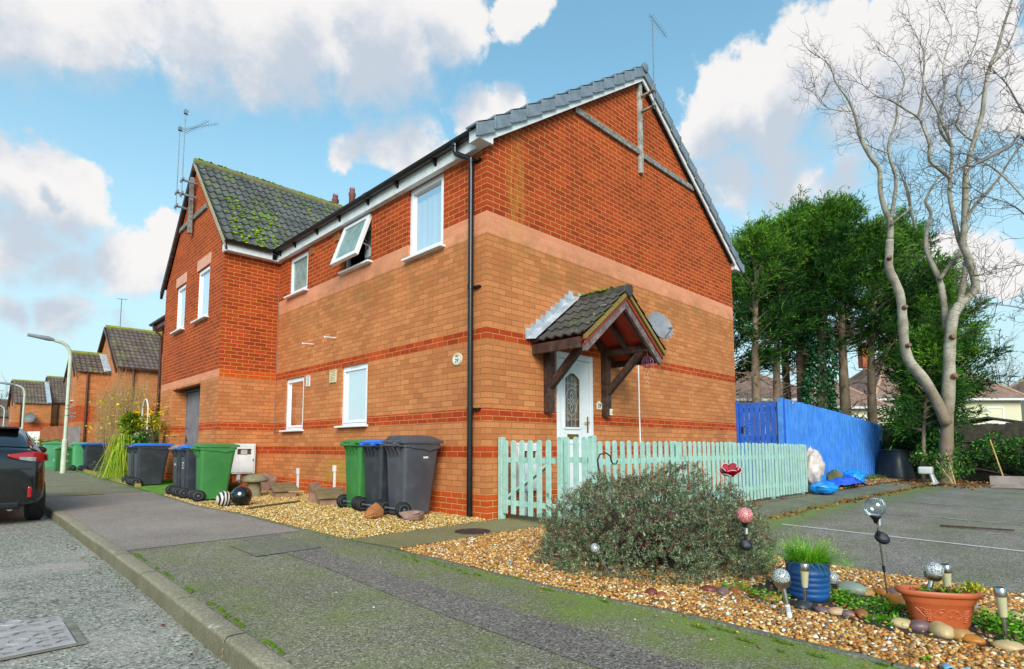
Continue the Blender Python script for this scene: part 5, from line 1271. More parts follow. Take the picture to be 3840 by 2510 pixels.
LIMBS = [[(14.85, -2.49, -0.23, 0.26), (14.81, -2.56, 0.68, 0.25), (14.77, -2.65, 1.71, 0.24), (14.74, -2.74, 2.74, 0.23), (14.7, -2.81, 3.62, 0.22), (14.72, -2.92, 4.43, 0.21), (14.83, -3.07, 4.76, 0.2)], [(14.83, -3.07, 4.76, 0.17), (14.98, -3.34, 5.05, 0.161), (14.95, -3.43, 5.34, 0.151), (14.73, -3.36, 5.93, 0.142), (14.5, -3.27, 6.33, 0.133), (14.42, -3.32, 6.73, 0.123), (14.32, -3.4, 7.48, 0.114), (14.22, -3.48, 8.29, 0.105), (14.25, -3.67, 8.98, 0.095), (14.28, -3.87, 9.66, 0.086), (14.22, -3.98, 10.33, 0.077), (14.2, -4.11, 10.88, 0.067), (14.24, -4.28, 11.3, 0.058), (14.25, -4.45, 11.9, 0.049), (14.28, -4.64, 12.5, 0.039), (14.26, -4.74, 12.79, 0.03)], [(14.83, -3.07, 4.76, 0.13), (14.83, -3.18, 5.36, 0.12), (14.82, -3.29, 6.03, 0.11), (14.63, -3.19, 6.48, 0.1), (14.45, -3.12, 7.11, 0.09), (14.29, -3.08, 7.76, 0.08), (14.24, -3.14, 8.3, 0.07), (14.19, -3.21, 9.01, 0.06), (13.95, -3.08, 9.6, 0.05), (13.76, -2.98, 10.01, 0.04), (13.48, -2.81, 10.54, 0.03), (13.32, -2.76, 11.12, 0.02)], [(14.18, -3.12, 8.16, 0.08), (13.93, -2.94, 8.39, 0.072), (13.69, -2.77, 8.61, 0.065), (13.62, -2.8, 9.02, 0.057), (13.42, -2.71, 9.48, 0.05), (13.28, -2.65, 9.7, 0.042), (12.98, -2.41, 9.92, 0.035), (12.63, -2.14, 10.14, 0.027), (12.33, -1.9, 10.24, 0.02), (12.02, -1.67, 10.51, 0.012)], [(13.36, -2.63, 9.74, 0.055), (13.47, -2.71, 10.2, 0.046), (13.54, -2.76, 10.78, 0.037), (13.59, -2.82, 11.55, 0.028), (13.52, -2.73, 12.02, 0.019), (13.39, -2.57, 12.55, 0.01)], [(14.3, -3.2, 9.06, 0.06), (14.14, -3.0, 9.53, 0.053), (14.18, -2.99, 10.0, 0.046), (14.34, -3.13, 10.66, 0.039), (14.35, -3.11, 11.26, 0.031), (14.45, -3.18, 11.81, 0.024), (14.64, -3.34, 12.48, 0.017), (14.56, -3.23, 13.1, 0.01)], [(14.67, -3.3, 6.8, 0.07), (14.6, -3.5, 7.29, 0.061), (14.68, -3.84, 7.7, 0.052), (14.72, -4.13, 8.05, 0.043), (14.66, -4.33, 8.39, 0.033), (14.71, -4.63, 8.78, 0.024), (14.72, -4.88, 9.04, 0.015)], [(14.37, -3.46, 8.35, 0.05), (14.36, -3.82, 8.41, 0.043), (14.48, -4.23, 7.87, 0.035), (14.53, -4.55, 7.24, 0.028), (14.47, -4.81, 6.85, 0.02)], [(14.35, -3.67, 9.02, 0.05), (14.23, -3.46, 9.31, 0.045), (14.2, -3.34, 9.6, 0.04), (14.36, -3.44, 10.13, 0.035), (14.36, -3.37, 10.55, 0.03), (14.55, -3.5, 11.16, 0.025), (14.82, -3.72, 11.78, 0.02), (15.02, -3.88, 12.46, 0.015), (15.05, -3.87, 13.15, 0.01)], [(14.33, -3.87, 9.68, 0.03), (14.03, -3.63, 9.4, 0.024), (13.88, -3.53, 9.01, 0.018), (13.72, -3.41, 8.57, 0.012)], [(14.35, -3.97, 10.39, 0.03), (14.25, -3.69, 10.04, 0.023), (14.22, -3.49, 9.8, 0.017), (14.14, -3.25, 9.61, 0.01)], [(14.14, -4.11, 10.85, 0.04), (14.24, -4.43, 11.17, 0.03), (14.24, -4.68, 11.71, 0.02), (14.17, -4.86, 12.18, 0.01)], [(15.14, -2.72, 4.04, 0.14), (15.05, -2.69, 5.12, 0.128), (15.03, -2.64, 5.61, 0.116), (14.88, -2.49, 6.17, 0.103), (14.84, -2.41, 6.57, 0.091), (14.89, -2.46, 7.17, 0.079), (15.01, -2.55, 7.58, 0.067), (14.95, -2.45, 7.95, 0.054), (15.1, -2.57, 8.33, 0.042), (15.33, -2.77, 8.75, 0.03)], [(14.89, -2.66, 5.58, 0.09), (14.94, -2.9, 5.96, 0.083), (15.02, -3.16, 6.3, 0.077), (14.92, -3.22, 6.45, 0.07)], [(15.65, -2.08, 7.42, 0.07), (15.61, -2.0, 7.92, 0.053), (15.52, -1.92, 8.69, 0.037), (15.45, -1.81, 9.2, 0.02)], [(14.64, -2.63, 1.49, 0.19), (14.34, -2.45, 2.22, 0.184), (14.06, -2.26, 2.73, 0.178), (13.77, -2.05, 3.14, 0.171), (13.61, -1.97, 3.58, 0.165), (13.51, -1.98, 4.25, 0.159), (13.41, -1.98, 4.88, 0.153), (13.28, -1.93, 5.24, 0.147), (13.09, -1.82, 5.68, 0.14), (13.04, -1.85, 6.09, 0.134), (13.01, -1.89, 6.45, 0.128)], [(13.01, -1.89, 6.45, 0.128), (12.98, -1.93, 6.9, 0.118), (12.83, -1.85, 7.26, 0.109), (12.7, -1.8, 7.73, 0.099), (12.62, -1.82, 8.32, 0.089), (12.43, -1.69, 8.61, 0.08), (12.22, -1.55, 9.02, 0.07), (12.1, -1.5, 9.37, 0.06), (11.96, -1.44, 9.84, 0.051), (11.8, -1.34, 10.19, 0.041), (11.54, -1.16, 10.6, 0.031), (11.39, -1.09, 11.0, 0.022), (11.17, -0.92, 11.23, 0.012)], [(12.99, -1.93, 6.91, 0.08), (13.05, -2.03, 7.52, 0.073), (13.08, -2.1, 8.13, 0.066), (12.96, -2.02, 8.63, 0.06), (12.92, -2.0, 9.0, 0.053), (12.99, -2.08, 9.37, 0.046), (13.08, -2.18, 9.75, 0.039), (13.11, -2.25, 10.31, 0.032), (13.23, -2.41, 10.86, 0.026), (13.05, -2.27, 11.37, 0.019), (12.85, -2.06, 11.62, 0.012)], [(12.86, -2.02, 8.78, 0.03), (12.54, -1.79, 8.87, 0.025), (12.22, -1.55, 9.02, 0.02)], [(11.85, -1.42, 9.8, 0.025), (11.39, -1.06, 9.82, 0.019), (11.05, -0.85, 10.02, 0.014), (10.9, -0.82, 10.33, 0.008)], [(12.88, -1.95, 6.81, 0.05), (12.87, -2.13, 6.94, 0.043), (12.92, -2.38, 7.15, 0.035), (12.76, -2.43, 7.42, 0.028), (12.5, -2.39, 7.77, 0.02)]]
LIMBS2 = [[(5.69, -5.15, 4.62, 0.035), (5.22, -4.89, 4.99, 0.031), (4.94, -4.76, 4.81, 0.027), (4.59, -4.55, 4.6, 0.023), (4.31, -4.42, 4.44, 0.018), (4.08, -4.35, 4.38, 0.014), (3.8, -4.21, 4.2, 0.01)], [(6.18, -5.12, 5.01, 0.02), (5.91, -4.97, 5.42, 0.016), (5.69, -4.85, 5.68, 0.013), (5.5, -4.76, 5.92, 0.009), (5.31, -4.66, 6.05, 0.005)], [(6.62, -5.13, 3.81, 0.015), (6.1, -4.8, 4.23, 0.012), (5.79, -4.65, 4.34, 0.009), (5.46, -4.46, 4.39, 0.007), (5.17, -4.33, 4.47, 0.004)], [(6.82, -5.16, 3.58, 0.01), (6.19, -4.76, 3.51, 0.008), (5.69, -4.48, 3.34, 0.005), (5.3, -4.32, 3.24, 0.003)], [(7.16, -5.09, 2.57, 0.015), (6.58, -4.79, 2.87, 0.011), (6.05, -4.5, 2.93, 0.008), (5.63, -4.32, 2.89, 0.004)]]
def limb_tree(lab, limbs, loc, bark, ntw, tw, depth_, roots=True):
    t = thing('bare_tree', lab, 'tree', loc); O = Vector(loc); m = MB(); tips = []
    for i, P in enumerate(limbs):
        pts = [Vector(p[:3])-O for p in P]; rs = [p[3]*((.74 if i in (0, 15) else .63) if roots else 1) for p in P]
        fine, fr = [], []
        for a in range(len(pts)-1):                     # Catmull-Rom smoothing with a little knobbly noise
            p0, p1, p2, p3 = pts[max(a-1, 0)], pts[a], pts[a+1], pts[min(a+2, len(pts)-1)]
            for u in (0, .25, .5, .75):
                q = .5*((2*p1)+(p2-p0)*u+(2*p0-5*p1+4*p2-p3)*u*u+(3*p1-p0-3*p2+p3)*u**3); fine.append(q); fr.append((rs[a]+(rs[a+1]-rs[a])*u)*random.uniform(.94, 1.08))
        fine.append(pts[-1]); fr.append(rs[-1])
        if roots and i == 0: fr = [q*.88 for q in fr]; fr[0] *= 1.2
        m.tube(fine, fr, 10 if max(fr) > .06 else 6); tips.append((fine, fr))
    m.build('trunk', bark, t, smooth=True, angle=180)
    if roots:
        for k, q, d in ((0, 12, (-.5, -.6, .2)), (15, 16, (-.6, -.6, .1)), (15, 22, (-.6, -.5, .2)), (15, 34, (-.8, -.3, .3)), (0, 17, (-.7, -.4, .1))):
            f, r = tips[k]; q = min(q, len(f)-1); p = f[q]; d = Vector(d).normalized(); m = MB(); m.tube([p, p+d*(r[q]+.05), p+d*(r[q]+.09)], [r[q]*.75, r[q]*.5, r[q]*.42], 10)
            m.build('pruned_stub', pm('brown_cut_knot', '#6b4a3a', '#8a6a56', 9, .9), t, smooth=True)
    m = MB()
    for f, r in tips:
        for a in range(2, len(f)):
            if r[a] > .085: continue
            n = ntw if r[a] < .05 else ntw*.55
            for _ in range(int(n)+(random.random() < n % 1)):
                d = (f[a]-f[a-1]).normalized(); d = (d*.5+Vector((random.gauss(0, .8), random.gauss(0, .8), random.gauss(.25, .6)))).normalized()
                twigs(m, f[a], d, random.uniform(.35, 1.2)*tw, .009*tw, 2, .75, .15, 3, 4, .34, .003)
        d = (f[-1]-f[-2]).normalized()
        for _ in range(3): twigs(m, f[-1], d, random.uniform(.5, 1.)*tw, .010*tw, 2, .6, .2, 3, 4, .3, .003)
    m.build('twigs', TWIGB, t, recalc=False)
    return t
limb_tree('large pale barked bare tree with forked white trunks by the old dark fence', LIMBS, (14.9, -2.5, -.15), PALEB, .9, .8, 15)
limb_tree('bare grey branches reaching in from the right edge of the view', LIMBS2, (9.6, -6.9, -.2), pm('dark_grey_bark', '#6f6d70', '#8d8a8c', 4, .8), 1.2, .55, 8, roots=False)
def wild_tree(lab, x, y, h, seed, bark=TWIGB):
    random.seed(seed); t = thing('bare_tree', lab, 'tree', (x, y, 0)); m = MB(); m.tube([(0, 0, -1), (.05, 0, h*.2), (0, .05, h*.34)], [.17, .14, .11], 8)
    for k in range(8):
        a = 2*PI*k/8; twigs(m, (0, 0, h*.22+.06*h*random.random()), (math.cos(a)*.8, math.sin(a)*.8, 1), h*.42, .06, 4, .55, .2, 3, 4, .16, .012)
    m.build('trunk', bark, t, recalc=False)
wild_tree('distant leafless tree between the cream houses', 49.5, -.6, 9.2, 5)
wild_tree('distant leafless tree at the far end of the street', -3.2, 74, 8, 8)
random.seed(21)

# ------------------------------------------------------------------ conifers behind the blue fence
def conifer(lab, x, y, top, z0, rad, r, lean=(0, 0), nb=62, ivy=False, sparse=1.0, bare=True):
    zb = tz(x, y); t = thing('conifer_tree', lab, 'tree', (x, y, zb)); H = top-zb
    m = MB(); m.tube([(lean[0]*u**2+.05*math.sin(u*9), lean[1]*u**2, -.2+H*.97*u) for u in np.linspace(0, 1, 12)], [r*(1.1-u*.95)+.012 for u in np.linspace(0, 1, 12)], 10)
    m.build('trunk', BROWNB, t, smooth=True, angle=180)
    m = MB(); C = []; Dd = []; L_s = []; col = []
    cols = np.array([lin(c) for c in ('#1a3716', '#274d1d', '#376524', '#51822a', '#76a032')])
    for b in range(nb+9):
        u = (b+random.random())/nb if b < nb else random.uniform(.8, 1.0); z = z0-zb+(H-(z0-zb))*u**.9; az = random.uniform(0, 2*PI)
        prof = (1.06-u)**.62*min(1, (u+.22)*2.6); L = rad*prof*random.uniform(.5, 1.1)+.25
        d = Vector((math.cos(az), math.sin(az), random.uniform(.05, .6)+u*1.5)).normalized()+Vector((.25, -.25, 0))
        if b >= nb: L = random.uniform(.7, 1.3); d = Vector((random.gauss(.2, .25), random.gauss(-.2, .25), 1.1)); z = min(z, H*.97)
        p0 = Vector((lean[0]*(z/H)**2, lean[1]*(z/H)**2, z)); pts = [p0]
        for i in range(5):
            d = (d+Vector((random.gauss(0, .12), random.gauss(0, .12), random.gauss(.02, .1)))).normalized(); pts.append(pts[-1]+d*L/5)
        m.tube(pts, [.035, .028, .02, .014, .01, .006], 4, False)
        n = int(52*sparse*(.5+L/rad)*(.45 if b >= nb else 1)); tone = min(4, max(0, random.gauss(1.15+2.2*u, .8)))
        for _ in range(n):
            q = random.uniform(.22, 1)**.75*4.999; i = int(q); pc = pts[i].lerp(pts[i+1], q-i)+Vector((random.gauss(0, .13), random.gauss(0, .13), random.gauss(0, .09)))
            dd = (d*.8+Vector((random.gauss(0, .55), random.gauss(0, .55), random.gauss(.25, .45)))).normalized()
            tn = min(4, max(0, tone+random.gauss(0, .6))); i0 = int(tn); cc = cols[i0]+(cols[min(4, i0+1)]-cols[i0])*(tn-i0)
            sl = random.uniform(.28, .62)
            for _k in range(10):
                w = _k/10; sd_ = 1 if _k % 2 else -1; lat = dd.cross(Vector((0, 0, 1))); g3 = Vector((random.gauss(0, .16), random.gauss(0, .16), random.gauss(0, .14)))
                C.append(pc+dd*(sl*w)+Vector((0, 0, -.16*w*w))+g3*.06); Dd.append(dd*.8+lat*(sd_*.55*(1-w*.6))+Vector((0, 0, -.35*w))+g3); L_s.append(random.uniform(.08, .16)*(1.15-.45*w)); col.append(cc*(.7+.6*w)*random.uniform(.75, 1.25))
    if bare:
        for _ in range(16):
            z = random.uniform(1.2, z0-zb+.8); az = random.uniform(0, 2*PI)
            twigs(m, (lean[0]*(z/H)**2, lean[1]*(z/H)**2, z), (math.cos(az), math.sin(az), .25), random.uniform(.5, 1.3), .022, 2, .5, .1, 2, 4, .2, .006)
    m.build('branches', BROWNB, t, recalc=False)
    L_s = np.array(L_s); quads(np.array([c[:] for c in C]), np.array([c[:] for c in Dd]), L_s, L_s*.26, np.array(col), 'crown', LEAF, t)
    if ivy:
        n = 5200; a = RNG.uniform(0, 2*PI, n); z = RNG.uniform(.3, 5.4, n); rr = (.43+.10*np.sin(z*2.1+a)+RNG.normal(0, .06, n))*np.clip(1.25-z*.07, .6, 1.2)
        Cc = np.stack([rr*np.cos(a), rr*np.sin(a), z], 1); Dv = np.stack([np.cos(a)*.6, np.sin(a)*.6, -.8+RNG.normal(0, .4, n)], 1)+RNG.normal(0, .3, (n, 3)); l = RNG.uniform(.07, .13, n)
        quads(Cc, Dv, l, l*.9, pal(('#2a5f38', '#3a7548', '#1f4a2a', '#74a582'), n, (.4, .3, .2, .1)), 'ivy', LEAF, t)
CON = [('tall conifer nearest the house corner behind the blue fence', 15.62, 2.89, 8.3, 3.7, 2.1, .19, {}),
       ('conifer with a thin leaning trunk, second from the house', 16.74, 2.62, 8.8, 4.3, 2.2, .16, {}),
       ('thick trunked conifer just left of the ivy covered one', 17.89, 2.05, 9.5, 4.1, 2.3, .25, {}),
       ('conifer with its trunk wrapped in dark ivy', 17.51, 1.3, 9.3, 4.5, 2.2, .22, dict(ivy=True)),
       ('straight bare trunked conifer just right of the ivy tree', 17.87, .65, 9.4, 4.1, 2.3, .2, {}),
       ('slim trunked conifer with crooked side branches at the fence end', 18.07, -.1, 8.2, 3.6, 2.3, .17, {}),
       ('conifer standing behind the row, between the thin and thick trunks', 20.63, 3.56, 10.2, 3.4, 2.5, .2, {}),
       ('conifer standing behind the row at its right end', 21.0, -.6, 9.2, 3.2, 2.6, .2, {}),
       ('conifer half hidden behind the house corner', 18.06, 4.9, 8.8, 3.2, 2.5, .2, {}),
       ('low feathery conifer behind the pale forked tree', 18.8, -1.7, 6.6, 1.3, 2.5, .14, dict(nb=80, bare=False, sparse=1.2)),
       ('young bright green conifer with feathery sprays in front of the pale forked tree', 14.95, -2.0, 3.6, 1.25, 1.0, .05, dict(nb=42, bare=False, sparse=.8))]
for i, (lab, x, y, top, z0, rad, r, kw) in enumerate(CON):
    random.seed(100+i); conifer(lab, x, y, top, z0, rad, r, lean=(random.uniform(-.2, .5), random.uniform(-.5, .1)), **kw)
random.seed(33)

# ------------------------------------------------------------------ shrubs
def shrub(name, lab, cat, c, rx, ry, h, n, ll, lw, cols, p=None, stems=20, sm=None, up=.4, zlo=.0, part='foliage', shell=.55, group=None, flow=None):
    x, y = c; zb = tz(x, y); t = thing(name, lab, cat, (x, y, zb), 0, group)
    k = 26; cc = np.stack([RNG.normal(0, .45, k)*rx, RNG.normal(0, .45, k)*ry, (zlo+(1-zlo)*RNG.uniform(.15, .8, k))*h], 1); rr = RNG.uniform(.22, .42, k)*min(rx, ry, h)*1.3
    i = RNG.integers(k, size=n); dv = RNG.normal(size=(n, 3)); dv /= np.linalg.norm(dv, axis=1, keepdims=True)
    C = cc[i]+dv*(rr[i]*RNG.uniform(shell, 1.05, n))[:, None]; C[:, 2] = np.clip(C[:, 2], .02+zlo*h*.6, h*1.1)
    Dv = dv+RNG.normal(0, .6, (n, 3)); Dv[:, 2] += up; l = ll*RNG.uniform(.6, 1.3, n)
    col = pal(cols, n, p)*(np.repeat(RNG.uniform(.75, 1.25, (k, 1)), 1, 1)[i])
    quads(C, Dv, l, l*lw, col, part, LEAF, t)
    if stems:
        m = MB()
        for s in range(stems):
            q = cc[random.randrange(k)]; m.tube([(random.gauss(0, .1)*rx, random.gauss(0, .1)*ry, 0), (q[0]*.4, q[1]*.4, q[2]*.55), tuple(q), (q[0]*1.3, q[1]*1.3, q[2]+.2*h)], [.016, .012, .008, .004], 4, False)
        m.build('stems', sm or TWIGB, t, recalc=False)
    if flow:
        fc, fn, fs = flow; j = RNG.integers(n, size=fn); quads(C[j]+RNG.normal(0, .03, (fn, 3)), RNG.normal(0, 1, (fn, 3)), np.full(fn, fs), np.full(fn, fs*.8), pal((fc,), fn), 'flowers', LEAF, t)
    return t
# left of the wing, along the neighbour's front garden
def twig_shrub():
    t = thing('tall_shrub', 'tall brown twiggy shrub with a few yellow flowers beside the street lamp', 'shrub', (-.68, 17.6, .1)); m = MB()
    for _ in range(430):
        a = random.uniform(0, 2*PI); d = random.random()**.5; x, y = .42*d*math.cos(a), 2.5*d*math.sin(a); h = random.uniform(1.4, 3.0)
        pts = [(x, y, 0)]
        for i in range(5): pts.append((pts[-1][0]+random.gauss(0, .06)+x*.05, pts[-1][1]+random.gauss(0, .07)+y*.03, pts[-1][2]+h/5))
        m.tube(pts, [.009, .008, .007, .006, .005, .003], 3, False)
        for _k in range(3):
            p = pts[random.randint(2, 5)]; twigs(m, p, (random.gauss(0, .3), random.gauss(0, .3), 1), .5, .004, 0, .5, .2, 2, 3, .2)
    m.build('stems', pm('tan_dry_stem', '#8a6a44', '#a5875c', 5, .85), t, recalc=False)
    n = 6000; C = np.stack([RNG.normal(0, .28, n), RNG.normal(0, 1.4, n), RNG.uniform(.4, 2.7, n)], 1); quads(C, RNG.normal(0, 1, (n, 3)), np.full(n, .06), np.full(n, .02), pal(('#a58a5c', '#8a744a', '#b59a68', '#7a8a34'), n), 'dry_leaves', LEAF, t)
    n = 420; C = np.stack([RNG.normal(-.05, .3, n), RNG.normal(0, 1.4, n), RNG.uniform(.7, 2.5, n)], 1); quads(C, RNG.normal(0, 1, (n, 3)), np.full(n, .09), np.full(n, .07), pal(('#e0b90a', '#d8c01a'), n), 'flowers', LEAF, t)
twig_shrub()
shrub('leafy_shrub', 'bright green leafy shrub in front of the tall brown twigs', 'shrub', (-.85, 13.7), .5, 1.9, 1.95, 10000, .10, .5, ('#5d8a1c', '#86a524', '#3f6a1e', '#b0b02a', '#8a6a36'), (.26, .24, .16, .2, .14), flow=('#e0c010', 60, .08))
shrub('ivy_mound', 'dark ivy mound with pale glossy leaves next to the wing', 'shrub', (-1.15, 11.9), .5, .55, 1.25, 2600, .09, .8, ('#23501f', '#2f6327', '#6a9a2e', '#aab98a'), (.4, .3, .2, .1))
def mahonia():
    t = thing('mahonia_shrub', 'small crooked shrub with yellow flower spikes in front of the wing pier', 'shrub', (-1.26, 10.08, .05)); m = MB(); C = []; Dv = []
    for a, l, h in ((.3, .25, 1.75), (2.2, .3, 1.4), (4.0, .35, 1.55), (5.2, .2, 1.2)):
        pts = [(0, 0, 0), (.1*math.cos(a), .1*math.sin(a), h*.35), (l*math.cos(a)*.6, l*math.sin(a)*.6, h*.7), (l*math.cos(a), l*math.sin(a), h)]
        m.tube(pts, [.03, .025, .018, .012], 6)
        for _ in range(60):
            p = Vector(pts[-1])+Vector((random.gauss(0, .14), random.gauss(0, .16), random.gauss(.05, .13))); C.append(p[:]); Dv.append((random.gauss(0, 1), random.gauss(0, 1), random.gauss(.1, .5)))
        for _k in range(3): twigs(m, pts[2], (random.gauss(0, 1), random.gauss(0, 1), .6), .4, .008, 1, .6)
    m.build('stems', pm('dark_crooked_stem', '#4a3a2c', '#5f4c3a', 8, .9), t, recalc=False)
    n = len(C); quads(np.array(C), np.array(Dv), RNG.uniform(.09, .17, n), RNG.uniform(.03, .05, n), pal(('#8a9a1c', '#c9a80e', '#d8b010', '#5a7a1c'), n, (.25, .3, .25, .2)), 'foliage', LEAF, t)
mahonia()
def droop():
    t = thing('weeping_grass', 'yellow green drooping strap leaves hanging behind the lawn', 'plant', (-1.6, 12.0, .1)); C = []; F = []; Cc = []
    V = []
    for _ in range(900):
        a = random.uniform(0, 2*PI); d = random.uniform(0, .3); x, y = d*math.cos(a), d*math.sin(a)*1.5; w = random.uniform(.003, .008); z = random.uniform(.5, 1.1); c = np.array(lin(random.choice(('#8aa81a', '#a3b82a', '#5f8a14', '#c0c04a'))))*random.uniform(.7, 1.2)
        ja, jb = random.gauss(0, .12), random.gauss(0, .16)
        for i in range(6):
            u = i/5; p = (x*(1+.6*u)+ja*u, y*(1+.6*u)+jb*u, z*(1-u**1.4)*(1)+.03); s = w*(1-.5*u); V += [(p[0]-s*math.sin(a), p[1]+s*math.cos(a), p[2]), (p[0]+s*math.sin(a), p[1]-s*math.cos(a), p[2])]; Cc += [c, c]
            if i: b = len(V)-4; F.append((b, b+1, b+3, b+2))
    np_mesh('blades', np.array(V), np.array(F), LEAF, t, np.array(Cc))
droop()
shrub('low_plant', 'low grey brown mounded plant at the edge of the lawn', 'plant', (-1.62, 12.55), .42, .75, .42, 2600, .05, .35, ('#7a6a5c', '#8d7d6c', '#6a7a4a', '#5a4c40'), None, 8)
shrub('clipped_hedge', 'low bright green hedge by the utility cabinets', 'hedge', (-2.15, 21.7), .5, .7, 1.15, 5200, .06, .5, ('#5a8a1e', '#74a62a', '#42701a'), None, 14)
shrub('dark_shrub', 'dark green leafy shrub climbing the old fence by the compost bin', 'shrub', (17.3, -1.75), .8, 1.15, 2.3, 12000, .09, .5, ('#1f4a1c', '#2f6424', '#17381a', '#4d8030'), None, 16)
shrub('dark_shrub', 'mixed green shrub right of the pale tree against the old fence', 'shrub', (17.2, -4.2), .8, 1.4, 2.0, 9000, .09, .5, ('#2a5a22', '#3f7a2c', '#1f4420', '#6a8a3a'), None, 18)
shrub('dark_shrub', 'straggly shrub at the right edge in front of the old fence', 'shrub', (16.6, -6.2), .8, 1.4, 1.8, 6500, .09, .45, ('#3a6a2a', '#557f33', '#2a5026', '#8a7a4a'), None, 26)
shrub('garden_shrub', 'brown leafless shrub between the house corner and the blue gate top', 'shrub', (12.5, 3.2), 1.0, 1.2, 3.0, 2600, .06, .3, ('#5d5238', '#6b6a3a', '#4a4a2a'), None, 60)
shrub('garden_shrub', 'yellow green bush behind the blue fence below the ivy tree', 'shrub', (19.5, .9), .9, 1.5, 2.6, 3000, .08, .45, ('#5f7a2a', '#7a8f36', '#4a6a22', '#8a8a4a'), None, 20)
shrub('tall_evergreen_shrub', 'dark evergreen shrub between the trunks at the left of the ivy clad conifer', 'shrub', (20.3, 3.6), .9, 1.5, 3.2, 7000, .09, .45, ('#24481c', '#33602a', '#1c3a18', '#557a34'), None, 24)
shrub('tall_evergreen_shrub', 'dark evergreen shrub behind the fence end under the conifers', 'shrub', (20.6, -.6), .9, 1.7, 2.9, 7000, .09, .45, ('#24481c', '#33602a', '#1c3a18', '#557a34'), None, 24)
shrub('ground_ivy', 'green ivy and seedlings climbing the foot of the pale tree', 'ivy', (14.95, -2.45), .42, .5, 1.1, 2600, .07, .55, ('#2f6324', '#4a7d2e', '#26501f', '#7a9a4a'), None, 10)
# fences and bits at the street end
def panel(name, lab, cat, p, q, h, m_, slats=True, n=12):
    p, q = Vector((*p, 0)), Vector((*q, 0)); t = thing(name, lab, cat, (p.x, p.y, .1)); d = q-p; m = MB()
    for i in range(n):
        a, b = d*(i/n), d*((i+.93)/n); m.bar((a+b)/2+Vector((0, 0, 0)), (a+b)/2+Vector((0, 0, h+random.uniform(-.02, .02))), (b-a).length, .02, d.cross(Vector((0, 0, 1))))
    m.build('board_panel', m_, t); m = MB(); m.bar(d*0+Vector((.03, .03, h*.8)), d+Vector((.03, .03, h*.8)), .03, .06); m.build('rail', m_, t)
panel('board_fence', 'short brown board fence behind the green hedge', 'fence', (-1.95, 26.4), (-1.45, 24.2), 1.65, pm('brown_fence_board', '#8a4a2a', '#9c5c36', 3, .85), n=14)
panel('board_fence', 'short grey board fence panel beside the brown one', 'fence', (-1.45, 24.1), (-1.1, 22.8), 1.6, pm('grey_fence_board', '#7a6c68', '#8c7e7a', 3, .85), n=10)
def painted_panel():
    t = thing('garden_wall', 'white painted garden wall panel with a wavy red brick coping', 'wall', (-1.95, 28.6, .1)); d = Vector((.42, -1.15, 0))
    m = MB(); m.bar(Vector((0, 0, .75))-d, Vector((0, 0, .75))+d*.3, .12, 1.5, (0, 0, 1)); m.build('wall', pm('flaking_white_paint', '#e3e0da', '#c9b8a8', 6, .9, lo=.5, hi=.62), t)
    m = MB(); m.bar(Vector((0, 0, 1.57))-d, Vector((0, 0, 1.57))+d*.3, .16, .12, (0, 0, 1)); m.bar(Vector((0, 0, .8))+d*.3, Vector((0, 0, .8))+d, .14, 1.6, (0, 0, 1)); m.build('coping', pm('red_brown_brick', '#8d3f22', '#a5532f', 8, .9), t)
painted_panel()
t = thing('garden_arch', 'thin white metal garden arch above the shrubs', 'arch', (-.95, 13.0, .1)); m = MB()
m.tube([(0, -.32, 0), (0, -.32, 1.75)]+[(0, -.32*math.cos(a), 1.75+.35*math.sin(a)) for a in np.linspace(.2, PI-.2, 9)]+[(0, .32, 1.75), (0, .32, 0)], .02, 6); m.build('hoop', pm('white_metal', '#d8d5cf', None, rough=.5), t, smooth=True)
# lawn blades
def grass(name, x0, x1, y0, y1, n, h, cols, kind='stuff'):
    x = RNG.uniform(x0, x1, n); y = RNG.uniform(y0, y1, n); C = np.stack([x, y, tzv(x, y)+.012], 1); Dv = np.stack([RNG.normal(0, .35, n), RNG.normal(0, .35, n), np.ones(n)], 1); l = h*RNG.uniform(.5, 1.3, n)
    o = quads(C, Dv, l, l*.16, pal(cols, n), name, LEAF); o['kind'] = kind; return o
grass('grass', -1.85, -.9, 9.6, 13, 16000, .07, ('#5fa516', '#78bf1c', '#4a8a14'))
grass('grass', 14.4, 18.2, -.9, -.4, 900, .12, ('#4a6a22', '#6a8a2c', '#7a6a3a'))

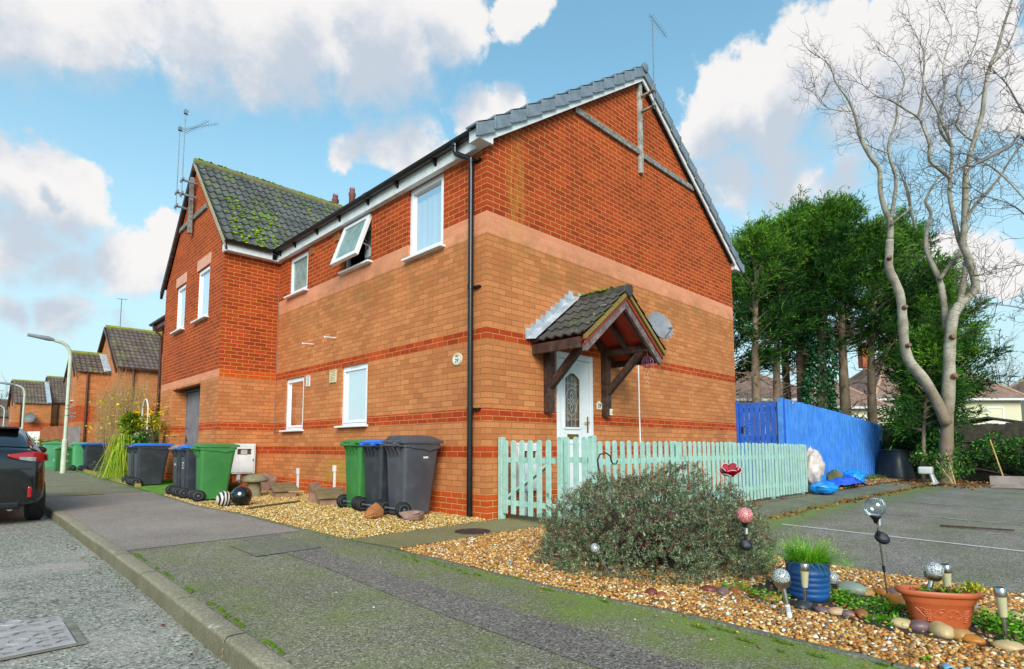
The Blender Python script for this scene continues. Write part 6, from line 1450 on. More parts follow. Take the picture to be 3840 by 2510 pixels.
# ------------------------------------------------------------------ houses behind the trees on the right
def hip_house(lab, c, rz, w, d, ze, za, wallm, roofm, chim=None, solar=False):
    t = thing('house', lab, 'house', (*c, -.4), rz); m = MB(); m.box(-w/2, w/2, -d/2, d/2, -1, ze); wl = m.build('wall', wallm, t)
    e = .35; rl = max(.3, (w-d)/2+.3); V = [(-w/2-e, -d/2-e, ze-.05), (w/2+e, -d/2-e, ze-.05), (w/2+e, d/2+e, ze-.05), (-w/2-e, d/2+e, ze-.05), (-rl, 0, za), (rl, 0, za)]
    m = MB(); m.add(V, [(0, 1, 5, 4), (1, 2, 5), (2, 3, 4, 5), (3, 0, 4), (0, 3, 2, 1)]); r = m.build('roof', roofm, t)
    m = MB()
    for a, b in ((0, 4), (1, 5), (2, 5), (3, 4), (4, 5)): m.tube([V[a], V[b]], .09, 6)
    m.build('hip_tile', pm('pale_hip_tile', '#a5846c', '#b59680', 5, .9), r)
    m = MB(); m.box(-w/2-e, w/2+e, -d/2-e-.06, -d/2-e, ze-.16, ze-.04); m.build('gutter', pm('white_gutter', '#cfcfcf', None), t)
    F = FY(-d/2)
    for a in (-w*.3, w*.05, w*.32):
        x = window(t, F, a-.5, a+.5, ze-1.5, ze-.5, blind='full', vent=False, rec=-.02, sl=.05)
    if chim: m = MB(); m.box(chim-.3, chim+.3, -.25, .25, za-.8, za+.75); m.build('chimney', pm('red_chimney_brick', '#9c4a2c', '#ad5a38', 6, .9), r)
    if solar:
        n = Vector((0, -(za-ze), d/2+e)).normalized(); m = MB(); nn = Vector((0, -(za-ze)/math.hypot(za-ze, d/2+e), (d/2+e)/math.hypot(za-ze, d/2+e)))
        for x in (-1.3, -.3):
            for k in (.35, .6):
                y = -(d/2+e)*(1-k); z = ze-.05+(za-ze+.05)*k; u = Vector((0, d/2+e, za-ze)).normalized(); p = Vector((x, y, z))+nn*.06; m.bar(p-u*.5, p+u*.5, .9, .04, nn)
        m.build('solar_panel', pm('dark_solar_panel', '#1c2530', '#2a3644', 9, .15), r)
CREAMW = pm('cream_wall', '#d6cfb2', '#cdc6a8', 1, .9); BT = tile_mat('old_brown_roof', '#7a5c4e', '#94766a', .1, '#7a7a4a')
hip_house('cream bungalow with brown hipped roof and solar panels behind the pale tree', (37.8, 2.2), R(-45), 8.2, 6.4, 4.0, 7.0, CREAMW, BT, -2.6, True)
hip_house('cream house with brown roof cut off by the right edge', (44.6, -6.2), R(-45), 6.5, 6, 4.6, 7.2, CREAMW, BT)
hip_house('brown roofed house seen between the conifer trunks near the house corner', (30.2, 9.6), R(-45), 6.5, 6, 4.0, 6.0, CREAMW, BT)
hip_house('brown roofed house seen between the conifer trunks near the fence end', (32.5, 5.6), R(-45), 3.6, 5, 3.5, 5.4, CREAMW, BT)

# ------------------------------------------------------------------ gravel
def ico():
    bm = bmesh.new(); bmesh.ops.create_icosphere(bm, subdivisions=1, radius=1); bv = np.array([v.co[:] for v in bm.verts]); bf = np.array([[v.index for v in f.verts] for f in bm.faces]); bm.free(); return bv, bf
IV, IF = ico()
PEB = vcol('pebble', .55, 0, .4)
GC = ('#b98742', '#c79a58', '#946432', '#d2b888', '#a96d35', '#e2d8c2', '#7a5a40', '#c77a2a', '#6f6258', '#d9a860')
GP = (.17, .16, .13, .1, .12, .06, .08, .08, .05, .05)
def pebbles(name, x, y, s, cols=GC, p=GP, dz=.0):
    n = len(x); rot = RNG.uniform(0, 2*PI, n); sx = s*RNG.uniform(.8, 1.5, n); sy = s*RNG.uniform(.7, 1.1, n); sz = s*RNG.uniform(.35, .7, n)
    P = IV[None]*np.stack([sx, sy, sz], 1)[:, None, :]; P = P*(1+RNG.normal(0, .13, P.shape))
    tx = RNG.normal(0, .35, n); ca, sa = np.cos(tx)[:, None], np.sin(tx)[:, None]; P = np.stack([P[..., 0]*ca-P[..., 2]*sa, P[..., 1], P[..., 0]*sa+P[..., 2]*ca], -1)
    c, q = np.cos(rot)[:, None], np.sin(rot)[:, None]; P = np.stack([P[..., 0]*c-P[..., 1]*q, P[..., 0]*q+P[..., 1]*c, P[..., 2]], -1)
    P += np.stack([x, y, tzv(x, y)+dz+sz*.55+np.abs(RNG.normal(0, .005, n))], 1)[:, None, :]
    F = (IF[None]+(np.arange(n)*len(IV))[:, None, None]).reshape(-1, 3); col = np.repeat(pal(cols, n, p, .16), len(IV), 0)
    return np_mesh(name, P.reshape(-1, 3), F, PEB, None, col, True)
def scatter(n, x0, x1, y0, y1, keep): 
    x = RNG.uniform(x0, x1, n); y = RNG.uniform(y0, y1, n); k = keep(x, y); return x[k], y[k]
edge = lambda y: np.interp(y, [-9, -4.5, -3.5, -2.7, -1.6, -.42, .8, 2.6, 4.0, 6.4], [-1.54, -1.57, -1.61, -1.72, -1.77, -1.89, -1.92, -1.92, -2.05, -1.97])
insoil = lambda x, y: ((x+.66)/.42)**2+((y+4.35)/.85)**2 < 1
def kb(x, y): return (x > edge(y)) & (x < .41-.02*(y+3)*0) & ~(insoil(x, y) & (RNG.uniform(size=len(x)) > .12)) & (y < -.83) & (np.hypot(x+.5, (y+2.65)*.8) > .35)
x, y = scatter(52000, -1.8, .42, -5.6, -.82, kb)
o = pebbles('gravel', x, y, RNG.uniform(.0065, .0155, len(x))); o['kind'] = 'stuff'
def kl(x, y): return (x > edge(y)+.01) & (x < -.01) & (y > -.10)
x, y = scatter(52000, -2.05, 0, -.12, 6.42, kl)
o = pebbles('gravel', x, y, RNG.uniform(.005, .012, len(x)), ('#c39a4a', '#d3b06a', '#a67a34', '#e2cf9c', '#8f6a30', '#efe6cc', '#7a6236', '#c98a34'), (.22, .2, .16, .13, .1, .06, .07, .06)); o['kind'] = 'stuff'
x, y = scatter(60, -1.95, -1.55, -5.2, .5, lambda x, y: x < edge(y)-.03)
o = pebbles('loose_gravel', x, y, RNG.uniform(.005, .010, len(x)), dz=.003); o['kind'] = 'stuff'
x, y = scatter(2600, 7.4, 16, -1.36, -.75, lambda x, y: (y < -.80+(x-7)*.02))
o = pebbles('gravel', x, y, RNG.uniform(.02, .05, len(x)), ('#8a6238', '#a57d4c', '#6d4a2c', '#b99a68', '#5d4630'), None); o['kind'] = 'stuff'
sheet('soil_patch', -1.1, -.22, -5.3, -3.5, .006, SOIL, .1, fx0=lambda y: -.66-.42*math.sqrt(max(0, 1-((y+4.4)/.92)**2))-.001, fx1=lambda y: -.66+.42*math.sqrt(max(0, 1-((y+4.4)/.92)**2)))
# big cobbles ringing the planting pocket : each one a thing
def stone(lab, x, y, r, col, sx=1.25, sz=.62, rz=None, name='cobble_stone', cat='stone', rough=.45, dz=.0, jag=0., group='round cobbles ringing the planting pocket'):
    t_ = MB(); s = random.random()*50; q = []
    t_.ball((0, 0, 0), 1, 20, 12); vs = []
    for v in t_.v:
        p = Vector(v); n_ = mnoise.noise(p*1.1+Vector((s, s*.7, s*1.3)))*.16+mnoise.noise(p*2.7+Vector((s*2, s, 0)))*.05
        if jag: n_ += jag*(mnoise.noise(Vector((round(p.x*1.7)/1.7, round(p.y*1.7)/1.7, round(p.z*1.5)/1.5))*3+Vector((s, 0, s))))
        p = p*(1+n_); vs.append((p.x*r*sx, p.y*r*.95, p.z*r*sz))
    t_.v = vs; o = t_.build(name, col, None, smooth=True, angle=180 if not jag else 32); o.location = (x, y, tz(x, y)+r*sz*.55+dz); o.rotation_euler = (0, 0, random.uniform(0, 2*PI) if rz is None else rz)
    return tag(o, lab, cat, group)
SM = {k: pm('stone_'+k, a, b, 9, .42, .15, 70, dirt=d, dirt_amt=.4) for k, a, b, d in (('tan', '#a5783e', '#b98d52', '#7a5a34'), ('grey', '#77787a', '#8d8f8c', '#5d5f5a'), ('orange', '#a8661c', '#bd7a2a', '#7d4a18'), ('purple', '#6b5254', '#7d6466', '#4d3a3c'), ('buff', '#b59a6c', '#c4ab80', '#8d7750'), ('speckled', '#b08a64', '#c9a988', '#4d3a2c'), ('black', '#232426', '#34363a', '#5a5c60'), ('red', '#6d2f28', '#80403a', '#4d201c'), ('greengrey', '#7d8a7c', '#8f9a8c', '#5d6a5c'), ('rust', '#8d4f2a', '#a0633a', '#6a3a20'))}
ST = [(-1.05, -3.37, .041, 'red', 'dark red cobble just below the bush, left of the tan one'), (-1.05, -3.46, .045, 'purple', 'purple cobble half under the right of the bush'), (-.98, -3.52, .036, 'rust', 'rusty cobble at the bush foot'), (-.93, -3.60, .026, 'orange', 'small orange cobble at the right end of the bush'), (-1.01, -3.67, .033, 'red', 'small red cobble left of the glass ball stake light'), (-.97, -3.74, .044, 'tan', 'tan cobble beside the red one left of the stake light'),
      (-1.0, -3.93, .05, 'black', 'black cobble with a pale vein at the foot of the blue pot'), (-.35, -3.92, .036, 'rust', 'pinkish cobble at the right back of the blue pot'), (-.38, -4.03, .072, 'greengrey', 'large flat green grey cobble behind the weeds'), (-.36, -4.12, .04, 'tan', 'tan cobble right of the green grey one'), (-.29, -4.18, .044, 'orange', 'orange cobble behind the clear globe stake'), (-.25, -4.25, .047, 'purple', 'purple cobble right of the clear globe stake'), (-.51, -4.31, .062, 'orange', 'long orange brown cobble at the foot of the clear globe stake'),
      (-.99, -4.03, .033, 'purple', 'small dark purple cobble right of the black cobble'), (-.96, -4.10, .042, 'speckled', 'speckled round cobble in the front row'), (-.96, -4.16, .031, 'purple', 'small purple cobble right of the speckled one'), (-.88, -4.21, .04, 'rust', 'rusty brown cobble in the weeds'), (-.95, -4.42, .046, 'buff', 'buff cobble at the left foot of the terracotta trough'), (-.94, -4.50, .048, 'purple', 'rounded purple grey cobble before the terracotta trough'), (-.95, -4.59, .058, 'buff', 'long olive buff cobble before the terracotta trough'), (-.945, -4.67, .045, 'tan', 'flat tan cobble at the right foot of the trough'), (-.965, -4.72, .04, 'orange', 'yellow brown cobble right of the flat tan one'),
      (-.29, -4.64, .042, 'grey', 'grey cobble behind the right end of the trough'), (-.34, -4.71, .045, 'tan', 'brown grey cobble beyond the trough right end'), (-.33, -4.77, .033, 'orange', 'orange cobble left of the last stake light'), (-.32, -4.84, .048, 'buff', 'pale cobble behind the last stake light'), (-.97, -4.86, .05, 'buff', 'large pale buff cobble at the foot of the last stake light'), (-1.01, -4.93, .034, 'rust', 'pinkish cobble at the bottom right corner'),
      (-1.12, -2.09, .045, 'purple', 'purple cobble under the left side of the bush'), (-1.17, -2.13, .042, 'tan', 'tan cobble under the left side of the bush'), (-1.13, -2.36, .035, 'tan', 'small tan cobble behind the little glass light'), (-1.41, -3.15, .04, 'red', 'reddish cobble under the front of the bush'), (-1.42, -3.23, .036, 'rust', 'small rusty cobble under the front of the bush')]
for x, y, r, k, lab in ST: stone(lab, x, y, r, SM[k], sx=random.uniform(1.15, 1.5), sz=random.uniform(.55, .8))
# ---- rough rocks along the house
RB = pm('red_brown_rock', '#6d4a3a', '#94705c', 5, .9, .6, 30, dirt='#b09a84', dirt_amt=.4); RO = pm('orange_rock', '#94562c', '#b57848', 6, .9, .6, 30, dirt='#6d4020', dirt_amt=.5); RG = pm('pinkish_rock', '#8a6a5c', '#a8877a', 6, .9, .6, 30)
def rock(lab, x, y, r, col, sx, sy, sz, rz, seed, zo=0, tilt=0):
    random.seed(seed); bm = bmesh.new()
    pts = [Vector((random.gauss(0, 1), random.gauss(0, 1), random.gauss(0, 1))).normalized()*random.uniform(.8, 1.12) for _ in range(20)]
    for p in pts: bm.verts.new((p.x*r*sx, p.y*r*sy, p.z*r*sz))
    bmesh.ops.convex_hull(bm, input=bm.verts); bmesh.ops.delete(bm, geom=[v for v in bm.verts if not v.link_faces], context='VERTS')
    bmesh.ops.bevel(bm, geom=list(bm.edges), offset=r*.07, segments=2, affect='EDGES'); bmesh.ops.recalc_face_normals(bm, faces=bm.faces)
    me = bpy.data.meshes.new('rock'); bm.to_mesh(me); bm.free(); me.materials.append(col); me.shade_smooth(); o = put(bpy.data.objects.new('rock', me)); me.set_sharp_from_angle(angle=R(35))
    o.location = (x, y, tz(x, y)+r*sz*.72+zo); o.rotation_euler = (tilt, 0, rz); return tag(o, lab, 'rock', 'rough rocks along the house front')
rock('upright pointed brown rock between the two sloping boxes', -.62, 3.30, .15, RB, .75, .95, 1.35, .3, 4)
rock('purple red rock in the corner behind the stone mushroom', -.28, 5.95, .17, RG, .9, 1.1, 1.3, .5, 9)
rock('pointed orange brown rock between the charcoal and grey bins', -.95, 1.0, .125, RO, 1.0, 1.05, .95, .9, 23)
rock('long flat topped pink brown rock against the grey bin wheel', -.70, .52, .16, RG, .75, 1.35, .62, .25, 12)
rock('small pale flat rock at the foot of the wing green bin', -1.86, 4.28, .085, pm('pale_flat_rock', '#a5905c', '#b5a26c', 5, .9), 1.2, 1, .4, .3, 6)
rock('mossy pointed rock against the blue fence', 10.4, -.98, .3, pm('mossy_rock', '#6a6a3a', '#7f7c4c', 5, .9, .5), 1, .8, .9, .2, 8)
random.seed(77)
# ---- sloping lidded boxes, mushroom, balls, potted plant, timber strip
def slope_box(lab, x, y, rz, s):
    t = thing('wooden_lid_box', lab, 'garden box', (x, y, tz(x, y)), rz, 'low sloping boxes by the wall'); B = pm('pinkish_brown_box', '#8a6a54', '#9c7c66', 4, .85); W = pm('weathered_lid_board', '#6d5a3c', '#8a7654', 6, .9, .4, dirt='#4d4a34', dirt_amt=.6)
    m = MB(); m.prism([(-.2*s, 0), (.2*s, 0), (.2*s, .19*s), (-.2*s, .11*s)], -.17*s, .17*s, lambda a, b, n: (n, a, b)); m.build('body', B, t, bevel=.006)
    l = None
    m = MB()
    for k in range(4): u0, u1 = -.25+k*.125, -.25+(k+1)*.125-.008; m.prism([(u0*s, (.152+u0*.2)*s), (u1*s, (.152+u1*.2)*s), (u1*s, (.18+u1*.2)*s), (u0*s, (.18+u0*.2)*s)], -.21*s, .21*s, lambda a, b, n: (n, a, b))
    m.build('lid', W, t, bevel=.003); return t
slope_box('small box with a sloping wooden lid and a stick handle by the corner window', -.55, 4.62, R(-12), 1.0)
t = bpy.context.scene.collection.objects[-1]
st = thing('stick', 'pale wooden stick lying across the end of the sloping box', 'stick', (-.62, 4.24, .13)); m = MB(); m.tube([(0, 0, 0), (.06, -.18, .01), (.12, -.32, .02)], .012, 6); m.build('shaft', pm('peeled_wood', '#c4a268', '#b08c52', 6, .8), st, smooth=True)
slope_box('sloping wooden lid box half hidden behind the green bin', -.55, 2.92, R(-18), 1.05)
def mushroom():
    t = thing('stone_mushroom', 'stone staddle mushroom standing on the gravel in front of the wing', 'ornament', (-.92, 4.98, tz(-1, 5))); C = pm('lichen_stone', '#77715c', '#948d74', 8, .9, .5, 60, dirt='#8d8a34', dirt_amt=.8)
    m = MB(); m.lathe([(.125, -.02), (.12, .1), (.105, .22), (.11, .27)], 20); m.build('stem', C, t, smooth=True)
    m = MB(); m.lathe([(.02, .25), (.2, .255), (.225, .275), (.22, .30), (.18, .35), (.10, .385), (.001, .395)], 26); m.build('cap', C, t, smooth=True, angle=70)
mushroom()
def balls():
    B = NT('glossy_black_glaze'); B.base('#0e1012'); B.set(Roughness=.06, Coat_Weight=1.0)
    t = thing('garden_ball', 'shiny black ball ornament on the gravel by the wing', 'ornament', (-1.60, 3.62, tz(-1.6, 3.6))); m = MB(); m.ball((0, 0, .15), .15, 36, 22); m.build('ball', B.m, t, smooth=True, angle=180)
    m = MB(); m.lathe([(.09, 0), (.09, .012), (.001, .012)], 18); m.build('base', pm('dark_base', '#3a2a26', None), t)
    Z = NT('zebra_stripe_glaze'); w = Z.n('TexWave', wave_type='BANDS'); w.inputs['Scale'].default_value = 7; w.inputs['Distortion'].default_value = 3.2; w.inputs['Detail'].default_value = 1.5; w.inputs['Detail Scale'].default_value = .8; Z.l(Z.vec(), w.inputs['Vector'])
    Z.base(Z.ramp(w.outputs['Fac'], [(.44, '#2a201c'), (.54, '#c9c3b6')])); Z.set(Roughness=.3)
    t = thing('garden_ball', 'brown and white zebra striped ball next to the shiny black ball', 'ornament', (-1.80, 3.72, tz(-1.8, 3.7))); m = MB(); m.ball((0, 0, .115), .115, 30, 20); m.build('ball', Z.m, t, smooth=True, angle=180)
    m = MB(); m.lathe([(.07, 0), (.07, .012), (.001, .012)], 18); m.build('base', pm('dark_base', '#3a2a26'), t)
balls()
def potted():
    t = thing('potted_plant', 'brown bowl pot with two dead orange conifers and dry grass under the meter box', 'potted plant', (-1.12, 5.72, tz(-1.1, 5.7)))
    m = MB(); m.lathe([(.10, 0), (.17, .06), (.205, .16), (.215, .17), (.215, .2), (.195, .2), (.19, .17), (.001, .165)], 26, sx=1, sy=1); m.build('pot', pm('brown_glazed_pot', '#3d2a1c', '#5f4a30', 4, .35), t, smooth=True, angle=50)
    C = []; Dv = []
    for (x, y, h) in ((.0, .08, .42), (-.02, -.09, .33)):
        for _ in range(700): u = random.random(); a = random.uniform(0, 2*PI); r = .055*(1-u)**.7; C.append((x+r*math.cos(a), y+r*math.sin(a), .18+h*u)); Dv.append((math.cos(a)*.5, math.sin(a)*.5, 1))
    n = len(C); quads(np.array(C), np.array(Dv), np.full(n, .05), np.full(n, .012), pal(('#a5481a', '#8a3a14', '#b9602a', '#7a5a20'), n), 'dead_conifer', LEAF, t)
    n = 260; a = RNG.uniform(0, 2*PI, n); C = np.stack([.1*np.cos(a), -.04+.1*np.sin(a), np.full(n, .18)], 1); Dv = np.stack([np.cos(a), np.sin(a)-.3, RNG.uniform(.1, 1, n)], 1); quads(C, Dv, RNG.uniform(.1, .2, n), np.full(n, .006), pal(('#b08d54', '#c4a468', '#8d6a3c'), n), 'dry_grass', LEAF, t)
potted()
ribbon('timber_strip', [(-1.72, 3.05), (-.78, 3.48)], .045, .07, pm('mossy_timber_strip', '#4d4330', '#6a5c40', 5, .9), kind=None, lift=.04); tag(bpy.data.objects['timber_strip'], 'low mossy timber strip lying across the gravel from ball to boxes', 'timber strip')
# ---- fallen leaves, weeds
def leaves_on(name, x, y, s, cols, lift=.008):
    n = len(x); C = np.stack([x, y, tzv(x, y)+lift+np.abs(RNG.normal(0, .008, n))], 1); Dv = np.stack([RNG.normal(0, 1, n), RNG.normal(0, 1, n), RNG.normal(0, .18, n)], 1)
    o = quads(C, Dv, s*RNG.uniform(.6, 1.3, n), s*.6*RNG.uniform(.6, 1.2, n), pal(cols, n), name, LEAF); o['kind'] = 'stuff'; return o
LC = ('#8a4f1e', '#a5662a', '#6d3a18', '#b5843a', '#5d3420')
n = 420; leaves_on('fallen_leaves', RNG.uniform(3.2, 14, n)**1.0, -2.12-np.abs(RNG.normal(0, .07, n)), np.full(n, .06), LC, -.05)
n = 120; leaves_on('fallen_leaves', RNG.uniform(3.0, 14, n), -1.48+np.abs(RNG.normal(0, .05, n)), np.full(n, .05), LC)
n = 90; leaves_on('fallen_leaves', -3.70-np.abs(RNG.normal(0, .08, n)), RNG.uniform(-3, 3, n), np.full(n, .022), ('#7a4a24', '#8d5f34', '#5d3420', '#a59a84'), -.09)
n = 700; leaves_on('fallen_leaves', RNG.uniform(12.5, 17.6, n), RNG.uniform(-3.5, -.7, n), np.full(n, .08), LC)
n = 36; leaves_on('fallen_leaves', RNG.uniform(-3.4, .4, n), RNG.uniform(-5, .6, n), np.full(n, .02), ('#b9b49f', '#8d6a3c', '#c9c4b4'), .009)
def weeds(cx, cy, r, n, h, cols=('#4f8a1a', '#6aa825', '#3a6d18', '#86b83a')):
    a = RNG.uniform(0, 2*PI, n); d = r*np.sqrt(RNG.uniform(0, 1, n)); x = cx+d*np.cos(a); y = cy+d*np.sin(a); C = np.stack([x, y, tzv(x, y)+RNG.uniform(0, h, n)], 1); Dv = np.stack([RNG.normal(0, 1, n), RNG.normal(0, 1, n), RNG.uniform(.0, .9, n)], 1); l = RNG.uniform(.012, .035, n)
    return C, Dv, l, pal(cols, n)
WS = [weeds(*w) for w in ((-.62, -4.02, .10, 260, .05), (-.72, -4.2, .16, 380, .05), (-.6, -4.3, .12, 160, .04), (-.95, -3.72, .12, 220, .05), (-.9, -3.5, .1, 140, .06), (-.72, -4.95, .2, 560, .07), (-.55, -4.85, .14, 320, .06), (-.62, -4.75, .10, 260, .08), (-.95, -4.33, .09, 120, .03), (-.9, -4.4, .1, 140, .03), (-.05, -4.32, .05, 60, .03), (.1, -4.45, .05, 60, .04), (-1.5, -2.2, .03, 16, .015), (-1.63, -1.9, .03, 20, .012), (-1.6, -2.9, .03, 20, .012), (-1.45, -4.6, .03, 24, .02), (-.25, -4.95, .10, 130, .05), (-.45, -3.7, .08, 90, .05))]
o = quads(np.vstack([w[0] for w in WS]), np.vstack([w[1] for w in WS]), np.concatenate([w[2] for w in WS]), np.concatenate([w[2] for w in WS])*.5, np.vstack([w[3] for w in WS]), 'weeds', LEAF); o['kind'] = 'stuff'

# ------------------------------------------------------------------ the hebe bush
def hebe():
    t = thing('hebe_bush', 'large rounded grey green hebe bush with reddish tips in the gravel bed', 'bush', (-.50, -2.64, tz(-.5, -2.6)))
    ax = np.array([.7095, -.7047]); ay = np.array([.7047, .7095]); C = []; Dv = []; L = []; col = []; m = MB()
    gr = np.array([lin(c) for c in ('#66744f', '#7e8c66', '#a4b08e', '#4c583e', '#8c9876')]); rd = np.array([lin(c) for c in ('#8a4c4a', '#985a56', '#6f3c3a')])
    NS = 4300
    for s in range(NS):
        u = random.uniform(0, 2*PI); v = math.acos(random.uniform(-.16, 1)); n3 = Vector((math.cos(u)*math.sin(v), math.sin(u)*math.sin(v), math.cos(v)))
        bump = .93+.22*mnoise.noise(n3*1.9+Vector((3, 1, 7)))+.12*mnoise.noise(n3*4.5)+random.gauss(0, .035)
        rr = 1 if s % 3 else random.uniform(.55, .95); e = np.array([n3.x*.99*bump*rr, n3.y*.84*bump*rr, .08+n3.z*.70*bump*rr])
        if e[0] > 0: e[2] *= 1-.20*e[0]
        e[2] = max(e[2], .03)
        tip = np.array([*(ax*e[0]+ay*e[1]), e[2]]); root = np.array([tip[0]*.30, tip[1]*.30, tip[2]*.22+.02]); d = tip-root; ln = np.linalg.norm(d); d /= ln
        if s % 13 == 0:
            mid = root+(tip-root)*.5+np.array([random.gauss(0, .03), random.gauss(0, .03), -.03]); m.tube([tuple(root*.5), tuple(root), tuple(mid), tuple(root+(tip-root)*.93)], [.008, .006, .004, .002], 3, False)
        spike = random.random() < .06
        d2 = np.array(n3)*.55+np.array([random.gauss(0, .45), random.gauss(0, .45), .35+random.gauss(0, .35)]); d2 /= np.linalg.norm(d2); nl = 22; sl = random.uniform(.05, .10)*(1.5 if spike else 1); red = random.random() < (.55 if n3.z > .2 else .15)
        tone = random.uniform(.7, 1.25); base = tip-d2*sl*(.35 if spike else .7)
        for k in range(nl):
            w = k/nl; a = k*2.4; o1 = np.cross(d2, [math.cos(a), math.sin(a), .3]); o1 /= max(np.linalg.norm(o1), 1e-3)
            C.append(base+d2*sl*w); Dv.append(o1*(1.1-.5*w)+d2*.6+np.array([random.gauss(0, .2) for _ in range(3)])); L.append(random.uniform(.015, .028)*(1.1-.4*w)); cc = gr[random.randrange(5)]
            if red and w > .62: cc = rd[random.randrange(3)]
            col.append(cc*tone*random.uniform(.75, 1.25))
    L = np.array(L); quads(np.array(C), np.array(Dv), L, L*.36, np.array(col), 'foliage', LEAF, t)
    m.build('stems', pm('dark_hebe_stem', '#3a2c26', '#4d3c32', 6, .9), t, recalc=False)
    n = 90; j = RNG.integers(len(C), size=n); 
    j = j[:26]; quads(np.array(C)[j]+[0, 0, .01], RNG.normal(0, 1, (len(j), 3)), np.full(len(j), .022), np.full(len(j), .016), pal(('#a57ab8', '#9468a8'), len(j)), 'flowers', LEAF, t)
hebe()
def crook():
    t = thing('shepherd_crook', 'black metal shepherd crook hook rising out of the bush', 'garden hook', (-.30, -1.98, tz(-.3, -2)))
    m = MB(); m.tube([(0, 0, 0), (-.03, .03, .7), (-.045, .035, .80), (-.03, .02, .855), (.01, -.02, .87), (.04, -.05, .84), (.05, -.055, .79), (.06, -.065, .765), (.085, -.085, .765), (.095, -.095, .80)], .008, 8); m.build('rod', pm('black_iron', '#191919'), t, smooth=True)
crook()

# ------------------------------------------------------------------ solar lights and stakes
PVM = pm('dark_solar_cell', '#3a3638', '#5a5558', 30, .1); BP = pm('black_stake_plastic', '#131416', '#1e1f22', 6, .4)
def solar_head(t, c, tilt=.35, rz=0.):
    M = Matrix.Translation(c) @ Matrix.Rotation(rz, 4, 'Z') @ Matrix.Rotation(tilt, 4, 'X')
    m = MB(); m.lathe([(.03, -.018), (.042, -.012), (.045, .004), (.042, .01), (.001, .01)], 20, sx=1, sy=1.05); m.xf(M); h = m.build('solar_housing', BP, t, smooth=True, angle=50)
    m = MB(); m.box(-.024, .024, -.026, .026, .0105, .0125); m.xf(M); m.build('solar_panel', PVM, h)
def poppy():
    t = thing('flower_stake', 'red glass poppy flower solar stake behind the bush', 'solar light', (.0, -3.07, tz(0, -3))); 
    m = MB(); m.tube([(0, 0, 0), (.0, 0, .70)], .005, 6); m.build('stem', STEEL, t, smooth=True)
    RD = NT('deep_red_glass'); RD.base('#9c1420'); RD.set(Roughness=.15, Coat_Weight=.8); EDGE = pm('white_petal_rim', '#e6dada', None, rough=.3)
    T = Matrix.Translation((0, 0, .70)) @ Matrix.Rotation(R(26), 4, Vector((.41, -.91, 0))) @ Matrix.Translation((0, 0, -.70))
    for k in range(10):
        a = 2*PI*k/5+(.63 if k > 4 else 0); m = MB(); outer = k > 4
        def fn(u, v, a=a, e=0):
            w = (v-.5)*1.5*(.3+.7*math.sin(PI*(.08+.74*u))); r = .012+.078*u*(1 if outer else .75); z = .70+.045*u**1.6*(1 if outer else 1.7)+.014*math.cos((v-.5)*3)
            return (r*math.cos(a+w), r*math.sin(a+w), z)
        m.grid(fn, 6, 6); m.xf(T); p = m.build('petal', RD.m, t, smooth=True); sd = p.modifiers.new('thick', 'SOLIDIFY'); sd.thickness = .003
        m = MB(); m.tube([fn(1, v) for v in np.linspace(0, 1, 8)], .0022, 4); m.xf(T); m.build('petal_rim', EDGE, p, smooth=True)
    m = MB(); m.lathe([(.01, .70), (.028, .715), (.034, .745), (.03, .748), (.001, .74)], 14); m.xf(T); m.build('flower_centre', pm('bright_red_glass', '#c40d10', None, rough=.15), t, smooth=True)
    LW = pm('white_metal_leaf', '#c9ccd0', '#e2e4e6', 6, .35, metal=.4)
    for a, z in ((2.2, .44), (2.9, .50), (-.6, .50)):
        m = MB(); d = Vector((math.cos(a), math.sin(a), .35)).normalized()
        b = Vector((0, 0, z-.03)); s = d.cross(Vector((.3, .3, .9))).normalized(); m.grid(lambda u, v: b+d*(.03+.075*u)+s*((v-.5)*.055*math.sin(PI*u*.97+.03)), 6, 4); lf = m.build('metal_leaf', LW, t, smooth=True); sd = lf.modifiers.new('thick', 'SOLIDIFY'); sd.thickness = .002
    solar_head(t, (-.03, .0, .36), .9, .8)
poppy()
def mosaic():
    t = thing('globe_stake', 'red and white mosaic ball solar stake at the right of the bush', 'solar light', (-.60, -3.43, tz(-.6, -3.43))); Z = .09
    M = NT('red_white_mosaic'); v = M.n('TexVoronoi', feature='DISTANCE_TO_EDGE'); v.inputs['Scale'].default_value = 95; M.l(M.vec(), v.inputs['Vector']); M.base(M.ramp(v.outputs['Distance'], [(.035, '#e8dcdc'), (.07, '#b0181c')])); M.set(Roughness=.25)
    m = MB(); m.ball((0, 0, .465), .058, 26, 18); m.build('ball', M.m, t, smooth=True, angle=180)
    m = MB(); m.lathe([(.012, .38), (.02, .40), (.03, .415)], 14); m.build('collar', BP, t, smooth=True); m = MB(); m.tube([(0, 0, 0), (0, 0, .39)], .0055, 6); m.build('stem', STEEL, t); m = MB(); m.tube([(0, 0, .29), (0, 0, .33)], .01, 8); m.build('joint', BP, t)
    m = MB(); m.box(.008, .04, -.002, .002, .33, .37); m.build('paper_tag', pm('white_tag', '#d8dde0', None, rough=.5), t)
    solar_head(t, (-.02, -.01, .262), .8, -.7)
mosaic()
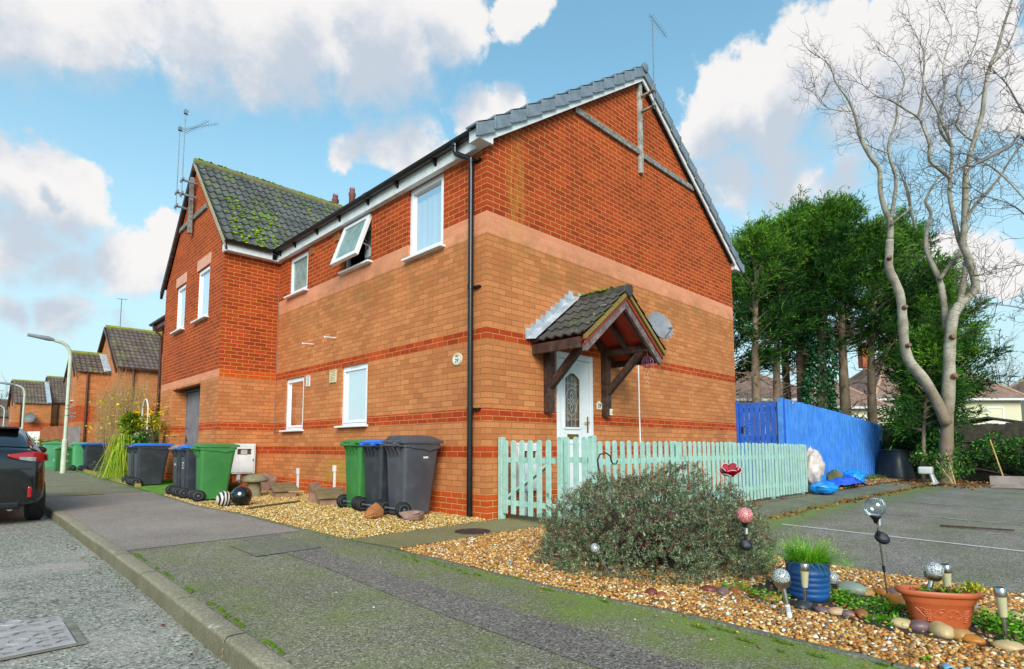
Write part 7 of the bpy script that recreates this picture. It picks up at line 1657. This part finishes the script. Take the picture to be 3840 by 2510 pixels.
def globe():
    t = thing('globe_stake', 'clear glass globe solar stake leaning slightly behind the terracotta trough', 'solar light', (-.365, -4.235, tz(-.36, -4.2))); b = Vector((-.064, .029, .585)); f = lambda u: b*u
    m = MB(); m.ball(tuple(b), .066, 30, 20); g_ = m.build('globe', CLEAR, t, smooth=True, angle=180)
    m = MB(); m.tube([f(0), f(.32)], .0055, 6); m.tube([f(.32), f(.78)], .0055, 6); m.tube([f(.80), f(.87)], .006, 6); m.build('stem', STEEL, t); m = MB(); m.tube([f(.29), f(.36)], .0085, 8); m.tube([f(.68), f(.74)], .010, 8); m.build('joint', BP, t)
    m = MB(); m.lathe([(.010, -.105), (.016, -.085), (.034, -.062), (.03, -.055)], 16, tuple(b)); m.build('collar', BP, t, smooth=True)
    m = MB(); m.lathe([(.03, -.06), (.03, -.05), (.001, -.05)], 16, tuple(b)); m.build('lamp_board', pm('white_tag', '#d8dde0'), t)
    p = f(.83); m = MB(); m.box(p.x+.006, p.x+.03, p.y-.012, p.y-.01, p.z-.02, p.z+.025); m.build('paper_tag', pm('white_tag', '#d8dde0'), t)
    solar_head(t, tuple(f(.66)+Vector((.018, -.012, 0))), .75, -.7)
globe()
CRK = NT('crackle_glass'); _v = CRK.n('TexVoronoi', feature='DISTANCE_TO_EDGE'); _v.inputs['Scale'].default_value = 75; CRK.l(CRK.vec(), _v.inputs['Vector']); CRK.base(CRK.ramp(_v.outputs['Distance'], [(.02, '#f4f6f6'), (.12, '#aab0b0'), (.3, '#6f7777')])); CRK.set(Roughness=.08, Coat_Weight=1.0, Transmission_Weight=.35); CRK.bump(_v.outputs['Distance'], .5, .01)
def crackle(lab, base, top, r=.046, tag_=False, short=False):
    base = Vector(base); top = Vector(top); t = thing('stake_light', lab, 'solar light', base); d = top-base; L = d.length; q = d.to_track_quat('Z', 'Y').to_matrix().to_4x4()
    m = MB(); m.ball((0, 0, L), r, 24, 16); m.xf(q); m.build('glass_ball', CRK.m, t, smooth=True, angle=180)
    m = MB(); m.lathe([(.018, L-r*1.35), (.036, L-r*1.15), (r*.98, L-r*.75), (r*1.0, L-r*.5), (r*.93, L-r*.5), (.001, L-r*.6)], 22); m.xf(q); m.build('cup', STEEL, t, smooth=True, angle=60)
    m = MB(); m.tube([(0, 0, -.03), (0, 0, L-r*1.2)], .0135, 12); m.xf(q); s = m.build('stem', STEEL, t, smooth=True)
    if tag_:
        m = MB(); m.tube([(0, 0, .0), (0, 0, .075)], .0145, 12); m.xf(q); m.build('paper_label', pm('white_tag', '#d8dde0'), s, smooth=True)
        m = MB()
        for k in range(7): m.tube([(0, 0, .035+k*.0045), (0, 0, .0365+k*.0045)], .0148, 12)
        m.xf(q); m.build('barcode_strip', TEXTD, s)
crackle('leaning crackle glass ball light with a white label, left of the blue pot', (-1.255, -3.945, -.08), (-1.258, -3.907, .143), .047, True)
crackle('small crackle glass ball light in front of the bush', (-1.22, -2.70, -.06), (-1.30, -2.62, .15), .036)
crackle('crackle glass ball light peeping out behind the blue pot', (-.44, -3.94, -.08), (-.454, -3.939, .01), .042)
crackle('crackle glass ball light tilted over in the terracotta trough', (-.815, -4.515, .05), (-.775, -4.55, .205), .045)
FRO = pm('frosted_cream_plastic', '#c3bd98', '#b0aa84', 5, .35)
def cyl(lab, base, top, k=1.0):
    base = Vector(base); top = Vector(top); t = thing('stake_light', lab, 'solar light', base); d = top-base; L = d.length; q = d.to_track_quat('Z', 'Y').to_matrix().to_4x4()
    m = MB(); m.lathe([(.026*k, L-.045*k), (.027*k, L-.04*k), (.027*k, L-.002), (.025*k, L), (.001, L)], 20); m.xf(q); c = m.build('cap', STEEL, t, smooth=True, angle=50)
    m = MB(); m.box(-.014*k, .014*k, -.014*k, .014*k, L+.0005, L+.002); m.xf(q); m.build('solar_panel', PVM, c)
    m = MB(); m.lathe([(.017*k, L-.145*k), (.024*k, L-.0455*k)], 18); m.xf(q); m.build('diffuser', FRO, t, smooth=True)
    m = MB(); m.tube([(0, 0, -.03), (0, 0, L-.146*k)], .0085*k, 10); m.tube([(0, 0, L-.19*k), (0, 0, L-.165*k)], .0105*k, 10); m.xf(q); m.build('stem', STEEL, t, smooth=True)
cyl('steel capped cylinder stake light in front of the blue pot', (-.955, -3.93, -.08), (-.972, -3.941, .185))
cyl('steel capped cylinder stake light at the right end of the bed', (-.84, -4.84, -.095), (-.845, -4.828, .172))
cyl('steel capped cylinder stake light behind the terracotta trough', (-.35, -4.545, -.09), (-.364, -4.544, .175), 1.05)

# ------------------------------------------------------------------ pots
def blue_pot():
    t = thing('plant_pot', 'blue ribbed plastic pot with bright green grass', 'plant pot', (-.745, -3.885, tz(-.7, -3.9)+.005))
    prof = [(.105, 0), (.112, .012)]
    for k in range(5):
        z = .02+k*.034; prof += [(.117+.002*k, z), (.121+.002*k, z+.008), (.121+.002*k, z+.022), (.117+.002*k, z+.030)]
    prof += [(.131, .225), (.136, .232), (.136, .24), (.126, .24), (.122, .2), (.001, .2)]
    m = MB(); m.lathe(prof, 36); m.build('pot', pm('blue_glossy_plastic', '#16437a', '#1f5898', 3, .4), t, smooth=True, angle=60)
    m = MB(); m.lathe([(.12, .203), (.001, .206)], 20); m.build('compost', SOIL, t)
    V = []; F = []; Cc = []
    for _ in range(950):
        a = random.uniform(0, 2*PI); d = .10*math.sqrt(random.random()); x, y = d*math.cos(a), d*math.sin(a); b = a+random.gauss(0, .7); lean = random.uniform(.2, 1.15)*(.6+d*9); L = random.uniform(.10, .24); w = random.uniform(.0015, .0032); c = np.array(lin(random.choice(('#4f9a0e', '#6cba18', '#86c92a', '#3c7d10', '#b8cf4a'))))*random.uniform(.75, 1.2)
        for i in range(6):
            u = i/5; rr = L*lean*u*(.4+.6*u); z = .205+L*(u-.55*lean*u*u); s = w*(1-.85*u); px, py = x+rr*math.cos(b), y+rr*math.sin(b); V += [(px-s*math.sin(b), py+s*math.cos(b), z), (px+s*math.sin(b), py-s*math.cos(b), z)]; Cc += [c, c]
            if i: k = len(V)-4; F.append((k, k+1, k+3, k+2))
    np_mesh('grass_blades', np.array(V), np.array(F), LEAF, t, np.array(Cc))
    n = 900; st_ = RNG.integers(30, size=n); sa = RNG.uniform(0, 2*PI, 30); sr = RNG.uniform(.14, .27, 30); sz = .36-.9*np.abs(sr-.12)+RNG.normal(0, .03, 30)
    C = np.stack([sr[st_]*np.cos(sa[st_]), sr[st_]*np.sin(sa[st_]), sz[st_]], 1)+RNG.normal(0, .016, (n, 3)); quads(C, RNG.normal(0, 1, (n, 3)), np.full(n, .007), np.full(n, .004), pal(('#b8c96a', '#9ab84a', '#d3d89a'), n), 'seed_heads', LEAF, t)
    m = MB()
    for a, r_, z in zip(sa, sr, sz): m.tube([(.05*math.cos(a), .05*math.sin(a), .21), (r_*.7*math.cos(a), r_*.7*math.sin(a), z+.03), (r_*math.cos(a), r_*math.sin(a), z)], .0011, 3, False)
    m.build('seed_stalks', pm('green_stalk', '#6a9a2a', None, rough=.7), t, recalc=False)
blue_pot()
def trough():
    # half barrel shaped trough: flat back, bowed front; long axis across the view
    rz = math.atan2(-.335, -.13)+PI; t = thing('planter_trough', 'terracotta half round planter with moulded vines and grapes', 'planter', (-.80, -4.565, tz(-.8, -4.55)+.005), math.atan2(-.86, .51)); T = pm('terracotta_plastic', '#b0532c', '#bd6238', 3, .45, .05, dirt='#8a4426', dirt_amt=.3)
    def ring(w, d, z, n=26): return [(w*math.cos(a), -d*.55*abs(math.sin(a))**.72 if math.sin(a) > 0 else d*.42*abs(math.sin(a))**.6, z) for a in np.linspace(0, 2*PI, n+1)[:-1]]
    m = MB(); R_ = [(.125, .115, 0), (.128, .118, .01), (.137, .122, .022), (.160, .142, .128), (.163, .145, .13), (.168, .148, .138), (.178, .156, .168), (.196, .170, .170), (.205, .178, .18), (.205, .178, .192), (.198, .172, .2), (.18, .155, .2), (.172, .148, .188), (.165, .14, .15)]
    n = 26
    for w, d, z in R_: m.v += ring(w, d, z)
    for i in range(len(R_)-1):
        for j in range(n): m.f.append((i*n+j, i*n+(j+1) % n, (i+1)*n+(j+1) % n, (i+1)*n+j))
    m.f.append(tuple(range(n))); m.build('pot', T, t, smooth=True, angle=55)
    m = MB(); m.add(ring(.168, .143, .165), [tuple(range(n))]); m.build('compost', SOIL, t)
    # relief: vines and grapes on the bowed front
    def on(a, z): 
        k = (z-.022)/.106; w = .137+(.160-.137)*k; d = .122+(.142-.122)*k; return Vector((w*math.cos(a), -d*.55*abs(math.sin(a))**.72, z))
    m = MB()
    for c in (PI*.68, PI*.27):
        for r_ in range(6):
            for q in range(3 if r_ < 3 else 2):
                p = on(c+(q-1)*.075+(.03 if r_ % 2 else 0), .10-r_*.011); m.ball(tuple(p), .0068, 8, 6)
    m.build('grape_relief', T, t, smooth=True)
    for s in (0, 1):
        m = MB(); pts = [on(PI*(.82-.64*u), .085+.024*math.sin(u*13+s*2)) for u in np.linspace(0, 1, 34)]; m.tube(pts, .0034, 5); m.build('vine_relief', T, t, smooth=True)
    for c, z in ((PI*.56, .09), (PI*.46, .07), (PI*.40, .1)):
        m = MB(); p = on(c, z)
        for k in range(5): a = 2*PI*k/5+.4; q = on(c+.10*math.cos(a), z+.015*math.sin(a)); m.tube([p, q], [.006, .002], 5)
        m.build('leaf_relief', T, t, smooth=True)
    n = 420; C = np.stack([RNG.normal(.03, .07, n), RNG.normal(-.0, .028, n), .165+RNG.uniform(0, .035, n)], 1); l = RNG.uniform(.012, .028, n); quads(C, RNG.normal(0, 1, (n, 3))+[0, 0, .6], l, l*.5, pal(('#4a6d1e', '#6a8a2a', '#8a9a3a', '#5a4a30'), n), 'plants', LEAF, t)
    n = 160; C = np.stack([RNG.normal(.175, .022, n), RNG.normal(.03, .02, n), .195+RNG.uniform(0, .035, n)], 1); l = RNG.uniform(.012, .022, n); quads(C, RNG.normal(0, 1, (n, 3))+[0, 0, .6], l, l*.6, pal(('#b0b81c', '#8a9a1c', '#c9c43a'), n), 'sedum', LEAF, t)
trough()

# ------------------------------------------------------------------ rubbish, compost bin, oddments by the pale tree
def bag(lab, x, y, w, d, h, m_, seed, name='rubbish_bag', neck=True, z=0, rz=0, amp=.16, cat='rubbish bag'):
    t = MB(); t.ball((0, 0, 0), 1, 40, 26); s = seed*3.1; out = []
    for v in t.v:
        p = Vector(v); k = mnoise.noise(p*1.6+Vector((s, 0, s)))*amp+abs(mnoise.noise(p*3.7+Vector((0, s, s))))*amp*.9+abs(mnoise.noise(Vector((p.x*9, p.y*9, p.z*3))+Vector((s, s, 0))))*amp*.4
        q = p*(1-.12+k); zz = q.z*.5+.5
        if neck and zz > .78: f_ = max(.35, 1-(zz-.78)*2.3); q.x *= f_; q.y *= f_
        out.append((q.x*w/2, q.y*d/2, max(0, zz)*h))
    t.v = out; o = t.build(name, m_, None, smooth=True, angle=180); o.location = (x, y, tz(x, y)+z); o.rotation_euler = (0, 0, rz); return tag(o, lab, cat)
BAGW = pm('translucent_white_sack', '#b9a59c', '#d6ccc6', 7, .3, .5, 26, dirt='#8d6a5a', dirt_amt=.5, Specular_IOR_Level=.6); BAGB = pm('bright_blue_bag', '#0c7fd6', '#1a95ea', 6, .22, .5, 22, Specular_IOR_Level=.7); TARP = pm('royal_blue_tarpaulin', '#1f4bc4', '#2f62dc', 5, .3, .4, 20)
bag('tall white translucent rubbish sack at the end of the picket fence', 7.52, -1.38, .44, .42, .86, BAGW, 2, z=.08, amp=.2)
bag('bright blue tied bag in front of the white sack', 7.35, -1.62, .58, .42, .26, BAGB, 5, neck=False, rz=-.6, amp=.25)
bag('bright blue bag lying between the white sack and tarpaulin', 8.3, -1.2, .5, .34, .42, BAGB, 9, neck=False, amp=.28)
bag('bright blue bag at the right end of the tarpaulin', 11.4, -1.15, .75, .5, .36, BAGB, 13, neck=False, amp=.28)
def tarp():
    m = MB()
    def fn(u, v):
        x = 8.6+2.7*u; y = -1.50+.75*v+.08*math.sin(u*9); e = math.sin(PI*u)**.5*math.sin(PI*min(1, v+.12))**.6
        z = .02+.30*e*(.5+.5*mnoise.noise(Vector((u*4, v*3, 2))))+.10*e*abs(mnoise.noise(Vector((u*11, v*8, 5))))+(.16*math.exp(-((u-.82)/.14)**2)*math.sin(PI*v)); return (x, y, tz(x, y)+z)
    m.grid(fn, 60, 26); o = m.build('tarpaulin', TARP, None, smooth=True, angle=180); sd = o.modifiers.new('thick', 'SOLIDIFY'); sd.thickness = .004; tag(o, 'crumpled royal blue tarpaulin lying along the foot of the blue fence', 'tarpaulin')
tarp()
def compost():
    t = thing('compost_bin', 'black plastic compost bin with tapered sides by the blue fence end', 'compost bin', (16.55, -1.0, tz(16.5, -1)), R(-20)); P = pm('black_compost_plastic', '#22262b', '#2d3238', 3, .35)
    def sq(w, z, n=28): 
        o = []
        for a in np.linspace(0, 2*PI, n+1)[:-1]: c, s = math.cos(a), math.sin(a); o.append((w*math.copysign(abs(c)**.6, c), w*math.copysign(abs(s)**.6, s), z))
        return o
    m = MB(); RR = [(.50, 0), (.50, .05), (.47, .06), (.43, .3), (.40, .5), (.335, .84), (.32, .86), (.33, .865), (.33, .90), (.27, .93), (.1, .94)]; n = 28
    for w, z in RR: m.v += sq(w, z)
    for i in range(len(RR)-1):
        for j in range(n): m.f.append((i*n+j, i*n+(j+1) % n, (i+1)*n+(j+1) % n, (i+1)*n+j))
    m.f += [tuple(range(n)), tuple(range((len(RR)-1)*n, len(RR)*n))]; m.build('body', P, t, smooth=True, angle=40)
    F = lambda a, b, n_: (-(.47-.155*b/.84)-n_, a, b)
    m = MB(); frame(m, F, -.22, .22, .08, .38, .025, -.005, .012); m.box(-.08, .08, .2, .26, -.005, .016, F); m.build('hatch', P, t, bevel=.004)
    for k in range(3): m = MB(); m.box(-.16+.02*k, .16-.02*k, .5+k*.1, .53+k*.1, -.01, .012, F); m.build('vent_rib', P, t, bevel=.004)
    m = MB(); m.box(-.09, .09, -.09, .09, .94, .97); m.build('lid_knob', P, t, bevel=.01)
compost()
def oddments():
    W = pm('dirty_white_plastic', '#b5b2ae', '#d0cecb', 4, .45)
    t = thing('stool', 'broken white plastic stool left of the pale tree foot', 'stool', (14.35, -2.15, tz(14.3, -2.2))); m = MB(); m.box(-.16, .16, -.16, .16, .26, .46); m.build('seat', W, t, bevel=.04); 
    for sx in (-1, 1):
        m = MB(); m.bar((sx*.12, -.12, .26), (sx*.2, -.2, 0), .05, .05); m.build('leg', W, t)
    m = MB(); m.box(-.3, .3, -.24, -.14, 0, .05); m.build('broken_base', W, t)
    t = thing('old_sleeper', 'row of pale weathered timber edging along the car park right of the pale tree', 'timber', (15.6, -4.6, tz(15.5, -4.6))); m = MB(); S_ = pm('pinkish_old_timber', '#8f7f78', '#a89a92', 3, .9, .4, dirt='#6a6a4a', dirt_amt=.5)
    m.bar((-.25, 1.2, .12), (-.3, -.6, .14), .14, .32); m.bar((-.3, -.62, .1), (-.4, -2.2, .1), .14, .28); m.build('beam', S_, t, bevel=.01); m = MB(); m.bar((-.6, 1.0, .04), (-.7, -.1, .05), .1, .08); m.build('loose_batten', S_, t)
    for lab, p, q, c in (('pale pole leaning against the pale tree', (14.55, -2.75, -.15), (14.75, -2.45, 1.35), 'peeled_wood'), ('greenish stick leaning beside the pale tree', (15.6, -3.7, -.15), (16.1, -3.4, 1.05), 'peeled_wood'), ('short brown stick crossed at the foot of the pale tree', (14.2, -2.75, -.12), (14.6, -2.35, .5), 'peeled_wood')):
        t = thing('stick', lab, 'stick', p); m = MB(); m.tube([(0, 0, 0), tuple(Vector(q)-Vector(p))], .018, 6); m.build('shaft', pm(c, '#c4a268'), t)
    t = thing('stick', 'thin dark stick lying on the car park asphalt', 'stick', (4.3, -4.2, tz(4, -4)-.05)); m = MB(); m.bar((0, .35, .01), (.1, -.35, .01), .03, .02); m.build('shaft', BROWNW, t)
    # scraps of litter on the gravel
    LB = pm('pale_blue_plastic_scrap', '#6db4d8', '#8cc8e6', 9, .35); LW_ = pm('white_scrap', '#d8dadc', None, rough=.5)
    for lab, x, y, w, m_ in (('pale blue plastic scrap behind the blue pot', -.25, -4.02, .07, LB), ('crumpled pale blue plastic at the bottom edge of the bed', -1.50, -4.72, .10, LB), ('white paper scrap on the gravel before the trough', -1.28, -4.42, .03, LW_), ('small blue plastic scrap on the gravel left of the bush', -1.52, -1.95, .035, LB)):
        m = MB(); m.grid(lambda u, v: ((u-.5)*w, (v-.5)*w*.4, .022+.012*mnoise.noise(Vector((u*4+x, v*4, y)))+.006*math.sin(u*7)), 8, 5); o = m.build('litter_scrap', m_, None, smooth=True); o.location = (x, y, tz(x, y)); o.rotation_euler = (0, 0, random.uniform(-1.2, .2)); sd = o.modifiers.new('thick', 'SOLIDIFY'); sd.thickness = .001; tag(o, lab, 'litter')
    t = thing('wooden_peg', 'short pale wooden stake behind the blue pot on its left', 'stake', (-.72, -3.70, tz(-.7, -3.7))); m = MB(); m.box(-.018, .018, -.006, .006, 0, .17); m.build('shaft', pm('pale_stake_wood', '#b08d5c', '#a07c4a', 6, .8), t)
oddments()

# ------------------------------------------------------------------ camera, sky, sun
cam = bpy.data.cameras.new('camera'); co = bpy.data.objects.new('camera', cam); COL.objects.link(co); S.camera = co
pitch, roll, yaw = .0848, -.0013, .7821
Fv = Vector((math.sin(yaw)*math.cos(pitch), math.cos(yaw)*math.cos(pitch), math.sin(pitch))); R0 = Vector((math.cos(yaw), -math.sin(yaw), 0)); U0 = R0.cross(Fv)
Rv = R0*math.cos(roll)+U0*math.sin(roll); Uv = U0*math.cos(roll)-R0*math.sin(roll)
M = Matrix((Rv, Uv, -Fv)).transposed().to_4x4(); M.translation = Vector((-4.6745, -5.1573, .8917)); co.matrix_world = M
cam.sensor_width = 36; cam.lens = 36*2104/3840; cam.shift_y = (1495-1255)/3840; cam.clip_start = .05; cam.clip_end = 5000
SUN_TO = Vector((.64, .69, -.55)).normalized()          # travel direction of the light
sun = bpy.data.lights.new('sun', 'SUN'); so = bpy.data.objects.new('sun', sun); COL.objects.link(so)
so.rotation_euler = SUN_TO.to_track_quat('-Z', 'Y').to_euler(); sun.energy = 1.5; sun.angle = R(35); sun.color = (1, .93, .83)
wd = bpy.data.worlds.new('World'); S.world = wd; wd.use_nodes = True; nt = wd.node_tree; nt.nodes.clear()
N_ = lambda t, **k: (lambda o: ([setattr(o, a, b) for a, b in k.items()], o)[1])(nt.nodes.new('ShaderNode'+t))
LK = nt.links.new
def wm(op, a, b=None):
    o = N_('Math', operation=op)
    for i, x in enumerate((a, b)):
        if x is None: continue
        if hasattr(x, 'is_output'): LK(x, o.inputs[i])
        else: o.inputs[i].default_value = x
    return o.outputs[0]
sky = N_('TexSky'); sky.sky_type = 'NISHITA'; sky.sun_disc = False
el = math.asin(-SUN_TO.z); az = math.atan2(-SUN_TO.x, -SUN_TO.y)
sky.sun_elevation = el; sky.sun_rotation = az; sky.air_density = 1.2; sky.dust_density = .6; sky.ozone_density = 2.2
tc = N_('TexCoord'); D0 = tc.outputs['Generated']
sz = N_('SeparateXYZ'); LK(D0, sz.inputs[0])
def mapr(v, a, b, c=0., d=1.):
    o = N_('MapRange', interpolation_type='SMOOTHSTEP'); LK(v, o.inputs[0])
    for i, x in zip((1, 2, 3, 4), (a, b, c, d)): o.inputs[i].default_value = x
    return o.outputs[0]
def wnoise(vec, sc, det=7, ro=.6):
    o = N_('TexNoise'); o.inputs['Scale'].default_value = sc; o.inputs['Detail'].default_value = det; o.inputs['Roughness'].default_value = ro; LK(vec, o.inputs['Vector']); return o
CLOUDS = [(0.033, 0.861, 0.507, 0.091), (0.117, 0.841, 0.528, 0.09), (0.209, 0.807, 0.552, 0.097), (0.305, 0.758, 0.577, 0.102), (0.4, 0.69, 0.603, 0.105), (0.473, 0.626, 0.62, 0.071), (0.399, 0.724, 0.563, 0.058), (0.291, 0.797, 0.529, 0.053), (0.547, 0.533, 0.645, 0.042), (0.03, 0.927, 0.374, 0.038), (0.056, 0.938, 0.342, 0.058), (0.097, 0.936, 0.34, 0.055), (0.049, 0.956, 0.288, 0.055), (0.091, 0.945, 0.315, 0.045), (0.075, 0.916, 0.395, 0.018), (0.044, 0.967, 0.25, 0.055), (0.091, 0.964, 0.249, 0.049), (0.154, 0.952, 0.265, 0.052), (0.207, 0.937, 0.282, 0.04), (0.058, 0.984, 0.169, 0.035), (0.107, 0.978, 0.18, 0.037), (0.161, 0.969, 0.187, 0.025), (0.438, 0.763, 0.476, 0.044), (0.482, 0.739, 0.471, 0.053), (0.426, 0.783, 0.453, 0.032), (0.563, 0.638, 0.525, 0.044), (0.597, 0.6, 0.532, 0.036), (0.542, 0.665, 0.514, 0.028), (0.519, 0.718, 0.464, 0.033), (0.788, 0.332, 0.518, 0.07), (0.802, 0.239, 0.547, 0.055), (0.824, 0.18, 0.538, 0.046), (0.845, 0.111, 0.523, 0.049), (0.858, 0.068, 0.51, 0.041), (0.784, 0.306, 0.54, 0.052), (0.829, 0.269, 0.49, 0.081), (0.835, 0.2, 0.512, 0.063), (0.853, 0.151, 0.5, 0.064), (0.865, 0.085, 0.495, 0.054), (0.885, 0.107, 0.453, 0.076), (0.874, 0.18, 0.451, 0.083), (0.858, 0.27, 0.437, 0.06), (0.908, 0.044, 0.417, 0.056), (0.806, 0.22, 0.55, 0.029), (0.834, 0.352, 0.426, 0.057), (0.867, 0.285, 0.409, 0.054), (0.893, 0.221, 0.392, 0.038), (0.797, 0.376, 0.473, 0.045), (0.967, 0.086, 0.242, 0.041), (0.972, 0.052, 0.231, 0.033), (0.96, 0.11, 0.257, 0.026), (0.814, 0.408, 0.413, 0.04)]
def density(vec):
    # wander the direction, then union of soft discs
    nz = wnoise(vec, 5.0, 6, .6); va = N_('VectorMath', operation='MULTIPLY_ADD'); sub = N_('VectorMath', operation='SUBTRACT'); LK(nz.outputs['Color'], sub.inputs[0]); sub.inputs[1].default_value = (.5, .5, .5)
    LK(sub.outputs[0], va.inputs[0]); va.inputs[1].default_value = (.16, .16, .13); LK(vec, va.inputs[2])
    tot = None
    for (x, y, z, r) in CLOUDS:
        d = N_('VectorMath', operation='DISTANCE'); LK(va.outputs[0], d.inputs[0]); d.inputs[1].default_value = (x, y, z)
        k = wm('SUBTRACT', 1, wm('DIVIDE', d.outputs['Value'], r*1.22))
        tot = k if tot is None else wm('MAXIMUM', tot, k)
    fb = wnoise(vec, 11, 8, .62).outputs['Fac']
    return wm('ADD', tot, wm('MULTIPLY', wm('SUBTRACT', fb, .52), 1.5))
d0 = density(D0)
up = N_('VectorMath', operation='ADD'); LK(D0, up.inputs[0]); up.inputs[1].default_value = (-.02, -.02, .075)
d1 = density(up.outputs[0])
shade = mapr(wm('ADD', wm('MULTIPLY', d1, 1.0), wm('MULTIPLY', d0, .15)), .0, .72)
alpha = mapr(wm('DIVIDE', d0, wm('ADD', wm('MULTIPLY', shade, .5), .24)), -.03, 1.)
cm = N_('Mix', data_type='RGBA'); LK(wm('MULTIPLY', shade, .85), cm.inputs[0]); cm.inputs[6].default_value = (3.6,3.48,3.42, 1); cm.inputs[7].default_value = (1.95,2.25,2.65, 1)
# blue sky: physical sky, lifted towards a pale horizon
bl = N_('Mix', data_type='RGBA', blend_type='MULTIPLY'); bl.inputs[0].default_value = 1; LK(sky.outputs[0], bl.inputs[6]); bl.inputs[7].default_value = (.56,.93,.85, 1)
hz = N_('Mix', data_type='RGBA'); LK(mapr(sz.outputs[2], .0, .62, .9, .14), hz.inputs[0]); LK(bl.outputs[2], hz.inputs[6]); hz.inputs[7].default_value = (2.4,3.0,3.35, 1)
mx = N_('Mix', data_type='RGBA'); LK(wm('MULTIPLY', alpha, .96), mx.inputs[0]); LK(hz.outputs[2], mx.inputs[6]); LK(cm.outputs[2], mx.inputs[7])
bg = N_('Background'); bg.inputs[1].default_value = .1; LK(mx.outputs[2], bg.inputs[0])
ou = N_('OutputWorld'); LK(bg.outputs[0], ou.inputs[0])
wd.cycles.sampling_method = 'MANUAL'; wd.cycles.sample_map_resolution = 512
S.view_settings.view_transform = 'Standard'; S.view_settings.look = 'None'; S.view_settings.gamma = 1; S.view_settings.exposure = 1.42
S.render.engine = 'CYCLES'; S.cycles.use_denoising = True; S.cycles.max_bounces = 6; S.cycles.transparent_max_bounces = 24
